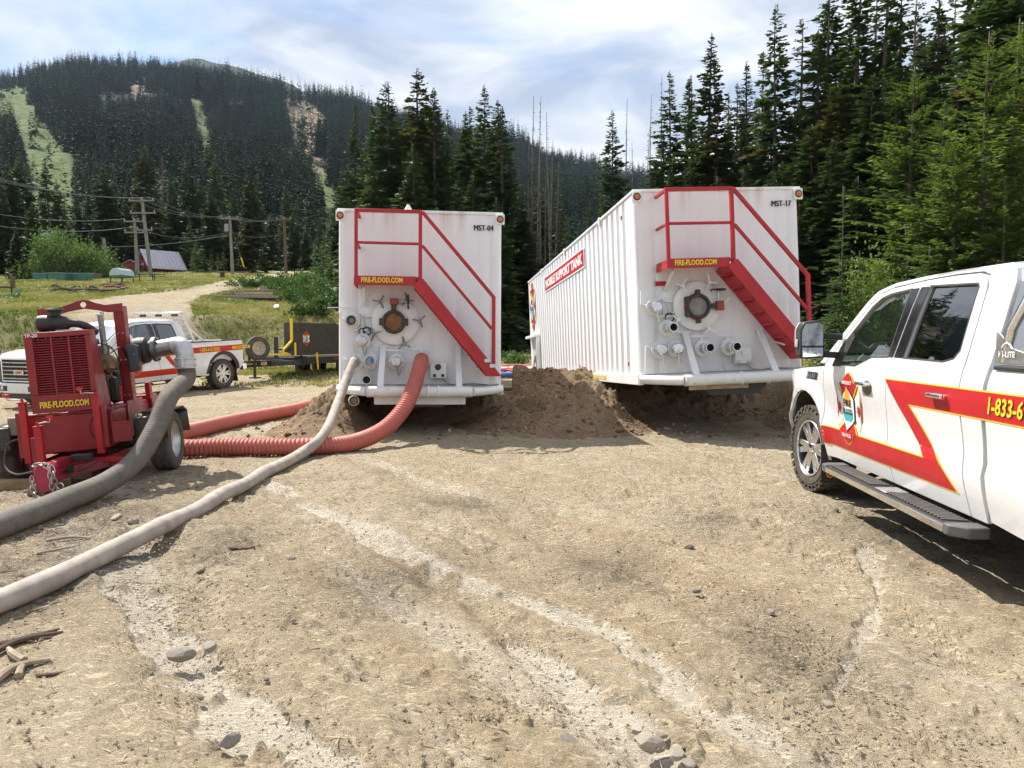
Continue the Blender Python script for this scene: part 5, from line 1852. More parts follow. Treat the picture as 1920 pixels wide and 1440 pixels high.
    for y_, z_ in ((0.75, 2.50), (0.62, 0.16), (4.6, 0.12)):
        MB().lathe([(0.035, 0), (0.035, 0.01), (0.0001, 0.016)], (-TW - 0.002, y_, z_), (-1, 0, 0), 14).obj('side_reflector', mat('red lens', (0.40, 0.015, 0.01), 0.2), o)
    if second:
        d = Decal(lambda a, b, i: (-TW - 0.037 + i, 3.6 - a, b), 0.3)
        d.text('FIRE-FLOOD.COM', 0, -0.125, 1.5, 0.09, M_YELLOW, 0, 0.03)
        d.obj('skirt_lettering', o)
    return o


tank_a = make_tank((-1.462, 11.935, 0.741), 0.102, -0.045, 0.009, 'MST-04', 'white water tank numbered MST-04, left one with hoses attached, red stairs', 0)
tank_b = make_tank((3.222, 11.393, 0.984), 0.105, -0.037, -0.038, 'MST-17', 'white ribbed water tank numbered MST-17 showing its long side, red stairs', 1)
# ------------------------------------------------------------------ pickups
M_PEARL = mat('white car paint', (0.74, 0.745, 0.75), 0.28, var=0.015, vs=2, coat=1.0, dust=0.06)
M_PEARL2 = mat('white car paint, dusty', (0.76, 0.765, 0.77), 0.30, var=0.02, vs=2, coat=0.6, dust=0.14)
M_TRIM = mat('black gloss trim', (0.014, 0.014, 0.016), 0.16, var=0.1, coat=0.5)
M_TREAD = mat('dusty tread', (0.075, 0.062, 0.045), 0.95, var=0.3, vs=14, dust=0.45)
M_SEAT = mat('grey upholstery', (0.10, 0.095, 0.09), 0.8, var=0.2)
M_ALU = mat('wheel alloy', (0.72, 0.72, 0.73), 0.30, 0.95, var=0.06)
M_REDLENS = mat('red lamp lens', (0.35, 0.01, 0.012), 0.15, var=0.1, coat=0.6)
M_LAMP = mat('clear lamp', (0.62, 0.64, 0.66), 0.12, 0.3, var=0.2, coat=0.6)
G_FRONT = glass_mat('side glass', (0.80, 0.95, 0.88), 0.80)
G_DARK = glass_mat('privacy glass', (0.8, 0.78, 0.8), 0.10)


def wheel(parent, c, r, wd, side, steer=0.0, rim_r=0.27, spokes=6, dusty=True):
    """tyre with tread blocks (mesh), rim and hub as its sub-parts; side -1 is the left of the truck"""
    c = Vector(c)
    ax = Vector((0, side, 0))
    ax.rotate(Matrix.Rotation(steer, 3, 'Z'))
    o = c - ax * wd * 0.5
    mb = MB().lathe([(rim_r, 0.01), (rim_r + 0.04, 0.0), (r - 0.05, 0.0), (r - 0.016, 0.03), (r - 0.016, wd - 0.03), (r - 0.05, wd), (rim_r + 0.05, wd + 0.006), (rim_r + 0.01, wd - 0.004), (rim_r, wd - 0.03)], o, ax, 56, cap=False)
    mb.torus(o + ax * (wd + 0.003), ax, (r + rim_r) * 0.5, 0.005, 56, 6)
    x, y, z = frame_of(ax)
    nb = 34
    for row, off in ((0, 0.03), (1, wd * 0.36), (2, wd * 0.66), (3, wd - 0.03)):
        for k in range(nb):
            t_ = 2 * math.pi * (k + 0.5 * (row % 2) + 0.2 * math.sin(k * 7.1)) / nb
            d = x * math.cos(t_) + y * math.sin(t_)
            tg = x * -math.sin(t_) + y * math.cos(t_)
            q_ = o + ax * off + d * (r - 0.010)
            l, w2 = r * math.pi / nb * 0.74, wd * 0.125
            sk = 0.3 if row % 2 else -0.3
            vs = []
            for h_ in (-0.012, 0.010):
                for sa, sb in ((-1, -1), (1, -1), (1, 1), (-1, 1)):
                    vs.append(q_ + d * h_ + tg * (sa * l + sb * sk * w2) + ax * sb * w2)
            mb.add(vs, [(3, 2, 1, 0), (4, 5, 6, 7), (0, 1, 5, 4), (1, 2, 6, 5), (2, 3, 7, 6), (3, 0, 4, 7)])
    for k in range(30):     # shoulder lugs
        t_ = 2 * math.pi * k / 30
        d = x * math.cos(t_) + y * math.sin(t_)
        tg = x * -math.sin(t_) + y * math.cos(t_)
        a = o + ax * (wd + 0.004) + d * (r - 0.052)
        mb.bar(a, a + d * 0.036 - ax * 0.006, 0.028, 0.010, up=ax)
    w_ = mb.obj('wheel', M_RUBBER, parent, smooth=30)
    # rim: deep barrel, paired spokes, hub
    rm = MB().lathe([(0.0001, wd * 0.50), (0.09, wd * 0.55), (0.10, wd * 0.58), (rim_r * 0.80, wd * 0.35), (rim_r * 0.93, wd * 0.45), (rim_r * 0.96, wd - 0.02), (rim_r + 0.008, wd + 0.002), (rim_r + 0.010, wd - 0.02)], o, ax, 48, cap=False)
    rm.obj('barrel', mat('shaded wheel well metal', (0.20, 0.20, 0.205), 0.35, 0.9), w_)
    sp = MB()
    for k in range(spokes):
        t_ = 2 * math.pi * k / spokes + 0.3
        d = x * math.cos(t_) + y * math.sin(t_)
        tg = x * -math.sin(t_) + y * math.cos(t_)
        f = o + ax * (wd * 0.78)
        for sd in (-1, 1):
            a, b = f + d * 0.05 + tg * sd * 0.012 + ax * 0.01, f + d * (rim_r * 0.97) + tg * sd * rim_r * 0.17 + ax * 0.018
            sp.bar(a, b, 0.058, 0.04, up=ax)
    sp.torus(o + ax * (wd - 0.008), ax, rim_r * 0.985, 0.011, 48, 8)
    sp.obj('rim', M_ALU, w_, bevel=0.006)
    hb = MB().lathe([(0.075, 0), (0.075, 0.02), (0.05, 0.035), (0.045, 0.055), (0.0001, 0.06)], o + ax * (wd * 0.74), ax, 24)
    for k in range(6):
        t_ = 2 * math.pi * k / 6
        q_ = o + ax * (wd * 0.75) + (x * math.cos(t_) + y * math.sin(t_)) * 0.062
        hb.cyl(q_, q_ + ax * 0.03, 0.010, n=6)
    hb.obj('hub', M_CHROME, w_)
    return w_


def arc_pts(c, r, a0, a1, n=14):
    return [(c[0] + r * math.cos(R(a0 + (a1 - a0) * i / (n - 1))), c[1] + r * math.sin(R(a0 + (a1 - a0) * i / (n - 1)))) for i in range(n)]


WT = np.array([(0.30, 0.90), (0.42, 0.935), (0.52, 0.960), (0.60, 0.978), (0.70, 0.992), (0.725, 0.990), (0.78, 0.976), (0.90, 0.984), (1.02, 0.998), (1.12, 1.004), (1.20, 1.000), (1.27, 0.986), (1.33, 0.964),
               (1.36, 0.950), (1.55, 0.885), (1.72, 0.825), (1.85, 0.775), (1.90, 0.745), (1.94, 0.705), (1.97, 0.66)])


def pickup(kind):
    near_ = kind == 'near'
    kn = np.array([-1.18, -0.31, 0.22, 1.50, 2.56, 2.77, 3.40, 4.75])
    to = np.array([-1.18, -0.31, 0.22, 1.50, 2.56, 2.77, 3.95, 5.15]) if near_ else np.array([0.0, 1.02, 1.72, 3.02, 3.86, 4.0, 5.20, 6.0])
    hs = 1.0 if near_ else 1.035
    fw, rw = (-0.31, 0.42), ((3.95, 0.42) if near_ else (5.20, 0.43))
    if not near_:
        fw = (1.02, 0.43)
    RA = 0.545

    def mp_(s_, h_):
        h2 = h_ * hs
        if not near_ and s_ < 0.3:          # taller nose
            h2 += 0.17 * min(1, max(0, (h_ - 0.75) / 0.35)) * min(1, max(0, (0.3 - s_) / 0.35))
        return (float(np.interp(s_, kn, to)) + (0 if s_ <= kn[-1] else s_ - kn[-1]), h2)

    def W(s_, h_):
        w_ = float(np.interp(h_ / hs, WT[:, 0], WT[:, 1]))
        f0 = to[0]
        if s_ < f0 + 0.55:
            w_ -= 0.16 * ((f0 + 0.55 - s_) / 0.55) ** 2
        for c in (fw, rw):
            d = math.hypot(s_ - c[0], h_ - c[1] - 0.02)
            if h_ < 1.2:
                w_ += 0.040 * math.exp(-((d - RA - 0.03) / 0.075) ** 2) * min(1, max(0, (1.2 - h_) / 0.15))
        return w_

    paint = M_PEARL if near_ else M_PEARL2
    if near_:
        root = empty('pickup_truck', (0, 0, 0), label='white crew cab pickup parked close at the right, red stripe and emblem', cat='pickup truck', group='white service pickups')
    else:
        root = empty('pickup_truck', (0, 0, 0), label='white crew cab pickup behind the red pump, towing the flatbed trailer', cat='pickup truck', group='white service pickups')
    fl = lambda a, b, i: (a, -(W(a, b) - i), b)
    frr = lambda a, b, i: (a, (W(a, b) - i), b)
    P = lambda pts: [mp_(*q_) for q_ in pts]
    arch_f = arc_pts((fw[0], fw[1] + 0.02), RA, 186, -6)
    arch_r = arc_pts((rw[0], rw[1] + 0.02), RA, 184, -4)
    fender = P([(-1.16, 0.66)]) + arch_f + P([(0.215, 0.40)])[0:0] + [(mp_(0.24, 0)[0], 0.415 * hs)] + P([(0.225, 0.62), (0.165, 1.0), (0.15, 1.235), (-0.30, 1.205), (-0.75, 1.165), (-1.02, 1.11), (-1.13, 1.0), (-1.17, 0.85)])
    fdoor = P([(0.26, 0.43), (0.24, 0.62), (0.18, 1.0), (0.165, 1.25), (0.36, 1.455), (0.70, 1.775), (0.82, 1.85), (1.0, 1.885), (1.477, 1.908), (1.492, 1.34), (1.478, 0.9), (1.53, 0.43)])
    win1 = P([(0.47, 1.265), (0.86, 1.268), (1.12, 1.345), (1.40, 1.352), (1.34, 1.858), (1.0, 1.838), (0.86, 1.81), (0.74, 1.745), (0.40, 1.41)])
    rdoor = P([(1.542, 0.43), (1.490, 0.9), (1.504, 1.34), (1.489, 1.909), (1.9, 1.912), (2.22, 1.902), (2.33, 1.875), (2.385, 1.80), (2.42, 1.66), (2.49, 1.30), (2.525, 1.0), (2.575, 0.43)])
    win2 = P([(1.66, 1.354), (2.22, 1.346), (2.33, 1.368), (2.37, 1.42), (2.29, 1.81), (2.26, 1.835), (1.63, 1.862)])
    frame_ = P([(0.03, 1.262), (0.146, 1.262), (0.345, 1.47), (0.685, 1.79), (0.81, 1.864), (0.99, 1.899), (1.48, 1.922), (1.9, 1.926), (2.225, 1.916), (2.345, 1.887), (2.40, 1.81), (2.435, 1.66), (2.505, 1.30), (2.54, 1.0), (2.59, 0.43), (2.755, 0.43), (2.755, 1.30), (2.715, 1.60), (2.67, 1.82), (2.60, 1.90), (2.48, 1.945), (1.9, 1.955), (1.4, 1.95), (0.95, 1.93), (0.72, 1.88), (0.60, 1.80)])
    bed = P([(2.785, 0.45), (2.785, 1.315), (4.73, 1.315), (4.75, 1.1), (4.74, 0.60)]) + [(rw[0] + RA + 0.06, 0.47)] + arch_r[::-1]
    for nm, ol, ho, sub in (('front_fender', fender, (), None), ('front_door', fdoor, (win1,), win1), ('rear_door', rdoor, (win2,), win2), ('cab_frame', frame_, (), None), ('bed_side', bed, (), None)):
        pa = sheet(nm, ol[::-1] if False else ol, fl, paint, root, ho, 0.07, flip=False, flange=0.028)
        sheet(nm, ol, frr, paint, root, ho, 0.12, flip=True, flange=0.028)
        if sub:
            g = G_FRONT if nm == 'front_door' else G_DARK
            cx, cy = sum(a for a, b in sub) / len(sub), sum(b for a, b in sub) / len(sub)
            big_ = scale_poly(sub, 1.015)
            sheet('window_pane', big_, lambda a, b, i: fl(a, b, 0.016), g, pa, res=0.2)
            sheet('window_pane', big_, lambda a, b, i: frr(a, b, 0.016), g, root, res=0.2, flip=True)
            # rubber seal round the opening
            sheet('window_seal', scale_poly(sub, 1.028), lambda a, b, i: fl(a, b, -0.0035 + i), M_BLACK, pa, (scale_poly(sub, 0.985),), 0.12)
    # black applique between the windows, mirror sail
    ap = P([(1.415, 1.353), (1.485, 1.352), (1.472, 1.86), (1.352, 1.86)])
    sheet('pillar_trim', ap, lambda a, b, i: fl(a, b, -0.006), M_TRIM, root, res=0.12)
    ap = P([(1.512, 1.352), (1.648, 1.352), (1.618, 1.862), (1.497, 1.862)])
    sheet('pillar_trim', ap, lambda a, b, i: fl(a, b, -0.006), M_TRIM, root, res=0.12)
    ap = P([(0.36, 1.245), (0.56, 1.25), (0.63, 1.50), (0.55, 1.555), (0.40, 1.415)])
    sheet('mirror_sail', ap, lambda a, b, i: fl(a, b, -0.008), M_BLACK, root, res=0.12)
    # roof, hood, windshield, cab back: cross sections left to right
    def loft(name, rows, m_, n=11, par=root, smooth=35):
        """rows: (s, half width, z edge, crown)"""
        V, Fc = [], []
        for s_, w_, z_, cr2 in rows:
            for i in range(n):
                t_ = -1 + 2 * i / (n - 1)
                V.append((s_, t_ * w_, z_ + cr2 * (1 - t_ * t_)))
        for j in range(len(rows) - 1):
            for i in range(n - 1):
                a = j * n + i
                Fc.append((a, a + 1, a + n + 1, a + n))
        me_ = bpy.data.meshes.new(name)
        me_.from_pydata(V, [], Fc)
        me_.update()
        me_.polygons.foreach_set('use_smooth', [True] * len(Fc))
        me_.set_sharp_from_angle(angle=R(smooth))
        return link(name, me_, m_, par)

    def edge(s_, h_, cr2):
        a, b = mp_(s_, h_)
        return (a, W(a, b) - 0.002, b, cr2)
    loft('roof', [edge(*q_) for q_ in ((0.60, 1.80, 0.045), (0.72, 1.88, 0.04), (0.95, 1.93, 0.04), (1.4, 1.95, 0.045), (1.9, 1.955, 0.045), (2.48, 1.945, 0.04), (2.60, 1.90, 0.035))], paint)
    a0, a1 = mp_(0.03, 1.262), mp_(0.60, 1.80)
    loft('windshield', [(a0[0] - 0.05, W(*a0) - 0.06, a0[1] + 0.005, 0.02), ((a0[0] + a1[0]) / 2 - 0.02, (W(*a0) + W(*a1)) / 2 - 0.03, (a0[1] + a1[1]) / 2 + 0.01, 0.03), (a1[0], W(*a1) - 0.03, a1[1], 0.045)], G_FRONT)
    loft('hood', [edge(*q_) for q_ in ((-1.13, 1.0, 0.05), (-1.02, 1.11, 0.06), (-0.75, 1.165, 0.065), (-0.30, 1.205, 0.065), (0.03, 1.235, 0.05))], paint)
    cb = mp_(2.755, 1.30)[0]
    V_ = mp_(2.67, 1.82)
    bk = MB()
    rows = [(cb, W(cb, 0.5) - 0.02, 0.45), (cb, W(cb, 1.3) - 0.02, 1.30 * hs), (mp_(2.715, 1)[0], W(cb, 1.60 * hs) - 0.01, 1.60 * hs), (mp_(2.67, 1)[0], W(cb, 1.82 * hs) - 0.01, 1.82 * hs), (mp_(2.60, 1)[0], W(cb, 1.90 * hs), 1.90 * hs)]
    for i in range(len(rows) - 1):
        (s0, w0, z0), (s1, w1, z1) = rows[i:i + 2]
        bk.add([(s0, -w0, z0), (s0, w0, z0), (s1, w1, z1), (s1, -w1, z1)], [(0, 1, 2, 3)])
    bk.obj('cab_back', paint, root)
    MB().box((mp_(2.73, 1)[0], -0.62, 1.42 * hs), (mp_(2.735, 1)[0] + 0.03, 0.62, 1.78 * hs)).obj('rear_window', M_TRIM, root, bevel=0.02)
    # bed
    b0, b1 = mp_(2.80, 0)[0], mp_(4.73, 0)[0]
    for sy in (-1, 1):
        MB().box((b0, sy * 0.90, 1.316 * hs), (b1, sy * 0.985, 1.345 * hs)).obj('bed_rail_cap', M_BLACK, root, bevel=0.012)
        MB().box((b0, sy * 0.86, 0.78), (b1, sy * 0.89, 1.315 * hs)).obj('bed_wall', paint, root)
        MB().box((b1 + 0.0, sy * 0.80, 0.72), (b1 + 0.035, sy * 0.985, 1.28 * hs)).obj('tail_lamp', M_REDLENS, root, bevel=0.02)
    MB().box((b0, -0.86, 0.76), (b1, 0.86, 0.79)).obj('bed_floor', M_BLACK, root)
    MB().box((b0, -0.92, 0.5), (b0 + 0.03, 0.92, 1.30 * hs)).obj('bed_front', paint, root)
    MB().box((b1 - 0.01, -0.79, 0.62), (b1 + 0.04, 0.79, 1.31 * hs)).obj('tailgate', paint, root, bevel=0.015)
    MB().box((b1 + 0.05, -0.93, 0.46), (b1 + 0.22, 0.93, 0.66)).obj('rear_bumper', M_CHROME if not near_ else M_BLACK, root, bevel=0.03)
    # underbody, wheel wells
    f0 = to[0]
    MB().box((f0 + 0.3, -0.45, 0.36), (b1, 0.45, 0.62)).obj('chassis', M_IRON, root)
    MB().box((mp_(0.22, 0)[0], -0.90, 0.42), (cb - 0.02, 0.90, 0.50)).obj('floor_pan', M_IRON, root)
    for c in (fw, rw):
        for sy in (-1, 1):
            pl = arc_pts((0, 0.02), RA + 0.02, 0, 180, 18)
            inner = MB()
            for i in range(len(pl) - 1):
                (x0, z0), (x1, z1) = pl[i:i + 2]
                inner.add([(c[0] + x0, sy * 0.95, c[1] + z0), (c[0] + x1, sy * 0.95, c[1] + z1), (c[0] + x1, sy * 0.55, c[1] + z1), (c[0] + x0, sy * 0.55, c[1] + z0)], [(0, 1, 2, 3)])
            inner.add([(c[0] + a, sy * 0.55, c[1] + b) for a, b in pl], [tuple(range(len(pl)))])
            inner.obj('wheel_well', M_BLACK, root)
    for c, st in ((fw, R(7) if near_ else R(-3)), (rw, 0.0)):
        for sy in (-1, 1):
            wheel(root, (c[0], sy * 0.835, c[1] - 0.005), c[1], 0.27, sy, st)
    MB().cyl((rw[0], -0.7, rw[1]), (rw[0], 0.7, rw[1]), 0.06).lathe([(0.0001, -0.16), (0.12, -0.12), (0.15, 0), (0.12, 0.12), (0.0001, 0.16)], (rw[0], 0, rw[1]), (1, 0, 0), 14).obj('rear_axle', M_IRON, root)
    if not near_:      # dark flares over the rear wheel
        rg_ = arc_pts((rw[0], rw[1] + 0.02), RA + 0.085, 178, 8, 16) + arc_pts((rw[0], rw[1] + 0.02), RA - 0.005, 8, 178, 16)
        sheet('wheel_flare', rg_[::-1], lambda a, b, i: fl(a, b, -0.012 + i), M_BLACK, root, res=0.1, flange=0.02)
    # mud flap
    for c, x_ in ((fw, fw[0] + 0.50),) if near_ else ((rw, rw[0] + 0.52), (fw, fw[0] + 0.52)):
        for sy in (-1, 1):
            mf = MB().prism([(-0.15, 0.0), (0.155, 0.0), (0.15, 0.36), (-0.14, 0.36)], (x_, sy * 0.86, 0.155), (0, 1, 0), (-0.18, 0, 1), 0.012).obj('mud_flap', M_BLACK, root, bevel=0.01)
            if near_ and sy < 0:
                d = Decal(lambda a, b, i: (x_ + 0.016 - 0.18 * b - i, -0.86 + a, 0.155 + b))
                d.poly(ell(-0.07, 0.09, 0.034, 0.034, 16), M_ORANGE, 0, (ell(-0.07, 0.09, 0.024, 0.024, 14),))
                d.poly(ell(-0.07, 0.09, 0.014, 0.014, 12), M_ORANGE, 0)
                d.text('MUD', -0.03, 0.085, 0.12, 0.05, M_ORANGE, 0, 0.02)
                d.text('FLAPS', -0.03, 0.05, 0.12, 0.025, M_STEEL, 0, 0.01)
                d.obj('flap_logo', mf)
    # running board
    if near_:
        sb0, sb1, yo, yi, zt = 0.52, 2.78, -1.13, -0.93, 0.405
    else:
        sb0, sb1, yo, yi, zt = mp_(0.35, 0)[0], mp_(2.7, 0)[0], -1.10, -0.90, 0.36
    for sy in (1, -1):
        rb = MB().box((sb0 + 0.14, sy * yo, zt - 0.060), (sb1 - 0.14, sy * yi, zt - 0.004)).obj('running_board', M_BLACK, root, bevel=0.006)
        MB().box((sb0 + 0.14, sy * (yo - 0.006), zt - 0.055), (sb1 - 0.14, sy * (yo + 0.004), zt - 0.010)).obj('side_strip', M_CHROME, rb, bevel=0.004)
        for sa, sb_, dr in ((sb0, sb0 + 0.14, 1), (sb1 - 0.14, sb1, -1)):
            o2 = [(sa, yo + 0.0), (sb_, yo), (sb_, yi), (sa, yi)]
            if dr > 0:
                o2 = [(sa, yo + 0.05), (sa + 0.05, yo - 0.004), (sb_, yo - 0.004), (sb_, yi), (sa, yi)]
            else:
                o2 = [(sa, yo - 0.004), (sb_ - 0.08, yo - 0.004), (sb_, yo + 0.08), (sb_, yi), (sa, yi)]
            if sy > 0:
                MB().prism(o2, (0, 0, zt - 0.064), (1, 0, 0), (0, 1, 0), 0.068).obj('end_cap', mat('grey blue plastic', (0.075, 0.08, 0.088), 0.5, var=0.2, dust=0.15), rb, bevel=0.01)
        if sy > 0:
            nrib = 42 if near_ else 16
            for k in range(nrib):
                x_ = sb0 + 0.20 + (sb1 - sb0 - 0.42) * k / (nrib - 1)
                if near_ and 0.44 < (x_ - sb0) / (sb1 - sb0) < 0.55:
                    continue
                MB().bar((x_ - 0.015, yo + 0.035, zt), (x_ + 0.03, yi - 0.03, zt), 0.026, 0.014).obj('grip_rib', mat('worn step rubber', (0.05, 0.052, 0.055), 0.55, var=0.3, dust=0.2), rb, bevel=0.004)
            if near_:
                MB().box((1.62, yo + 0.02, zt - 0.003), (1.80, yi - 0.02, zt + 0.007)).obj('step_plate', M_STEEL, rb, bevel=0.003)
        for x_ in (sb0 + 0.4, (sb0 + sb1) / 2, sb1 - 0.4):
            MB().bar((x_, sy * (yi + 0.03) * 1.0, zt - 0.05), (x_, sy * -0.55, 0.46), 0.06, 0.03).obj('step_bracket', M_IRON, rb)
    # handles
    for s_ in (1.14, 2.31):
        a, b = mp_(s_, 1.115)
        y_ = -W(a, b)
        h = sheet('handle_cup', ell(a + 0.02, b - 0.012, 0.085, 0.058, 20), lambda q1, q2, i: fl(q1, q2, -0.004), M_CHROME if near_ else paint, root, res=0.06)
        MB().box((a - 0.115, y_ - 0.052, b + 0.002), (a + 0.085, y_ - 0.026, b + 0.032)).box((a - 0.10, y_ - 0.03, b + 0.005), (a - 0.07, y_ + 0.01, b + 0.028)).box((a + 0.05, y_ - 0.03, b + 0.005), (a + 0.075, y_ + 0.01, b + 0.028)).obj('handle_pull', M_CHROME, h, bevel=0.010, seg=3)
    # mirror
    ms, mz = mp_(0.42, 1.44)
    for sy in (-1, 1):
        yb = sy * W(ms, mz)
        head = MB().prism([(0.0, -0.15), (0.185, -0.165), (0.215, -0.14), (0.22, 0.09), (0.19, 0.16), (0.06, 0.18), (0.015, 0.15)], (ms - 0.10, yb + sy * 0.17, mz + 0.03), (0, sy, 0), (0, 0, 1), -0.15 * sy if sy > 0 else -0.15)
        mo = head.obj('mirror', M_BLACK if near_ else paint, root, bevel=0.035, seg=3)
        fx = ms + 0.053 if sy < 0 else ms - 0.10
        if sy < 0:
            x0 = ms - 0.10 + 0.15 + 0.002
            MB().prism([(0.025, -0.045), (0.205, -0.045), (0.205, 0.085), (0.178, 0.142), (0.065, 0.158), (0.03, 0.132)], (x0, yb - 0.17, mz + 0.03), (0, -1, 0), (0, 0, 1), -0.006).obj('mirror_glass', M_CHROME, mo)
            MB().prism([(0.025, -0.135), (0.195, -0.145), (0.20, -0.062), (0.025, -0.062)], (x0, yb - 0.17, mz + 0.03), (0, -1, 0), (0, 0, 1), -0.006).obj('spotter_glass', M_CHROME, mo)
            MB().prism([(0.0, -0.05), (0.216, -0.05), (0.216, 0.088), (0.188, 0.155), (0.058, 0.174), (0.016, 0.145)], (ms - 0.135, yb - 0.17, mz + 0.035), (0, -1, 0), (0, 0, 1), -0.05).obj('mirror_cap', paint if near_ else M_CHROME, mo, bevel=0.02)
            MB().box((ms - 0.06, yb - 0.405, mz - 0.03), (ms + 0.0, yb - 0.388, mz + 0.04)).obj('mirror_lamp', M_LAMP, mo, bevel=0.01)
        for dz in (0.06, -0.10):
            MB().bar((ms - 0.02, yb + sy * 0.01, mz + dz), (ms - 0.02, yb + sy * 0.20, mz + dz + 0.01), 0.075, 0.055).obj('mirror_arm', M_BLACK, mo, bevel=0.012)
    # cabin
    fx, cx_ = mp_(0.30, 0)[0], mp_(1.30, 0)[0]
    MB().prism([(0.0, 0.75), (0.0, 1.22), (0.25, 1.27), (0.55, 1.22), (0.62, 1.05), (0.50, 0.75)], (fx - 0.32, 0.80, 0), (1, 0, 0), (0, 0, 1), 1.6).obj('dashboard', mat('dash plastic', (0.12, 0.12, 0.115), 0.7), root, bevel=0.03)
    for sy in (-1, 1):
        for s_ in (1.02, 2.0):
            a = mp_(s_, 0)[0]
            st = MB().box((a, sy * 0.42 - 0.26, 0.75), (a + 0.5, sy * 0.42 + 0.26, 0.93)).obj('seat', M_SEAT, root, bevel=0.05)
            MB().prism([(0.40, 0.90), (0.56, 0.90), (0.68, 1.50), (0.56, 1.52)], (a, sy * 0.42 + 0.25, 0), (1, 0, 0), (0, 0, 1), 0.5).obj('seat_back', M_SEAT, st, bevel=0.04)
            MB().box((a + 0.58, sy * 0.42 - 0.14, 1.53), (a + 0.69, sy * 0.42 + 0.14, 1.72)).obj('head_rest', M_SEAT, st, bevel=0.04)
    sw = Vector((fx + 0.42, -0.42, 1.18))
    MB().torus(sw, (1, 0, 0.45), 0.19, 0.016, 28, 8).bar(sw + Vector((0, -0.18, 0)), sw + Vector((0, 0.18, 0)), 0.04, 0.03).obj('steering_wheel', M_BLACK, root)
    # front end
    g0 = f0 + 0.005
    gq = 0.0 if near_ else 0.13
    gr = MB().box((g0 - 0.01, -0.60, 0.72), (g0 + 0.12, 0.60, 1.06 + gq)).obj('grille', M_BLACK, root, bevel=0.03)
    for k in range(5):
        z = 0.755 + (0.065 + gq / 5) * k
        mb = MB().box((g0 - 0.035, -0.57, z), (g0 - 0.012, 0.57, z + 0.026))
        mb.obj('grille_bar', M_STEEL, gr, bevel=0.006)
        for j in range(12):
            y_ = -0.54 + 1.08 * j / 11
            MB().box((g0 - 0.03, y_ - 0.02, z + 0.030), (g0 - 0.014, y_ + 0.02, z + 0.055 + gq / 6)).obj('grille_mesh', M_IRON, gr)
    mb = MB().box((g0 - 0.03, -0.64, 0.68), (g0 + 0.03, 0.64, 0.718)).box((g0 - 0.03, -0.64, 1.062 + gq), (g0 + 0.05, 0.64, 1.10 + gq))
    mb.box((g0 - 0.03, -0.64, 0.72), (g0 + 0.03, -0.602, 1.06 + gq)).box((g0 - 0.03, 0.602, 0.72), (g0 + 0.03, 0.64, 1.06 + gq)).obj('grille_surround', M_CHROME, gr, bevel=0.012)
    if not near_:
        d = Decal(lambda a, b, i: (g0 - 0.042 + i, -a, b))
        d.poly([(-0.17, 0.855), (0.17, 0.855), (0.17, 0.965), (-0.17, 0.965)], M_CHROME, 0)
        d.text('GMC', -0.14, 0.87, 0.28, 0.08, M_REDLENS, 1, 0.04)
        d.obj('grille_badge', gr)
    for sy in (-1, 1):
        MB().prism([(0, 0.70), (0.26, 0.72), (0.30, 1.04 + gq), (0.05, 1.06 + gq)], (g0 + 0.10, sy * 0.645, 0), (0.5, sy * 0.86, 0) if True else 0, (0, 0, 1), 0.05 * -sy).obj('headlamp', M_LAMP, root, bevel=0.02)
    bp = MB()
    pl = [(-0.93, 0.28), (-0.80, 0.07), (-0.5, 0.0), (0.5, 0.0), (0.80, 0.07), (0.93, 0.28), (0.80, 0.34), (0.5, 0.12), (-0.5, 0.12), (-0.80, 0.34)]
    bp.prism([(g0 - 0.10 + b, a) for a, b in pl], (0, 0, 0.42), (1, 0, 0), (0, 1, 0), 0.24).obj('front_bumper', paint if not near_ else M_CHROME, root, bevel=0.03)
    MB().box((g0 - 0.06, -0.80, 0.30), (g0 + 0.12, 0.80, 0.415)).obj('air_dam', M_BLACK, root, bevel=0.02)
    for sy in (-1, 1):
        MB().box((g0 - 0.112, sy * 0.50 - 0.13, 0.48), (g0 - 0.09, sy * 0.50 + 0.13, 0.60)).obj('fog_recess', M_BLACK, root, bevel=0.01)
        MB().lathe([(0.045, 0), (0.04, 0.02), (0.0001, 0.025)], (g0 - 0.11, sy * 0.52, 0.54), (-1, 0, 0), 16).obj('fog_lamp', M_LAMP, root)
    # stripe film
    e_ = 4.72
    red = [(1.485, 1.19), (2.4, 1.19), (e_, 1.19), (e_, 1.04), (1.856, 1.04), (2.473, 0.555), (0.235, 0.548), (0.225, 0.70), (2.09, 0.704)]
    yel = [(1.466, 1.199), (2.4, 1.199), (e_, 1.199), (e_, 1.031), (1.88, 1.031), (2.50, 0.546), (0.235, 0.540), (0.222, 0.709), (2.068, 0.713)]
    d = Decal(fl, 0.035)
    d.poly(P(yel[::-1]), M_YELLOW, 0).poly(P(red[::-1]), M_SIGNRED, 1.6)
    d.obj('stripe', root)
    d = Decal(fl, 0.06)
    if near_:
        d.text('1-833-612-2020', 2.842, 1.066, 0.68, 0.100, M_INK, 3, 0.03, 0.12)
        d.text('1-833-612-2020', 2.836, 1.070, 0.68, 0.100, M_YELLOW, 4, 0.02, 0.12)
    else:
        a = mp_(2.95, 1.066)
        d.text('1-833-612-2020', a[0], a[1], 0.72, 0.10, M_YELLOW, 4, 0.02, 0.12)
        a = mp_(4.0, 1.066)
        d.text('FIRE-FLOOD.COM', a[0], a[1], 0.72, 0.10, M_YELLOW, 4, 0.03)
    d.obj('stripe_lettering', root)
    ec = mp_(0.775, 0.905)
    emblem(lambda a, b, i: fl(ec[0] + a, ec[1] + b, i * 1.4), root, 0.52 if near_ else 0.48, 0.60 if near_ else 0.56, 0.06, small=not near_)
    # badge on the fender
    a, b = mp_(-0.15, 1.135)
    d = Decal(lambda q1, q2, i: fl(a + q1, b + q2, i * 2))
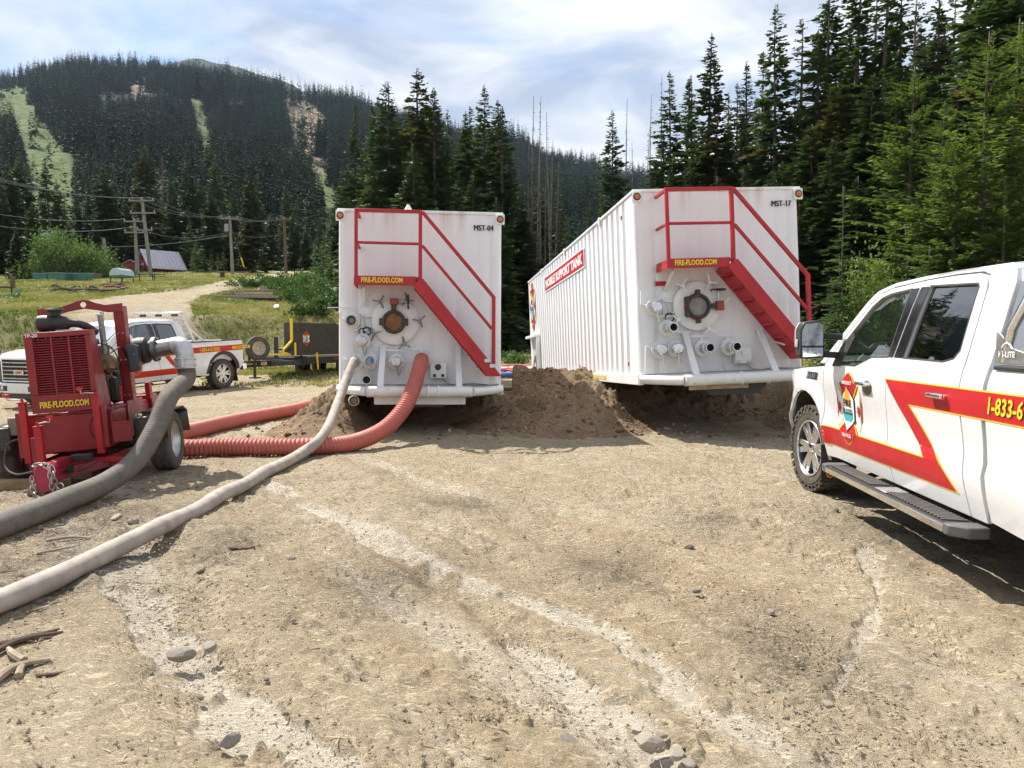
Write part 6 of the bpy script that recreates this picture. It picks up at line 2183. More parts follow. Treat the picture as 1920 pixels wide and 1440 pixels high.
    d.poly([(-0.13, -0.035), (0.15, -0.035), (0.17, 0.035), (-0.11, 0.035)], M_TRIM, 0)
    if near_:
        d.text('F-150', -0.10, -0.022, 0.22, 0.045, M_CHROME, 1, 0.02)
    d.obj('fender_badge', root)
    # rack behind the cab
    if near_:
        for sy in (-1, 1):
            MB().tube([(2.86, sy * 0.945, 1.36), (2.90, sy * 0.93, 1.55), (3.04, sy * 0.86, 1.86), (3.10, sy * 0.80, 1.95)], 0.028, 12).obj('rack_post', M_CHROME, root)
            gs = MB().prism([(2.80, 1.352), (3.16, 1.352), (3.16, 1.40), (2.95, 1.44), (2.83, 1.525), (2.80, 1.525)], (0, sy * 0.955 + 0.004, 0), (1, 0, 0), (0, 0, 1), 0.008).obj('rack_bracket', M_STEEL, root, bevel=0.002)
            if sy < 0:
                d = Decal(lambda q1, q2, i: (2.845 + q1, -0.9645 + i, 1.39 + q2))
                d.text('HI-LITE', 0, 0, 0.15, 0.032, M_FILMWHITE, 0, 0.02)
                d.poly(arc_pts((0.075, 0.02), 0.062, 30, 150, 8) + arc_pts((0.075, 0.02), 0.055, 150, 30, 8), M_FILMWHITE, 0)
                d.obj('bracket_lettering', gs)
        MB().tube([(3.10, -0.80, 1.95), (3.10, 0.80, 1.95)], 0.028, 12).obj('rack_bar', M_CHROME, root)
    else:
        x_ = 4.06
        for sy in (-1, 1):
            MB().bar((x_ + 0.18, sy * 0.93, 1.40), (x_ - 0.12, sy * 0.86, 2.18), 0.05, 0.05).obj('rack_post', paint, root, bevel=0.006)
            MB().bar((x_ + 0.5, sy * 0.93, 1.41), (x_ + 0.02, sy * 0.90, 1.80), 0.04, 0.04).obj('rack_brace', paint, root, bevel=0.006)
        MB().box((x_ - 0.20, -0.92, 2.165), (x_ - 0.06, 0.92, 2.225)).obj('light_bar', M_LAMP, root, bevel=0.02)
        for y_ in (-0.6, 0.0, 0.6):
            MB().box((x_ - 0.16, y_ - 0.10, 2.10), (x_ - 0.10, y_ + 0.10, 2.163)).obj('work_lamp', M_BLACK, root, bevel=0.01)
        for k in range(4):
            z = 1.62 + 0.13 * k
            MB().bar((x_ + 0.10 - 0.29 * (z - 1.4) / 0.78 * 0.9, -0.88, z), (x_ + 0.10 - 0.29 * (z - 1.4) / 0.78 * 0.9, 0.88, z), 0.03, 0.04).obj('rack_slat', paint, root)
        MB().box((b0 + 0.06, -0.60, 1.36), (b0 + 0.62, 0.6, 1.42)).obj('tool_box', M_STEEL, root, bevel=0.02)
    return root


tk = pickup('near')
av = Vector((97 / 1400, 1, 0)).normalized()
nv = Vector((-av.y, av.x, 0))
org = Vector((2.86, 6.98, 0)) - nv * 1.0
tk.matrix_basis = Matrix(((-av.x, -nv.x, 0, org.x), (-av.y, -nv.y, 0, org.y), (0, 0, 1, 0.0), (0, 0, 0, 1)))
tk2 = pickup('far')
bv = Vector((0.40, 0.917, 0)).normalized()
sl = 0.047
xv_ = Vector((bv.x * math.cos(sl), bv.y * math.cos(sl), math.sin(sl)))
yv_ = Vector((-bv.y, bv.x, 0))
zv_ = xv_.cross(yv_)
n2v = Vector((bv.y, -bv.x, 0))
org2 = Vector((-10.38, 16.8, -0.22)) - n2v * 1.0
tk2.matrix_basis = Matrix(((xv_.x, yv_.x, zv_.x, org2.x), (xv_.y, yv_.y, zv_.y, org2.y), (xv_.z, yv_.z, zv_.z, org2.z), (0, 0, 0, 1)))
# ------------------------------------------------------------------ red trailer pump
pump = empty('trailer_pump', (-4.623, 7.70, 0.729), label='dark red diesel pump on a small trailer with a radiator grille', cat='water pump')
pose(pump, (-4.623, 7.70, 0.729), 0.17, 0.014, -0.07)
PM = pump.matrix_basis.copy()
D_ = M_DARKRED
# radiator shroud: frame, slats, core
X0, X1, ZT = -0.315, 0.315, 0.83
mb = MB().box((X0, 0, 0.0), (X1, 0.03, 0.185)).box((X0, 0, 0.775), (X1, 0.03, ZT)).box((X0, 0, 0.186), (-0.235, 0.03, 0.774)).box((0.265, 0, 0.186), (X1, 0.03, 0.774))
sh_ = mb.obj('radiator_shroud', D_, pump, bevel=0.006)
mb = MB().box((X0, 0.031, 0.0), (X0 + 0.008, 0.40, ZT - 0.006)).box((X0, 0.031, ZT - 0.005), (X1, 0.40, ZT + 0.003))
mb.obj('shroud_cover', D_, sh_)
MB().prism([(0.031, 0.0), (0.40, -0.02), (0.14, ZT - 0.006), (0.031, ZT - 0.006)], (X1 - 0.008, 0, 0), (0, 1, 0), (0, 0, 1), 0.008).obj('side_panel', D_, sh_)
for x in (-0.062, 0.105):
    MB().box((x - 0.009, 0.004, 0.186), (x + 0.009, 0.028, 0.774)).obj('mullion', D_, sh_)
sl_d = MB().box((-0.235, -0.002, -0.004), (0.265, 0.034, 0.004)).xf(Matrix.Rotation(R(-28), 4, 'X'))
slm = bpy.data.meshes.new('slat')
slm.from_pydata(sl_d.v, [], sl_d.f)
slm.materials.append(D_)
for k in range(23):
    s_ = bpy.data.objects.new('slat', slm)
    COL.objects.link(s_)
    s_.parent = sh_
    s_.location = (0, 0.012, 0.20 + 0.0252 * k)
MB().box((-0.25, 0.07, 0.15), (0.28, 0.12, 0.80)).obj('radiator_core', M_DARKVOID, sh_)
for k in range(7):
    x = -0.21 + 0.075 * k
    MB().box((x, 0.062, 0.19), (x + 0.006, 0.068, 0.77)).obj('core_fin', M_STEEL, sh_)
d = Decal(lambda a, b, i: (a, i, b))
d.text('FIRE-FLOOD.COM', -0.232 + 0.005, 0.046, 0.47, 0.068, M_INK, 0, 0.045)
d.text('FIRE-FLOOD.COM', -0.235, 0.050, 0.47, 0.068, M_YELLOW, 1, 0.035)
d.text('TP-20', -0.305, 0.784, 0.125, 0.036, M_FILMWHITE, 0, 0.03)
d.obj('lettering', sh_)
# fuel tank under the engine, frame
def rbox(cx0, cx1, z0, z1, r=0.09):
    return [(cx0 + r, z0), (cx1 - r, z0), (cx1 - r * 0.3, z0 + r * 0.3), (cx1, z0 + r), (cx1, z1 - 0.02), (cx1 - 0.02, z1), (cx0 + 0.02, z1), (cx0, z1 - 0.02), (cx0, z0 + r), (cx0 + r * 0.3, z0 + r * 0.3)]
ft = MB().prism(rbox(-0.40, 0.42, -0.43, -0.03), (0, 1.32, 0), (1, 0, 0), (0, 0, 1), 1.26).obj('fuel_tank', D_, pump, bevel=0.012)
MB().box((-0.41, 0.05, -0.032), (0.43, 0.10, -0.012)).obj('tank_lip', D_, ft, bevel=0.004)
for x in (0.10, 0.30):
    MB().torus((x + 0.05, 0.054, -0.2), (0, 1, 0), 0.16 if x > 0.2 else 0.001, 0.004, 24, 5).obj('tank_seam', D_, ft) if x > 0.2 else None
MB().prism([(0.52, -0.36), (1.05, -0.36), (1.05, 0.02), (0.52, 0.02)], (0.424, 0, 0), (0, 1, 0), (0, 0, 1), 0.012).obj('side_plate', D_, ft)
for x in (-0.36, 0.36):
    MB().box((x - 0.04, -0.02, -0.62), (x + 0.04, 1.55, -0.50)).obj('frame_rail', D_, pump, bevel=0.006)
for y in (0.0, 0.75, 1.5):
    MB().box((-0.32, y, -0.60), (0.32, y + 0.07, -0.51)).obj('cross_member', D_, pump)
for x in (-0.34, 0.34):
    MB().bar((x, 0.0, -0.56), (0.05 + x * 0.14, -0.62, -0.56), 0.07, 0.10).obj('tongue_bar', D_, pump, bevel=0.005)
MB().box((-0.46, 1.32, -0.5), (0.46, 1.56, 0.02)).obj('rear_bulkhead', D_, pump, bevel=0.01)
# stabiliser legs with crank handles
M_BRIGHT = mat('bright red plastic', (0.62, 0.03, 0.02), 0.4, var=0.08)
for x, y, z0, z1, hx in ((-0.385, -0.03, -0.50, 0.12, -1), (0.315, -0.04, -0.46, 0.135, -1), (-0.10, -0.42, -0.60, -0.10, 1)):
    j = MB().box((x - 0.032, y - 0.032, z0), (x + 0.032, y + 0.032, z1)).obj('jack_tube', M_RED, pump, bevel=0.006)
    MB().box((x - 0.036, y - 0.036, z1), (x + 0.036, y + 0.036, z1 + 0.014)).cyl((x, y, z1 + 0.014), (x, y, z1 + 0.05), 0.014, n=8).obj('jack_head', M_RED, j)
    MB().tube([(x, y, z1 + 0.035), (x + hx * 0.08, y - 0.03, z1 + 0.05), (x + hx * 0.12, y - 0.03, z1 + 0.045), (x + hx * 0.13, y - 0.03, z1 + 0.075)], 0.007, 6).obj('crank', M_STEEL, j)
    MB().prism([(-0.022, 0), (0.022, 0), (0.034, 0.034), (-0.034, 0.034)], (x + hx * 0.13, y - 0.015, z1 + 0.075), (1, 0, 0), (0, 0, 1), 0.03).obj('crank_knob', M_BRIGHT, j, bevel=0.004)
    MB().box((x + (0.033 if x > 0 else -0.033 - 0.05), y, z0 + 0.06), (x + (0.083 if x > 0 else -0.033), y + 0.03, z1 - 0.10)).obj('jack_bracket', D_, j)
MB().prism([(0.16, -0.535), (0.26, -0.50), (0.44, -0.50), (0.53, -0.53), (0.46, -0.55), (0.30, -0.535), (0.20, -0.57)], (0, -0.02, 0), (1, 0, 0), (0, 0, 1), 0.08).obj('jack_foot', M_RED, pump)
MB().box((0.43, -0.02, -0.36), (0.62, 0.0, -0.16)).box((0.43, -0.03, -0.17), (0.60, 0.05, -0.15)).obj('step_bracket', D_, pump, bevel=0.004)
# pintle hitch, chains, jockey wheel
ht_ = MB().prism([(-0.075, -0.70), (0.085, -0.70), (0.10, -0.50), (0.095, -0.45), (0.05, -0.415), (-0.04, -0.415), (-0.085, -0.45), (-0.09, -0.50)], (0.05, -0.64, 0), (1, 0, 0), (0, 0, 1), 0.14).obj('hitch_head', mat('crimson casting', (0.38, 0.012, 0.06), 0.35, var=0.15, coat=0.4), pump, bevel=0.02)
MB().box((0.02, -0.66, -0.52), (0.13, -0.32, -0.42)).obj('hitch_neck', D_, ht_, bevel=0.01)
for pts in ([(-0.02, -0.80, -0.42), (0.02, -0.80, -0.405), (0.07, -0.80, -0.41), (0.115, -0.80, -0.45), (0.12, -0.81, -0.55), (0.125, -0.81, -0.66), (0.12, -0.80, -0.72)],
            [(0.12, -0.79, -0.43), (0.145, -0.80, -0.5), (0.15, -0.80, -0.62), (0.14, -0.79, -0.70)],
            [(-0.045, -0.79, -0.52), (-0.05, -0.80, -0.62), (-0.03, -0.80, -0.74), (0.0, -0.80, -0.77)]):
    chain(pts, 0.0065, 0.042).obj('safety_chain', mat('zinc chain', (0.45, 0.42, 0.36), 0.4, 0.8, var=0.3), ht_)
MB().torus((0.185, -0.78, -0.64), (0.3, 1, 0), 0.032, 0.008, 18, 6).obj('chain_hook', M_STEEL, ht_)
jw = MB().lathe([(0.02, 0), (0.085, 0.0), (0.10, 0.012), (0.10, 0.05), (0.085, 0.062), (0.02, 0.062)], (-0.03, -0.70, -0.705), (-0.35, -0.94, 0), 24).obj('jockey_wheel', mat('muddy rubber', (0.09, 0.075, 0.055), 0.9, dust=0.5), pump)
MB().box((-0.16, -0.40, -0.66), (-0.04, -0.37, -0.60)).bar((-0.22, -0.42, -0.60), (-0.08, -0.42, -0.57), 0.05, 0.012).obj('tongue_plate', M_RED, pump)
MB().tube(smooth_path([(-0.42, 0.02, -0.25), (-0.55, -0.05, -0.28), (-0.56, -0.15, -0.48), (-0.40, -0.3, -0.56), (-0.1, -0.5, -0.52), (0.22, -0.42, -0.56), (0.36, -0.28, -0.50)], 6), 0.011, 7).obj('brake_cable', M_BLACK, pump)
MB().box((0.10, -0.30, -0.49), (0.30, -0.22, -0.42)).obj('cable_plug', M_BLACK, pump, bevel=0.01)
MB().box((0.19, -0.60, -0.56), (0.205, -0.48, -0.48)).obj('hazard_label', M_INK, pump)
# axle, wheels, fenders
MB().cyl((-0.62, 0.60, -0.46), (0.66, 0.60, -0.46), 0.045).obj('axle', M_IRON, pump)
for sx, zc in ((1, -0.455), (-1, -0.50)):
    cx = sx * 0.66
    tw = MB().lathe([(0.20, 0.0), (0.31, 0.0), (0.335, 0.02), (0.34, 0.06), (0.335, 0.063), (0.335, 0.067), (0.34, 0.07), (0.34, 0.11), (0.335, 0.113), (0.335, 0.117), (0.34, 0.12), (0.34, 0.165), (0.335, 0.205), (0.31, 0.225), (0.215, 0.228), (0.20, 0.20)], (cx, 0.60, zc), (sx, 0, 0), 48, cap=False).obj('wheel', M_RUBBER, pump, smooth=30)
    MB().lathe([(0.0001, 0.13), (0.05, 0.13), (0.055, 0.16), (0.075, 0.165), (0.10, 0.14), (0.17, 0.14), (0.195, 0.18), (0.205, 0.215), (0.212, 0.21), (0.20, 0.03)], (cx, 0.60, zc), (sx, 0, 0), 32, cap=False).obj('rim', M_STEEL, tw)
    fp = [(0.0, -0.02), (0.02, -0.15 + 0.04), (0.14, 0.0), (0.62, 0.0), (0.78, -0.06), (0.82, -0.28), (0.78, -0.28), (0.745, -0.085), (0.60, -0.03), (0.15, -0.03), (0.045, -0.13)]
    fd = MB()
    prof = [(0.14, -0.38), (0.15, -0.16), (0.24, -0.10), (0.84, -0.10), (1.0, -0.16), (1.06, -0.42)]
    for i in range(len(prof) - 1):
        (y0, z0), (y1, z1) = prof[i:i + 2]
        fd.add([(sx * 0.60, y0, z0 + (zc + 0.455)), (sx * 0.93, y0, z0 + (zc + 0.455)), (sx * 0.93, y1, z1 + (zc + 0.455)), (sx * 0.60, y1, z1 + (zc + 0.455))], [(0, 1, 2, 3)])
    fo = fd.obj('fender', mat('black painted steel', (0.022, 0.023, 0.026), 0.3, var=0.2, dust=0.10), pump)
    sol = fo.modifiers.new('thickness', 'SOLIDIFY')
    sol.thickness = 0.008
    MB().box((sx * 0.60, 0.10, -0.37), (sx * 0.90, 0.132, -0.13)).obj('fender_front', mat('black painted steel', (0.022, 0.023, 0.026), 0.3), pump, bevel=0.01)
# left side: battery box seen past the frame
MB().box((-0.62, 0.12, -0.22), (-0.42, 0.45, -0.03)).obj('battery_box', mat('grey steel box', (0.14, 0.13, 0.12), 0.6, var=0.2, dust=0.3), pump, bevel=0.015)
# lifting arch
for x in (-0.385, 0.385):
    MB().box((x - 0.055, 0.71, -0.02), (x + 0.055, 0.735, 1.085)).box((x + (0.042 if x > 0 else -0.055), 0.736, -0.02), (x + (0.055 if x > 0 else -0.042), 0.84, 1.085)).obj('arch_post', D_, pump, bevel=0.004)
    for z in (0.08, 0.48, 0.78):
        MB().cyl((x - 0.025, 0.71, z), (x - 0.025, 0.70, z), 0.009, n=6).cyl((x + 0.025, 0.71, z), (x + 0.025, 0.70, z), 0.009, n=6).obj('bolt', M_STEEL, pump)
out_ = [(-0.44, 1.02), (-0.22, 1.03), (-0.12, 1.055), (0.04, 1.075), (0.18, 1.05), (0.28, 1.02), (0.44, 1.02), (0.44, 1.115), (0.26, 1.105), (0.16, 1.135), (0.10, 1.165), (0.04, 1.175), (-0.02, 1.165), (-0.10, 1.135), (-0.22, 1.105), (-0.44, 1.10)]
hole = ell(0.035, 1.122, 0.033, 0.033, 18)
for yy_, fp_ in ((0.690, False), (0.709, True)):
    sheet('lifting_beam', out_, lambda a, b, i: (a, yy_ + (0.019 if i else 0), b), D_, pump, (hole,), 0.08, flip=fp_, flange=0.02 if not fp_ else None)
# engine
M_ENG = mat('engine black', (0.02, 0.02, 0.021), 0.55, 0.2, var=0.4, vs=12, dust=0.10)
M_TAN = mat('heat stained casting', (0.23, 0.165, 0.085), 0.6, 0.4, var=0.35, vs=14)
en = MB().box((-0.26, 0.42, 0.02), (0.24, 1.05, 0.50)).box((-0.20, 0.46, 0.505), (0.16, 1.0, 0.66)).box((-0.14, 0.50, 0.665), (0.08, 0.95, 0.74)).obj('engine_block', M_ENG, pump, bevel=0.025)
for k in range(5):
    MB().cyl((0.242, 0.50 + 0.11 * k, 0.40), (0.275, 0.50 + 0.11 * k, 0.40), 0.035, n=10).obj('core_plug', M_ENG, en)
for c, r in (((0.0, 0.40, 0.22), 0.12), ((0.16, 0.40, 0.42), 0.06), ((-0.16, 0.40, 0.40), 0.07)):
    MB().lathe([(r, 0), (r, 0.03), (r * 0.5, 0.035), (r * 0.5, 0.05), (0.0001, 0.05)], (c[0], c[1] + 0.02, c[2]), (0, -1, 0), 22).obj('pulley', M_ENG, en)
MB().tube(smooth_path([(0.24, 0.62, 0.36), (0.33, 0.60, 0.33), (0.345, 0.60, 0.20), (0.33, 0.62, 0.06), (0.25, 0.66, 0.02)], 6), 0.028, 10).obj('coolant_hose', M_BLACK, en)
MB().box((0.27, 0.50, 0.03), (0.36, 0.66, 0.30)).obj('filter_housing', M_ENG, en, bevel=0.02)
MB().lathe([(0.03, 0), (0.075, 0.0), (0.09, 0.03), (0.085, 0.09), (0.05, 0.11), (0.045, 0.16), (0.0001, 0.16)], (0.30, 0.48, 0.50), (0.1, -0.2, -0.25), 20).obj('turbocharger', M_TAN, en)
MB().lathe([(0.055, 0), (0.085, 0.0), (0.085, 0.06), (0.055, 0.06)], (0.30, 0.43, 0.47), (0.25, -1, 0.05), 20).obj('turbine_housing', M_TAN, en)
ex = MB().tube([(0.26, 0.52, 0.56), (0.262, 0.52, 0.72), (0.258, 0.52, 1.01)], 0.030, 12).obj('exhaust_pipe', mat('dull exhaust steel', (0.34, 0.30, 0.25), 0.6, 0.6, var=0.3, vs=18), en)
MB().lathe([(0.036, 0), (0.036, 0.02), (0.03, 0.025)], (0.258, 0.52, 0.985), (0, 0, 1), 14).bar((0.235, 0.52, 1.012), (0.292, 0.52, 1.022), 0.05, 0.006).obj('rain_cap', M_STEEL, ex)
MB().torus((0.262, 0.52, 0.68), (0, 0, 1), 0.034, 0.008, 16, 6).obj('pipe_clamp', M_STEEL, ex)
for pts, r in (([(0.30, 0.5, 0.55), (0.40, 0.6, 0.62), (0.42, 0.72, 0.5)], 0.008), ([(0.20, 0.45, 0.70), (0.33, 0.55, 0.62), (0.36, 0.7, 0.4)], 0.007), ([(0.30, 0.46, 0.42), (0.33, 0.44, 0.34), (0.29, 0.45, 0.28)], 0.010), ([(-0.1, 0.45, 0.68), (0.1, 0.43, 0.76), (0.2, 0.5, 0.70)], 0.012)):
    MB().tube(smooth_path(pts, 6), r, 6).obj('engine_line', M_BLACK if r < 0.0095 else M_TAN, en)
for k in range(8):
    z = 0.04 + 0.02 * k
    MB().box((0.365, 0.52, z), (0.372, 0.60, z + 0.010)).obj('guard_slot', M_BRIGHT, en)
# air cleaner
ac = MB().lathe([(0.0001, 0.0), (0.06, 0.002), (0.082, 0.02), (0.088, 0.05), (0.088, 0.14), (0.094, 0.145), (0.094, 0.165), (0.088, 0.17), (0.088, 0.21), (0.092, 0.213), (0.092, 0.226), (0.085, 0.23), (0.07, 0.29), (0.045, 0.32), (0.04, 0.36)], (-0.30, 0.30, 0.93), (1, 0.12, -0.05), 30).obj('air_cleaner', M_BLACK, pump, smooth=35)
MB().lathe([(0.055, 0), (0.055, 0.04), (0.088, 0.05), (0.09, 0.07), (0.075, 0.085), (0.0001, 0.088)], (-0.12, 0.32, 1.0), (0.06, 0, 1), 26).obj('intake_cap', M_BLACK, ac)
MB().tube(smooth_path([(0.03, 0.34, 0.915), (0.10, 0.36, 0.90), (0.16, 0.42, 0.86), (0.20, 0.5, 0.80)], 6), 0.042, 12).obj('intake_hose', M_BLACK, ac)
MB().box((-0.10, 0.24, 0.835), (0.02, 0.38, 0.85)).obj('cleaner_bracket', M_STEEL, ac)
# controller
cb_ = MB().prism([(0.0, 0.0), (0.11, 0.02), (0.105, 0.30), (0.02, 0.33), (-0.02, 0.30)], (0.465, 0.60, 0.33), (1, 0.1, 0), (0, 0, 1), -0.18).obj('controller_box', mat('charcoal cover', (0.035, 0.038, 0.045), 0.45, var=0.2, dust=0.08), pump, bevel=0.022, seg=3)
MB().lathe([(0.018, 0), (0.0001, 0.002)], (0.535, 0.596, 0.53), (0.1, -1, 0), 14).obj('maker_dot', mat('blue enamel', (0.03, 0.10, 0.42), 0.3), cb_)
MB().bar((0.44, 0.74, 0.40), (0.50, 0.66, 0.42), 0.03, 0.03).obj('controller_arm', M_ENG, cb_)
# pump casing, flange, elbow, clamp
M_GALV = mat('dull zinc casting', (0.56, 0.56, 0.55), 0.48, 0.55, var=0.14, vs=16)
cs = MB().lathe([(0.10, 0), (0.15, 0.02), (0.16, 0.08), (0.15, 0.16), (0.11, 0.20), (0.105, 0.24)], (0.42, 0.95, 0.56), (1, -0.05, 0.05), 26).box((0.32, 0.82, 0.46), (0.50, 1.08, 0.64)).obj('pump_casing', M_ENG, pump, bevel=0.012)
fo = MB().lathe([(0.09, 0), (0.145, 0.0), (0.145, 0.035), (0.135, 0.04), (0.10, 0.045)], (0.655, 0.94, 0.57), (1, -0.05, 0.02), 28)
for k in range(8):
    t_ = 2 * math.pi * k / 8
    q_ = Vector((0.64, 0.94 + 0.12 * math.cos(t_), 0.57 + 0.12 * math.sin(t_)))
    fo.cyl(q_, q_ + Vector((0.075, 0, 0)), 0.012, n=6)
fo.obj('outlet_flange', mat('dark galvanised casting', (0.19, 0.185, 0.18), 0.4, 0.85, var=0.25), cs)
MB().tube(smooth_path([(0.69, 0.94, 0.572), (0.78, 0.935, 0.58), (0.88, 0.92, 0.59)], 6), [0.10] * 13, 20).obj('check_valve', mat('brushed casting', (0.36, 0.34, 0.31), 0.38, 0.8, var=0.3, vs=16), cs)
MB().tube(smooth_path([(0.86, 0.925, 0.592), (0.94, 0.905, 0.60), (0.99, 0.88, 0.57), (1.005, 0.86, 0.50), (1.005, 0.85, 0.42)], 6), 0.098, 20).obj('elbow', M_GALV, cs)
eb = Vector((1.005, 0.85, 0.43))
MB().torus(eb, (0, -0.12, -1), 0.112, 0.012, 26, 8).torus(eb + Vector((0, 0, -0.07)), (0, -0.12, -1), 0.115, 0.010, 26, 8).cyl(eb + Vector((0, 0, 0.02)), eb + Vector((0, -0.015, -0.11)), 0.110, n=24).obj('hose_clamp', M_GALV, cs)
MB().box(eb + Vector((-0.02, -0.135, -0.09)), eb + Vector((0.02, -0.11, 0.02))).obj('clamp_latch', M_STEEL, cs, bevel=0.005)
MB().box((0.36, 1.42, -0.20), (0.42, 1.5, 0.12)).box((0.43, 1.2, -0.02), (0.48, 1.3, 0.18)).obj('tie_down', M_RED, pump, bevel=0.004)
MB().lathe([(0.13, 0), (0.13, 0.3), (0.15, 0.3), (0.15, 0.33)], (0.05, 1.56, -0.30), (0, 1, 0), 24).obj('suction_port', D_, pump)

# ------------------------------------------------------------------ hoses
def corrugated(name, pts, r, pitch, depth, material, label, group=None, n=20, sub=6):
    P = resample(smooth_path(pts, 24), pitch / sub)
    rr = [r - depth * (0.5 - 0.5 * math.cos(2 * math.pi * (i % sub) / sub)) for i in range(len(P))]
    o = MB().tube(P, rr, n).obj(name, material, None, smooth=80)
    return tag(o, label, 'hose', group)


M_REDHOSE = mat('red ribbed hose', (0.47, 0.105, 0.080), 0.55, var=0.10, vs=5, dust=0.16)
M_GREYHOSE = mat('grey woven hose', (0.115, 0.106, 0.092), 0.85, var=0.18, vs=6, dust=0.28)
M_BEIGEHOSE = mat('muddy beige hose', (0.40, 0.345, 0.295), 0.8, var=0.22, vs=9, grime=0.85)


def tp(T, a, b, c):
    return T.matrix_basis @ Vector((a, b, c))


def gpt(px, py, z):
    q_ = on_level(px, py, z)
    return Vector((q_[0], q_[1], z + float(gh(q_[0], q_[1]))))


e0 = PM @ (eb + Vector((0, -0.012, -0.04)))
e1 = PM @ (eb + Vector((0, -0.03, -0.22)))
pts = [e0, e1] + [Vector(at_depth(*q_)) for q_ in ((318, 742, 7.98), (292, 803, 7.62), (256, 862, 7.28))] + [gpt(200, 905, 0.15), gpt(120, 940, 0.10), gpt(40, 972, 0.095), gpt(-60, 1006, 0.095), gpt(-240, 1050, 0.095), Vector((-6.9, 4.6, 0.1)), Vector((-9.5, 4.2, 0.1)), Vector((-13, 5.0, 0.1))]
grey = corrugated('suction_hose', pts, 0.100, 0.030, 0.007, M_GREYHOSE, 'thick grey woven hose hanging from the pump elbow to the lower left', n=22, sub=3)
t0 = tp(tank_a, -1.02, -0.12, 0.36)
t1 = tp(tank_a, -1.03, -0.36, 0.33)
pts = [t0, t1, Vector(at_depth(646, 722, 11.05)), Vector(at_depth(632, 760, 10.5)), gpt(614, 802, 0.315), gpt(590, 831, 0.17), gpt(560, 851, 0.075), gpt(480, 895, 0.07), gpt(400, 935, 0.07), gpt(300, 990, 0.068), gpt(200, 1040, 0.068), gpt(100, 1087, 0.068), gpt(0, 1130, 0.068), gpt(-140, 1185, 0.068), gpt(-330, 1240, 0.068), Vector((-4.4, 2.4, 0.07)), Vector((-6.5, 1.2, 0.07)), Vector((-10, 0.4, 0.07))]
_P = resample(smooth_path(pts, 14), 0.05)
_r = random.Random(3)
_ph = [_r.uniform(0, 6) for _ in range(4)]
for _i, _q in enumerate(_P):
    _w = min(1, max(0, (_i - 45) / 20))
    _q.x += _w * (0.018 * math.sin(_i * 0.11 + _ph[0]) + 0.008 * math.sin(_i * 0.31 + _ph[1]))
    _q.z += _w * (0.006 * math.sin(_i * 0.23 + _ph[2]))
bh = MB().tube(_P, [0.066 + 0.003 * math.sin(_i * 0.35 + _ph[3]) * math.sin(_i * 0.09) for _i in range(len(_P))], 18).obj('transfer_hose', M_BEIGEHOSE, None, smooth=60)
tag(bh, 'muddy beige hose running from the left tank across the dirt', 'hose')
MB().lathe([(0.078, 0), (0.084, 0.02), (0.084, 0.10), (0.076, 0.13)], t0, t1 - t0, 20).obj('hose_coupling', M_STEEL, bh)
t0 = tp(tank_a, 0.01, -0.12, 0.38)
t1 = tp(tank_a, 0.01, -0.34, 0.36)
pe = PM @ Vector((0.05, 1.9, -0.30))
pts = [t0, t1, Vector(at_depth(777, 722, 11.15)), Vector(at_depth(757, 766, 10.75)), Vector(at_depth(718, 806, 10.30)), gpt(660, 829, 0.115), gpt(590, 836, 0.115), gpt(500, 838, 0.115), gpt(420, 838, 0.115), gpt(345, 839, 0.115), gpt(300, 832, 0.13), pe + Vector((0, 0.25, 0)), pe]
corrugated('drain_hose', pts, 0.116, 0.052, 0.016, M_REDHOSE, 'red ribbed hose curving from the left tank down to the pump', 'red ribbed hoses')
pts = [gpt(650, 752, 0.115), gpt(595, 757, 0.115), gpt(548, 768, 0.115), gpt(450, 786, 0.115), gpt(345, 812, 0.115), gpt(240, 835, 0.12), gpt(120, 850, 0.12)]
corrugated('drain_hose', pts, 0.116, 0.052, 0.016, M_REDHOSE, 'red ribbed hose coming out of the soil bank behind the pump', 'red ribbed hoses')
# ------------------------------------------------------------------ flatbed trailer behind the far pickup
tr0 = Vector((-8.72, 23.05, 0))
tb_ = Vector((0.40, 0.917, 0)).normalized()
trl = empty('flatbed_trailer', (tr0.x, tr0.y, 0.10), (0, 0, math.atan2(tb_.y, tb_.x)), 'black flatbed trailer with a spare wheel hitched to the far pickup', 'trailer')
# local: x back along the trailer, y left (away from the camera), z up; the near side is y < 0
MB().box((0.0, -0.09, 0.44), (2.6, 0.09, 0.64)).obj('tongue', M_BLACK, trl, bevel=0.01)
MB().prism([(1.7, -0.12), (2.7, -0.85), (2.7, 0.85), (1.7, 0.12)], (0, 0, 0.46), (1, 0, 0), (0, 1, 0), 0.15).obj('tongue_frame', M_BLACK, trl)
MB().box((2.5, -0.98, 0.50), (7.2, -0.90, 0.72)).box((2.5, 0.90, 0.50), (7.2, 0.98, 0.72)).box((2.5, -0.9, 0.50), (2.6, 0.9, 0.72)).obj('deck_frame', M_BLACK, trl, bevel=0.01)
for k in range(11):
    y0 = -0.885 + 0.162 * k
    MB().box((2.62, y0, 0.725), (7.15, y0 + 0.15, 0.765)).obj('deck_board', M_WOODGREY, trl)
MB().cyl((0.95, -0.12, 0.12), (0.95, -0.12, 0.66), 0.045).box((0.82, -0.25, 0.08), (1.08, 0.01, 0.12)).obj('landing_jack', M_IRON, trl)
MB().lathe([(0.05, 0), (0.07, 0.05), (0.07, 0.16), (0.02, 0.2)], (0.0, 0, 0.62), (-1, 0, 0), 14).obj('coupler', M_IRON, trl)
chain([(0.05, -0.10, 0.60), (-0.08, -0.16, 0.44), (-0.22, -0.16, 0.5), (-0.30, -0.12, 0.62)], 0.012, 0.07).obj('safety_chain', M_STEEL, trl)
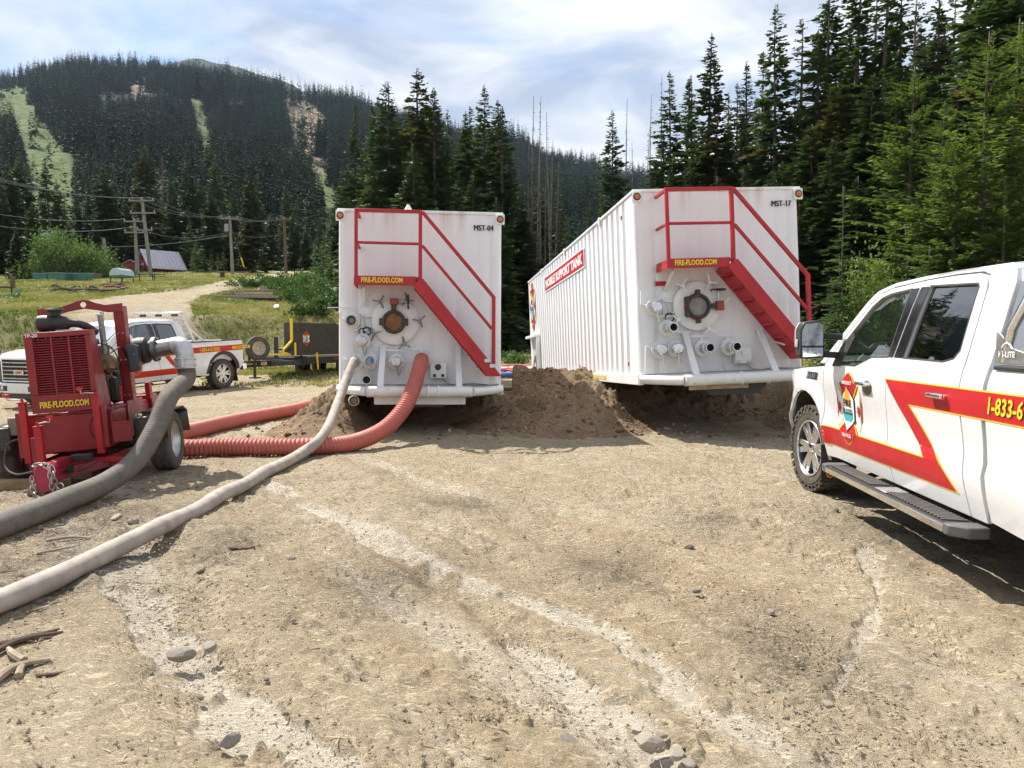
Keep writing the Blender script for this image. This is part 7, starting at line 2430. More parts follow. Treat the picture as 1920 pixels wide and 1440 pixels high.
for x in (4.55, 5.5):
    for sy in (-1, 1):
        w_ = MB().lathe([(0.2, 0), (0.31, 0), (0.35, 0.03), (0.36, 0.07), (0.36, 0.15), (0.35, 0.19), (0.31, 0.22), (0.21, 0.22)], (x, sy * 0.80, 0.36), (0, sy, 0), 36, cap=False).obj('wheel', M_RUBBER, trl)
        MB().lathe([(0.0001, 0.13), (0.07, 0.14), (0.08, 0.17), (0.16, 0.14), (0.20, 0.2), (0.215, 0.21)], (x, sy * 0.80, 0.36), (0, sy, 0), 24, cap=False).obj('rim', M_STEEL, w_)
sw_ = MB().lathe([(0.22, 0), (0.33, 0), (0.375, 0.03), (0.385, 0.08), (0.385, 0.17), (0.375, 0.21), (0.33, 0.235), (0.22, 0.235)], (1.05, -0.10, 1.03), (-0.42, -0.9, 0.08), 40, cap=False).obj('spare_wheel', M_RUBBER, trl)
MB().lathe([(0.05, 0.11), (0.09, 0.11), (0.11, 0.15), (0.17, 0.14), (0.21, 0.2), (0.235, 0.225), (0.235, 0.1)], (1.05, -0.10, 1.03), (-0.42, -0.9, 0.08), 30, cap=False).obj('spare_rim', mat('rusty cream rim', (0.50, 0.42, 0.33), 0.6, var=0.2, rust=0.8, vs=10), sw_)
MB().bar((0.95, 0.1, 0.64), (0.95, 0.12, 1.05), 0.06, 0.06).obj('spare_mount', M_BLACK, trl)
d = Decal(lambda a, b, i: (a, -0.092 + i, b))
d.text('FIRE-FLOOD.COM', 0.45, 0.515, 0.62, 0.055, M_YELLOW, 0, 0.03)
d.obj('tongue_lettering', trl)
emblem(lambda a, b, i: (1.40 + a, -0.095 + i, 0.54 + b), trl, 0.28, 0.19, 0.1, small=True)
MB().box((3.9, -0.995, 0.60), (4.35, -0.981, 0.68)).obj('side_lamp', M_REDLENS, trl)
MB().bar((2.95, -1.0, 0.88), (3.0, -1.0, 0.30), 0.03, 0.06, up=(1, 0, 0)).obj('yellow_strap', M_YELLOW, trl)
MB().bar((1.6, -0.55, 0.99), (2.62, -0.62, 1.0), 0.05, 0.05).bar((2.6, -0.62, 0.72), (2.6, -0.62, 1.0), 0.04, 0.04).obj('hand_bar', M_BLACK, trl)
yl = M_YELLOW
MB().bar((2.02, -0.72, 1.28), (2.02, -0.72, 2.0), 0.08, 0.06).bar((2.02, -0.72, 1.28), (1.72, -0.55, 0.92), 0.08, 0.06).bar((1.72, -0.55, 0.92), (2.1, -0.6, 0.82), 0.06, 0.05).obj('yellow_arm', yl, trl, bevel=0.008)
MB().bar((1.3, -0.35, 0.86), (2.0, -0.55, 0.80), 0.06, 0.05).bar((2.1, -0.80, 0.78), (2.1, -0.80, 1.22), 0.05, 0.05).obj('yellow_brace', yl, trl, bevel=0.008)
MB().cyl((1.75, -0.3, 0.66), (1.75, -0.3, 1.40), 0.07).obj('hydraulic_post', mat('navy cylinder', (0.02, 0.025, 0.05), 0.4), trl)
# black bin standing on the deck
bn = empty('black_bin', (tr0.x + tb_.x * 2.1, tr0.y + tb_.y * 2.1, 0.868), (0, 0, math.atan2(tb_.y, tb_.x)), 'black steel bin with yellow rim and emblem standing on the flatbed trailer', 'bin')
MB().prism([(0.0, 0.02), (2.9, 0.02), (2.9, 1.02), (2.82, 1.10), (0.03, 1.10), (0.0, 1.08)], (0, -0.75, 0), (1, 0, 0), (0, 0, 1), -0.42).obj('bin_body', mat('scratched black steel', (0.022, 0.023, 0.025), 0.5, var=0.5, vs=5, dust=0.16), bn, bevel=0.02)
MB().tube([(2.3, -0.76, 1.11), (2.5, -0.76, 1.11), (2.57, -0.76, 1.04), (2.57, -0.76, 0.0)], 0.018, 8).obj('yellow_rim', yl, bn)
MB().box((0.0, -0.73, 1.101), (2.8, -0.35, 1.115)).obj('bin_lid', M_BLACK, bn)
emblem(lambda a, b, i: (0.62 + a, -0.752 + i, 0.58 + b), bn, 0.34, 0.48, 0.1, small=True)

# ------------------------------------------------------------------ utility poles and wires
M_POLE = mat('grey pole wood', (0.27, 0.25, 0.22), 0.9, var=0.25, vs=5)
M_POLEB = mat('brown pole wood', (0.17, 0.10, 0.065), 0.9, var=0.25, vs=5)
M_WIRE = mat('wire', (0.16, 0.16, 0.165), 0.6, 0.3)
M_CERAM = mat('insulator', (0.42, 0.42, 0.44), 0.3)


def pole(base_px, top_px, Y, arms, label, m_=M_POLE, r=0.17, extras=0):
    b = Vector(at_depth(*base_px, Y))
    b.z = float(gh(b.x, b.y)) - 0.3
    t_ = Vector(at_depth(*top_px, Y))
    o = empty('utility_pole', b, (0, 0, 0), label, 'utility pole', 'utility poles at the far side of the meadow')
    v = t_ - b
    MB().tube([Vector((0, 0, 0)), v * 0.5, v], [r, r * 0.85, r * 0.7], 10).obj('mast', m_, o)
    pts = []
    for k, (dz, hw, ins) in enumerate(arms):
        c = v * (1 - dz / v.length)
        MB().box(c + Vector((-hw, -0.26, -0.07)), c + Vector((hw, -0.14, 0.07))).obj('cross_arm', m_, o)
        for j in range(ins):
            x = -hw * 0.92 + 2 * hw * 0.92 * j / max(1, ins - 1)
            MB().lathe([(0.03, 0), (0.07, 0.06), (0.04, 0.11), (0.06, 0.17), (0.0001, 0.2)], c + Vector((x, -0.2, 0.07)), (0, 0, 1), 8).obj('insulator', M_CERAM, o)
            if k == 0:
                pts.append(b + c + Vector((x, -0.2, 0.25)))
    if extras:
        MB().cyl(v * 0.80 + Vector((-0.3, -0.28, -0.35)), v * 0.80 + Vector((-0.3, -0.28, 0.4)), 0.2).obj('transformer', mat('grey transformer', (0.35, 0.36, 0.37), 0.5), o)
    return o, b + v, pts


p1 = pole((283, 505), (266, 370), 74, [(0.35, 1.25, 3), (1.55, 1.25, 3), (3.2, 0.75, 2)], 'tall leaning utility pole with three cross arms beside the red barn', r=0.2)
p2 = pole((259, 506), (252, 410), 76, [(0.3, 1.0, 3), (1.4, 1.0, 2)], 'shorter utility pole with two cross arms left of the leaning pole', r=0.18)
p2b = pole((256, 506), (253, 440), 76.6, [], 'bare stub post behind the shorter utility pole', r=0.14)
p3 = pole((436, 500), (431, 405), 78, [(0.3, 0.9, 3)], 'slim grey utility pole with a transformer in the middle', extras=1)
p4 = pole((536, 499), (533, 406), 82, [(0.35, 0.8, 3)], 'brown utility pole beside the crest of the dirt road', m_=M_POLEB)
p5 = pole((204, 500), (194, 446), 80, [], 'short leaning post right of the willow thicket', r=0.2)


def wire(a, b, sag, label, group='overhead wires', r=0.028):
    a, b = Vector(a), Vector(b)
    pts = []
    for i in range(17):
        t_ = i / 16
        q_ = a.lerp(b, t_)
        q_.z -= sag * 4 * t_ * (1 - t_)
        pts.append(q_)
    return tag(MB().tube(pts, r, 5).obj('wire', M_WIRE, None), label, 'wire', group)


for k in range(3):
    wire(Vector(at_depth(-60, 315 + 5 * k, 62)), p1[2][k], 0.6, 'overhead wire running from the left edge to the leaning pole')
    wire(p1[2][k], p3[2][k], 0.7, 'overhead wire between the leaning pole and the transformer pole')
    wire(p3[2][k], p4[2][k], 0.5, 'overhead wire between the transformer pole and the brown pole')
wire(Vector(at_depth(-40, 395, 66)), p2[2][0], 0.5, 'lower wire running from the left edge to the shorter pole')
wire(Vector(at_depth(-40, 418, 66)), Vector(at_depth(254, 425, 76)), 0.6, 'lowest wire from the left edge to the shorter pole')
wire(Vector(at_depth(200, 463, 79)), Vector(at_depth(432, 440, 78)), 0.3, 'thick low cable rising from the short leaning post to the transformer pole', r=0.045)
wire(Vector(at_depth(254, 428, 76)), Vector(at_depth(432, 434, 78)), 0.8, 'low wire between the shorter pole and the transformer pole')
wire(Vector(at_depth(432, 434, 78)), Vector(at_depth(534, 435, 82)), 0.6, 'low wire between the transformer pole and the brown pole')
gy = wire(Vector(at_depth(433, 425, 78)), gpt(456, 503, 0.0) if False else Vector(at_depth(457, 500, 78)), 0.0, 'guy wire slanting from the transformer pole to the ground', r=0.02)
a_, b_ = Vector(at_depth(452, 483, 77.9)), Vector(at_depth(457.5, 501, 77.9))
tag(MB().tube([a_, b_], 0.07, 8).obj('guy_guard', M_YELLOW, None), 'yellow guard sleeve on the guy wire by the transformer pole', 'guy guard')

# ------------------------------------------------------------------ barn and cabin
M_BARN = mat('barn red boards', (0.26, 0.035, 0.028), 0.8, var=0.25, vs=3)
M_ROOF = mat('grey sheet roof', (0.36, 0.35, 0.40), 0.45, 0.3, var=0.1, vs=2)
q_ = Vector(at_depth(263, 506, 81))
bz = float(gh(q_.x, q_.y))
barn = empty('red_barn', (q_.x + 0.9, q_.y, bz - 0.2), (0, 0, R(48)), 'red barn with a grey sheet roof behind the utility poles', 'barn')
MB().prism([(0, 0), (3.6, 0), (3.6, 1.3), (1.8, 3.35), (0, 1.3)], (0, 0, 0), (0, 1, 0), (0, 0, 1), 4.4).obj('wall', M_BARN, barn)
for k in range(11):
    MB().box((0.05 + 0.4 * k, -0.03, 0.0), (0.09 + 0.4 * k, -0.002, 1.2)).obj('board_batten', M_BARN, barn)
MB().prism([(-0.65, 0.66), (1.8, 3.42), (1.8, 3.52), (-0.65, 0.76)], (-0.3, 0, 0), (0, 1, 0), (0, 0, 1), 5.0).obj('roof_slope', M_ROOF, barn)
MB().prism([(1.81, 3.42), (4.0, 0.96), (4.0, 1.06), (1.81, 3.52)], (-0.3, 0, 0), (0, 1, 0), (0, 0, 1), 5.0).obj('roof_slope', M_ROOF, barn)
for k in range(9):
    MB().bar((0.1 + 0.52 * k, -0.6, 0.83), (0.1 + 0.52 * k, 1.77, 3.50), 0.04, 0.04).obj('roof_seam', M_ROOF, barn)
MB().box((-0.05, 1.3, 0.0), (-0.004, 2.2, 1.5)).obj('door', M_ROOF, barn)
MB().box((-0.05, 1.55, 2.0), (-0.004, 2.0, 2.6)).obj('window', M_INK, barn)
barn.scale = (0.85, 0.85, 0.78)
shed = empty('red_shed', (q_.x - 1.35, q_.y - 1.0, float(gh(q_.x - 1.3, q_.y - 1.0)) - 0.1), (0, 0, R(16)), 'small red shed leaning on the left of the red barn', 'shed')
MB().prism([(0, 0), (1.5, 0), (1.5, 0.95), (0.75, 1.35), (0, 0.95)], (0, 0, 0), (1, 0, 0), (0, 0, 1), -1.6).obj('wall', M_BARN, shed)
MB().prism([(-0.12, 0.92), (0.75, 1.38), (1.62, 0.92), (1.62, 0.98), (0.75, 1.45), (-0.12, 0.98)], (0, -0.15, 0), (1, 0, 0), (0, 0, 1), -1.9).obj('roof', M_ROOF, shed)
q_ = Vector(at_depth(2, 470, 84))
cab = empty('cabin', (q_.x, q_.y, float(gh(q_.x, q_.y))), (0, 0, R(20)), 'pale roofed cabin half hidden by the spruces at the left edge', 'cabin')
MB().box((0, 0, 0), (6, 4, 3.2)).obj('wall', mat('pale siding', (0.55, 0.54, 0.52), 0.7), cab)
MB().prism([(-0.4, 3.0), (6.4, 3.0), (5.9, 5.2), (0.1, 5.2)], (0, -0.5, 0), (1, 0, 0), (0, 0.45, 1), -0.1).obj('roof', mat('pale sheet roof', (0.62, 0.62, 0.63), 0.4), cab)
for x in (0.7, 2.6, 4.4):
    wd_ = MB().box((x, -0.05, 1.2), (x + 0.9, -0.004, 2.3)).obj('window', M_INK, cab)
    MB().box((x - 0.05, -0.08, 1.12), (x + 0.95, -0.052, 1.19)).obj('sill', M_FILMWHITE, wd_)

# ------------------------------------------------------------------ things in the meadow
M_GREENP = mat('green sheet metal', (0.035, 0.16, 0.125), 0.5, var=0.2, vs=3, dust=0.1)
for k, (px0, px1, py, Y, lab) in enumerate(((62, 88, 535, 60, 'short green trough left of the dark gap, at the foot of the willow'), (90, 122, 534, 60, 'middle green trough at the foot of the willow'), (123, 160, 532, 61, 'right green trough at the foot of the willow'), (158, 178, 530, 63, 'dull end piece at the right of the green troughs'))):
    a_, b_ = Vector(at_depth(px0, py, Y)), Vector(at_depth(px1, py - 1, Y))
    z0 = float(gh(a_.x, a_.y))
    o = empty('green_trough', (a_.x, a_.y, z0 - 0.05), (0, 0, math.atan2(b_.y - a_.y, b_.x - a_.x) + 0.06), lab, 'trough', 'green troughs by the willow')
    l_ = (b_ - a_).length * 0.97
    MB().box((0, 0, 0), (l_, 0.05, 0.58)).box((0, 1.2, 0), (l_, 1.25, 0.62)).box((0, 0.05, 0), (0.05, 1.2, 0.60)).box((l_ - 0.05, 0.05, 0), (l_, 1.2, 0.6)).box((0.05, 0.05, 0.02), (l_ - 0.05, 1.2, 0.06)).obj('shell', M_GREENP if k < 3 else mat('brown crate', (0.14, 0.12, 0.09), 0.8), o)
    MB().box((-0.03, -0.04, 0.581), (l_ + 0.03, 0.07, 0.63)).box((-0.03, 1.18, 0.621), (l_ + 0.03, 1.28, 0.66)).obj('rim', mat('pale green rim', (0.22, 0.36, 0.32), 0.5), o)
    for j in range(2):
        MB().box((l_ * (0.3 + 0.35 * j), 0.071, 0.585), (l_ * (0.3 + 0.35 * j) + 0.08, 1.179, 0.63)).obj('cross_bar', M_GREENP, o)
q_ = at_ground(229, 531)
o = empty('barrel_smoker', (q_[0], q_[1], q_[2]), (0, 0, R(-15)), 'small half round metal barrel smoker on legs in the meadow', 'smoker')
MB().prism(arc_pts((0, 0), 0.55, 0, 180, 14), (0, 0.65, 0.55), (1, 0, 0), (0, 0, 1), 1.3).obj('hood', mat('pale sheet metal', (0.42, 0.50, 0.47), 0.35, 0.5), o)
MB().box((-0.55, -0.6, 0.42), (0.55, 0.6, 0.545)).obj('tray', M_GREENP, o)
for x in (-0.5, 0.5):
    for y in (-0.58, 0.58):
        MB().bar((x, y, -0.05), (x, y, 0.42), 0.05, 0.05).obj('leg', M_IRON, o)
q_ = at_ground(262, 529)
o = empty('green_table', (q_[0], q_[1], q_[2]), (0, 0, R(10)), 'low narrow green table right of the barrel smoker', 'table')
MB().box((-0.5, -0.2, 0.62), (1.9, 0.3, 0.68)).obj('top', M_GREENP, o)
for x in (0.0, 1.0, 1.15):
    MB().bar((x, 0, -0.05), (x, 0, 0.62), 0.07, 0.07).obj('leg', M_IRON, o)
q_ = at_ground(417, 522)
o = empty('log_table', (q_[0], q_[1], q_[2]), (0, 0, 0.2), 'log stump with a plank top beside the dirt road', 'table')
MB().lathe([(0.24, -0.05), (0.2, 0.1), (0.2, 0.55), (0.0001, 0.55)], (0, 0, 0), (0, 0, 1), 14).obj('stump', M_BARK, o)
MB().box((-0.45, -0.3, 0.551), (0.5, 0.3, 0.62)).obj('top', M_WOODGREY, o)
for px, lab in ((396, 'white post left of the log table'), (408, 'thin post just left of the log table')):
    q_ = at_ground(px, 510)
    tag(MB().bar((q_[0], q_[1], q_[2] - 0.1), (q_[0] + 0.05, q_[1], q_[2] + 0.75), 0.28 if px < 400 else 0.13, 0.12).obj('post', M_WOODGREY, None, bevel=0.02), lab, 'post')
rgp = random.Random(5)
for k, (dx, dy, z, l, ang, m_) in enumerate(((0, 0, 0.10, 3.2, 3, 0), (0.4, 0.25, 0.10, 2.8, -6, 1), (-0.9, -0.2, 0.08, 2.0, 12, 0), (0.1, 0.1, 0.27, 2.9, 2, 1), (0.5, -0.1, 0.26, 2.2, -4, 0), (0.3, 0.15, 0.43, 2.4, 6, 1), (-1.5, -0.4, 0.10, 1.6, 24, 0), (0.7, -0.5, 0.08, 2.6, 1, 0))):
    q_ = at_ground(462, 560)
    o = MB().box((-l / 2, -0.13, -0.07), (l / 2, 0.13, 0.07)).obj('plank', M_WOODGREY if m_ == 0 else M_WOOD, None, bevel=0.01)
    o.location = (q_[0] + dx, q_[1] + dy, q_[2] + z)
    o.rotation_euler = (rgp.uniform(-0.1, 0.1), rgp.uniform(-0.04, 0.04), R(ang))
    tag(o, 'weathered plank in the pile left of the scrub', 'plank', 'plank pile in the meadow')
q_ = at_ground(493, 556)
o = MB().lathe([(0.25, 0), (0.27, 0.05), (0.24, 0.5), (0.0001, 0.5)], (0, 0, 0), (0, 0, 1), 12).obj('log_round', M_WOODGREY, None)
o.location = (q_[0], q_[1] - 0.3, q_[2] + 0.22)
o.rotation_euler = (R(70), 0.3, 0.5)
tag(o, 'pale log round at the right end of the plank pile', 'log')
for k in range(26):    # strip of grubbed-up roots and boards below the troughs
    px, py = rgp.uniform(105, 235), rgp.uniform(537, 549)
    q_ = at_ground(px, py)
    l = rgp.uniform(0.4, 1.6)
    o = MB().tube([(-l / 2, 0, 0), (-l * 0.1, 0.06, 0.08), (l / 2, -0.04, 0.02)], [0.06, 0.09, 0.03], 6).obj('root_piece', M_BARK if k % 3 else M_RUST, None)
    o.location = (q_[0], q_[1], q_[2] + 0.08)
    o.rotation_euler = (0, rgp.uniform(-0.3, 0.3), rgp.uniform(-0.7, 0.7))
    tag(o, 'grubbed up root or board in the brown strip below the green troughs', 'root', 'roots below the green troughs')
for px, py, lab in ((518, 581, 'white scrap lying in the grass above the black bin'), (587, 592, 'white scrap in the grass right of the scrub, near the left tank')):
    q_ = at_ground(px, py)
    o = MB().prism([(-0.12, 0), (0.10, -0.02), (0.14, 0.10), (0.02, 0.22), (-0.14, 0.18)], (0, 0, 0), (1, 0, 0.15), (0, 0.7, 0.7), 0.03).obj('scrap', M_FILMWHITE, None)
    o.location = (q_[0], q_[1], q_[2] + 0.12)
    tag(o, lab, 'scrap')
q_ = at_ground(3, 556)
o = empty('green_swing_seat', (q_[0], q_[1], q_[2]), (0, 0, 0.3), 'green framed swing seat cut by the left edge', 'seat')
MB().tube([(-0.8, 0, 0.1), (0, 0, 0.02), (0.6, 0, 0.15), (0.8, 0, 0.45)], 0.05, 8).tube([(-0.8, 0.6, 0.1), (0, 0.6, 0.02), (0.6, 0.6, 0.15), (0.8, 0.6, 0.45)], 0.05, 8).obj('runner', mat('pale green tube', (0.12, 0.36, 0.24), 0.5), o)
MB().box((-0.5, -0.05, 0.5), (0.5, 0.65, 0.58)).box((0.42, -0.05, 0.585), (0.5, 0.65, 1.15)).obj('seat', mat('brown slats', (0.17, 0.10, 0.06), 0.8), o, bevel=0.02)
MB().bar((-0.4, 0.3, 0.05), (-0.4, 0.3, 0.5), 0.06, 0.06).bar((0.4, 0.3, 0.08), (0.4, 0.3, 0.5), 0.06, 0.06).obj('leg', M_IRON, o)

# ------------------------------------------------------------------ layflat hoses heaped beyond the gap between the tanks
for k, (c, lab) in enumerate((((0.10, 0.20, 0.50), 'blue layflat hose heaped on the ground between the tanks'), ((0.45, 0.05, 0.04), 'red layflat hose heaped on the ground between the tanks'), ((0.62, 0.60, 0.57), 'white layflat hose heaped on the ground between the tanks'), ((0.55, 0.16, 0.14), 'pink layflat hose lying on the heap between the tanks'))):
    rr_ = random.Random(40 + k)
    c0 = at_depth(962, 690, 24 + 0.6 * k)
    pts = []
    for j in range(16):
        pts.append((c0[0] - 1.0 + (j % 5) * 0.55 + rr_.uniform(-0.2, 0.2), c0[1] + rr_.uniform(-0.35, 0.35) + (j // 5) * 0.2, float(gh(c0[0], c0[1])) + 0.06 + 0.05 * (j % 3) + 0.04 * k))
    tag(MB().tube(smooth_path(pts, 6), 0.05, 8).obj('layflat_hose', mat('hose colour %d' % k, c, 0.5), None), lab, 'hose', 'layflat hoses behind the tanks')

# ------------------------------------------------------------------ timber under the pump
def lay(mb, name, m_, px, py, rz, label, cat, z=0.0, group=None, rx=0.0, ry=0.0, bevel=0.006):
    o = mb.obj(name, m_, None, bevel=bevel)
    q_ = on_level(px, py, 0)
    o.location = (q_[0], q_[1], float(gh(q_[0], q_[1])) + z)
    o.rotation_euler = (rx, ry, rz)
    return tag(o, label, cat, group)


lay(MB().box((-1.5, -0.05, 0), (0.42, 0.09, 0.10)), 'timber_plank', M_WOOD, 45, 909, R(4), 'reddish timber plank lying left of the pump hitch', 'plank', -0.01)
lay(MB().box((-0.22, -0.06, 0), (0.22, 0.06, 0.10)), 'timber_block', M_WOODGREY, 128, 890, R(8), 'short timber block behind the pump hitch', 'timber block', -0.01)
lay(MB().tube([(-0.4, 0, 0.03), (0, 0.03, 0.07), (0.35, 0, 0.03)], [0.05, 0.07, 0.04], 8), 'wood_slab', M_BARK, 185, 872, R(-3), 'dark slab of bark under the pump frame', 'bark', 0.0)

# ------------------------------------------------------------------ stones, sticks, clods
def rock_mesh(seed, n=2, flat=0.6):
    import bmesh
    bm = bmesh.new()
    bmesh.ops.create_icosphere(bm, subdivisions=n, radius=1.0)
    rg_ = np.random.default_rng(seed)
    dirs = rg_.normal(0, 1, (9, 3))
    dirs /= np.linalg.norm(dirs, axis=1, keepdims=True)
    cut = rg_.uniform(0.42, 0.8, 9)
    for v_ in bm.verts:
        p_ = np.array(v_.co)
        for dd, cc in zip(dirs, cut):
            e_ = p_ @ dd - cc
            if e_ > 0:
                p_ = p_ - dd * e_ * 0.92
        v_.co = Vector(p_ * np.array([1.0, 0.8, flat]))
    me_ = bpy.data.meshes.new('stone')
    bm.to_mesh(me_)
    bm.free()
    return me_


M_STONE = mat('grey stone', (0.28, 0.25, 0.21), 0.85, var=0.3, vs=22, bmp=0.004, bs=80, dust=0.25)
M_STONEP = mat('pale stone', (0.40, 0.35, 0.28), 0.88, var=0.25, vs=20, bmp=0.004, bs=80, dust=0.3)
M_STONED = mat('dark stone', (0.13, 0.115, 0.10), 0.9, var=0.4, vs=22, dust=0.3)
ROCKS = []
for s_ in range(7):
    me_ = rock_mesh(s_, 2, 0.6)
    ROCKS.append(me_)


def stone(px, py, r, m_, label, group=None, k=0, sink=0.3):
    me_ = ROCKS[k % 7].copy()
    o = link('stone', me_, m_)
    q_ = on_level(px, py, 0)
    o.location = (q_[0], q_[1], float(gh(q_[0], q_[1])) + r * (0.6 - sink))
    rr2 = random.Random(int(px * 7 + py))
    o.rotation_euler = (rr2.uniform(-0.3, 0.3), rr2.uniform(-0.3, 0.3), rr2.uniform(0, 6.28))
    o.scale = (r, r, r)
    return tag(o, label, 'stone', group)


stone(1062, 1388, 0.052, M_STONE, 'rounded grey stone lying alone at the bottom centre', k=1)
stone(1222, 1396, 0.060, M_STONEP, 'largest pale stone of the cluster in the rut at the bottom', k=2)
stone(1195, 1368, 0.035, M_STONEP, 'pale stone at the upper left of the rut cluster', k=3)
stone(1268, 1412, 0.040, M_STONEP, 'tan stone at the right of the rut cluster', k=4)
stone(1290, 1432, 0.034, M_STONE, 'stone at the lower right end of the rut cluster', k=5)
stone(1240, 1375, 0.028, M_STONEP, 'small pale stone above the largest one in the rut', k=6)
stone(1285, 1402, 0.026, M_STONED, 'small dark stone right of the rut cluster', k=1)
stone(376, 1074, 0.035, M_STONED, 'dark stone right of the left silt patch', k=0)
stone(545, 1050, 0.05, M_STONEP, 'flat pale chip of stone right of the dark shard', k=3, sink=0.45)
stone(185, 1180, 0.03, M_STONED, 'dark round stone left of the silt patch', k=5)
stone(340, 1228, 0.075, M_STONE, 'grey stone at the left of the broken silt edge', k=2, sink=0.35)
stone(392, 1215, 0.05, M_STONE, 'grey stone at the right of the broken silt edge', k=4)
stone(430, 1390, 0.05, M_STONE, 'grey stone by the lower left rut', k=6)
stone(250, 985, 0.07, M_STONE, 'grey stone between the two hoses', k=3)
stone(218, 975, 0.06, M_STONEP, 'pale stone left of the grey one between the hoses', k=5)
stone(1290, 1030, 0.045, M_STONED, 'dark stone in the grey streak at the centre right', k=2)
stone(1308, 1112, 0.035, M_STONED, 'dark stone below the grey streak', k=4)
stone(1137, 1207, 0.035, M_STONED, 'dark stone beside the silt trail at the centre', k=5)
stone(1568, 959, 0.045, M_STONED, 'dark stone left of the pickup step', k=6)
stone(1445, 1152, 0.030, M_STONE, 'grey stone in the middle of the right track', k=0)
stone(1700, 1295, 0.030, M_STONED, 'dark stone near the shadow of the near pickup', k=2)
stone(1552, 1327, 0.032, M_STONE, 'flat grey stone at the lower right', k=3)
stone(955, 798, 0.06, M_STONEP, 'pale stone at the foot of the soil bank', k=4)
G3 = 'loose stones scattered over the yard'
rs = random.Random(12)
for k in range(44):
    px, py = rs.uniform(20, 1900), 830 + 600 * rs.random() ** 0.8
    if px > 1560 and py < 1100:
        continue
    stone(px, py, rs.uniform(0.008, 0.021), (M_STONE, M_STONEP, M_STONED, M_STONEP)[k % 4], 'small loose stone among many scattered over the dirt yard', G3, k)
for k in range(36):
    x, y = rs.uniform(-2.9, 5.0), rs.uniform(11.2, 12.6)
    me_ = ROCKS[k % 7].copy()
    o = link('stone', me_, (M_STONEP, M_BANK, M_STONE)[k % 3])
    r = rs.uniform(0.02, 0.055)
    o.location = (x, y, bank_h(x, y) + r * 0.2)
    o.scale = (r, r, r)
    o.rotation_euler = (rs.uniform(0, 1), rs.uniform(0, 1), rs.uniform(0, 6))
    tag(o, 'small stone or clod fallen on the front of the soil bank', 'stone', 'stones on the soil bank')
# clods broken off the bank
rg = np.random.default_rng(88)
n = 5200
xv, yv = rg.uniform(-4.2, 6.4, n), rg.uniform(10.95, 15.2, n)
ii, jj = np.clip(((yv - 10.7) / 0.03).astype(int), 0, Zm.shape[0] - 1), np.clip(((xv + 4.6) / 0.03).astype(int), 0, Zm.shape[1] - 1)
mh = mz[ii, jj]
ok = (rg.random(n) < np.where(mh > 0.05, 0.9, 0.12 * (yv < 12.6))) & ~((yv > 12.4) & (mh < 0.03))
xv, yv, zv2 = xv[ok], yv[ok], np.maximum(Zm[ii, jj], gh(xv, yv) - 0.0)[ok] if False else np.maximum(Zm[ii[ok], jj[ok]], gh(xv[ok], yv[ok]))
k = len(xv)
base = np.array([(1, 0, 0.1), (0.2, 0.9, 0), (-0.9, 0.3, 0.1), (-0.3, -0.9, 0), (0.1, 0.0, 0.85), (0, 0, -0.5)])
fc = np.array([(0, 1, 4), (1, 2, 4), (2, 3, 4), (3, 0, 4), (1, 0, 5), (2, 1, 5), (3, 2, 5), (0, 3, 5)])
sz = 0.008 + 0.045 * rg.random(k) ** 3
B = base[None] * (1 + 0.3 * rg.normal(0, 1, (k, 6, 3))) * sz[:, None, None]
V = (B + np.stack([xv, yv, zv2 + sz * 0.25], -1)[:, None, :]).reshape(-1, 3)
Fc = (fc[None] + (np.arange(k) * 6)[:, None, None]).reshape(-1, 3)
tag(link('soil_clods', np_mesh('soil_clods', V, Fc, smooth=False), soil_material('clods', (0.25, 0.155, 0.088), (0.38, 0.26, 0.155), False)), 'broken clods of brown soil lying on the bank under the tanks', 'clods', kind='stuff')
# sticks at the lower left
M_STICK = mat('bleached stick', (0.36, 0.28, 0.20), 0.85, var=0.3, vs=14)
M_STICKD = mat('dark stick', (0.11, 0.075, 0.055), 0.9, var=0.3, vs=14)
for k, (px, py, l, rz, r, m_, lab) in enumerate((
        (42, 1262, 0.26, 68, 0.022, M_STICK, 'stout pale stick of the heap at the lower left'), (52, 1255, 0.18, 100, 0.018, M_STICK, 'short pale stick beside the stout one at the lower left'), (30, 1232, 0.22, 140, 0.020, M_STICK, 'pale stick crossing the top of the heap at the lower left'),
        (50, 1212, 0.34, 58, 0.018, M_STICKD, 'dark curved stick above the pale stick heap'), (30, 1205, 0.38, 48, 0.014, M_STICKD, 'dark slanting stick left of the curved one'), (15, 1215, 0.36, 35, 0.012, M_STICKD, 'thin dark stick at the left edge above the heap'),
        (118, 1262, 0.20, 22, 0.010, M_STICKD, 'dark stick right of the stick heap'), (232, 1340, 0.11, 130, 0.010, M_STICK, 'small pale stick right of the bottom left corner'), (600, 1222, 0.16, 8, 0.010, M_STICK, 'straight pale stick at the lower centre left'),
        (130, 1015, 0.30, 15, 0.014, M_STICK, 'pale twig between the two hoses'), (105, 1035, 0.24, 50, 0.012, M_STICK, 'slanting pale twig in the dark litter between the hoses'), (942, 1378, 0.10, -50, 0.006, M_STICKD, 'thin dark twig at the bottom centre'), (815, 1412, 0.13, -35, 0.006, M_STICKD, 'thin dark twig near the bottom edge'))):
    bend = rgp.uniform(-0.08, 0.08)
    lay(MB().tube(smooth_path([(-l / 2, 0, 0.6 * r), (-l * 0.1, bend * l * 3, 1.2 * r), (l * 0.2, bend * l * 2, 1.1 * r), (l / 2, 0, 0.5 * r)], 4), [r * (1 - 0.5 * i / 12) for i in range(13)], 7), 'stick', m_, px, py, R(rz), lab, 'stick', 0.004, bevel=0)
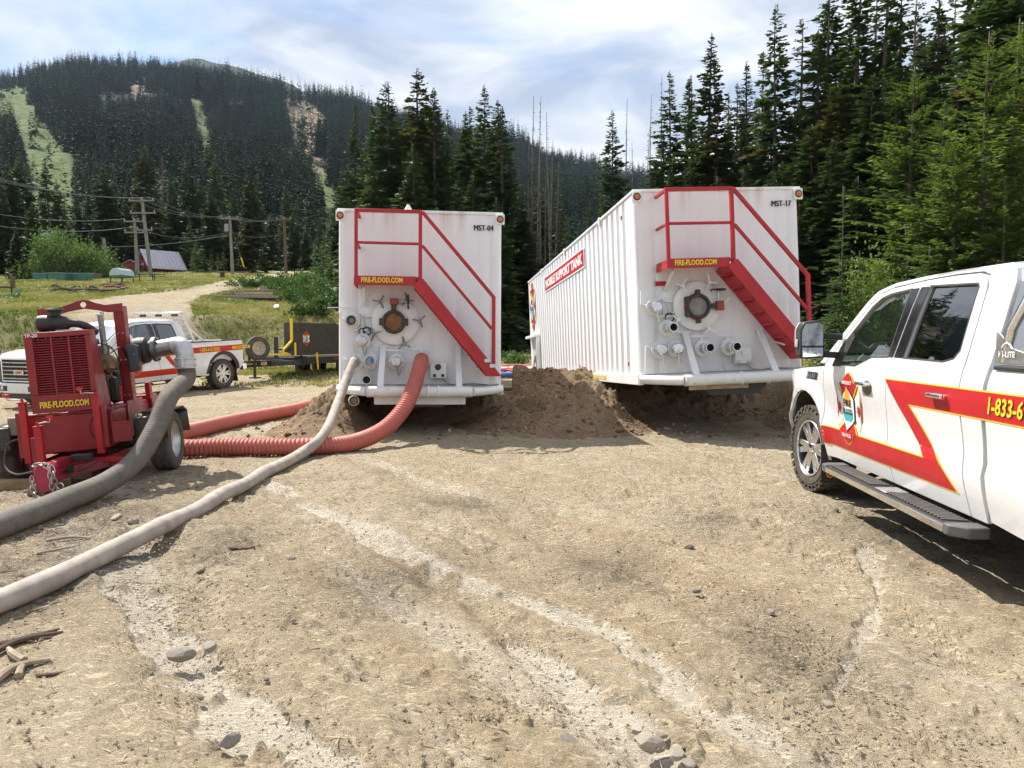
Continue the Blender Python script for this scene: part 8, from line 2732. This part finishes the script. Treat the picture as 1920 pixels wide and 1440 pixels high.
lay(MB().prism([(-0.09, -0.012), (0.06, -0.028), (0.10, 0.0), (0.085, 0.02), (-0.07, 0.018)], (0, 0, 0.004), (1, 0, 0), (0, 1, 0.2), 0.014), 'bark_shard', M_STICKD, 452, 1029, R(8), 'flat dark shard of bark on the pale dirt', 'bark')


# loose litter too small to count: crumbs, chips and straw
def litter(name, n, seed, rmax, size, material, label, elong=1.0, dark_only=False):
    rg_ = np.random.default_rng(seed)
    a = rg_.uniform(-0.70, 0.70, n)
    yv = 1.9 + (rmax - 1.9) * rg_.random(n) ** 1.6
    xv = a * yv
    cl = vnoise(xv / 0.7, yv / 0.7, seed)
    keep = rg_.random(n) < (0.35 + 0.65 * sstep(0.45, 0.8, cl))
    if dark_only:
        px, py = proj(xv, yv, 0 * xv)
        keep = (px < 420) & (py < 1150) & (rg_.random(n) < 0.9)
    xv, yv = xv[keep], yv[keep]
    k = len(xv)
    z = gh(xv, yv) + 0.004
    base = np.array([(1, 0, 0), (-0.5, 0.87, 0), (-0.5, -0.87, 0), (0, 0, 0.8)])
    fc = np.array([(0, 1, 3), (1, 2, 3), (2, 0, 3)])
    s_ = size * rg_.uniform(0.4, 1.6, k)
    th = rg_.uniform(0, 6.28, k)
    B = base[None] * s_[:, None, None]
    B = B * (1 + 0.35 * rg_.normal(0, 1, B.shape))
    B[..., 0] *= elong
    if elong > 1:
        B[..., 1] *= 0.5
        B[..., 2] *= 0.5
    vx = B[..., 0] * np.cos(th)[:, None] - B[..., 1] * np.sin(th)[:, None] + xv[:, None]
    vy = B[..., 0] * np.sin(th)[:, None] + B[..., 1] * np.cos(th)[:, None] + yv[:, None]
    vz = B[..., 2] + z[:, None] + 0.004
    V = np.stack([vx, vy, vz], -1).reshape(-1, 3)
    Fc = (fc[None] + (np.arange(k) * 4)[:, None, None]).reshape(-1, 3)
    return tag(link(name, np_mesh(name, V, Fc, smooth=False), material), label, 'litter', kind='stuff')


litter('soil_crumbs', 22000, 71, 13, 0.008, M_CRUMB, 'fine crumbs of dry soil strewn over the yard')
litter('dark_grit', 2600, 72, 13, 0.006, M_STONED, 'dark grit strewn over the yard')
litter('wood_chips', 3600, 73, 12, 0.006, M_STICKD, 'slivers of bark and twig strewn over the yard', 5.0)
litter('straw', 2600, 74, 12, 0.005, M_STICK, 'pale slivers of straw strewn over the yard', 6.0)
litter('bark_litter', 9000, 75, 9, 0.013, M_STICKD, 'dark bark litter between the two hoses', 2.5, dark_only=True)
# ------------------------------------------------------------------ air
hz = MB().box((-1900, -1800, -30), (1900, 1800, 470)).obj('haze', None, None, smooth=0)
m = bpy.data.materials.new('pale air')
m.use_nodes = True
t = m.node_tree
t.nodes.clear()
out = t.nodes.new('ShaderNodeOutputMaterial')
pv = t.nodes.new('ShaderNodeVolumePrincipled')
pv.inputs['Color'].default_value = (0.62, 0.78, 1.0, 1)
pv.inputs['Density'].default_value = 0.00006
pv.inputs['Anisotropy'].default_value = 0.2
t.links.new(pv.outputs[0], out.inputs['Volume'])
hz.data.materials.clear()
hz.data.materials.append(m)
tag(hz, 'thin pale haze in the mountain air', 'haze', kind='stuff')
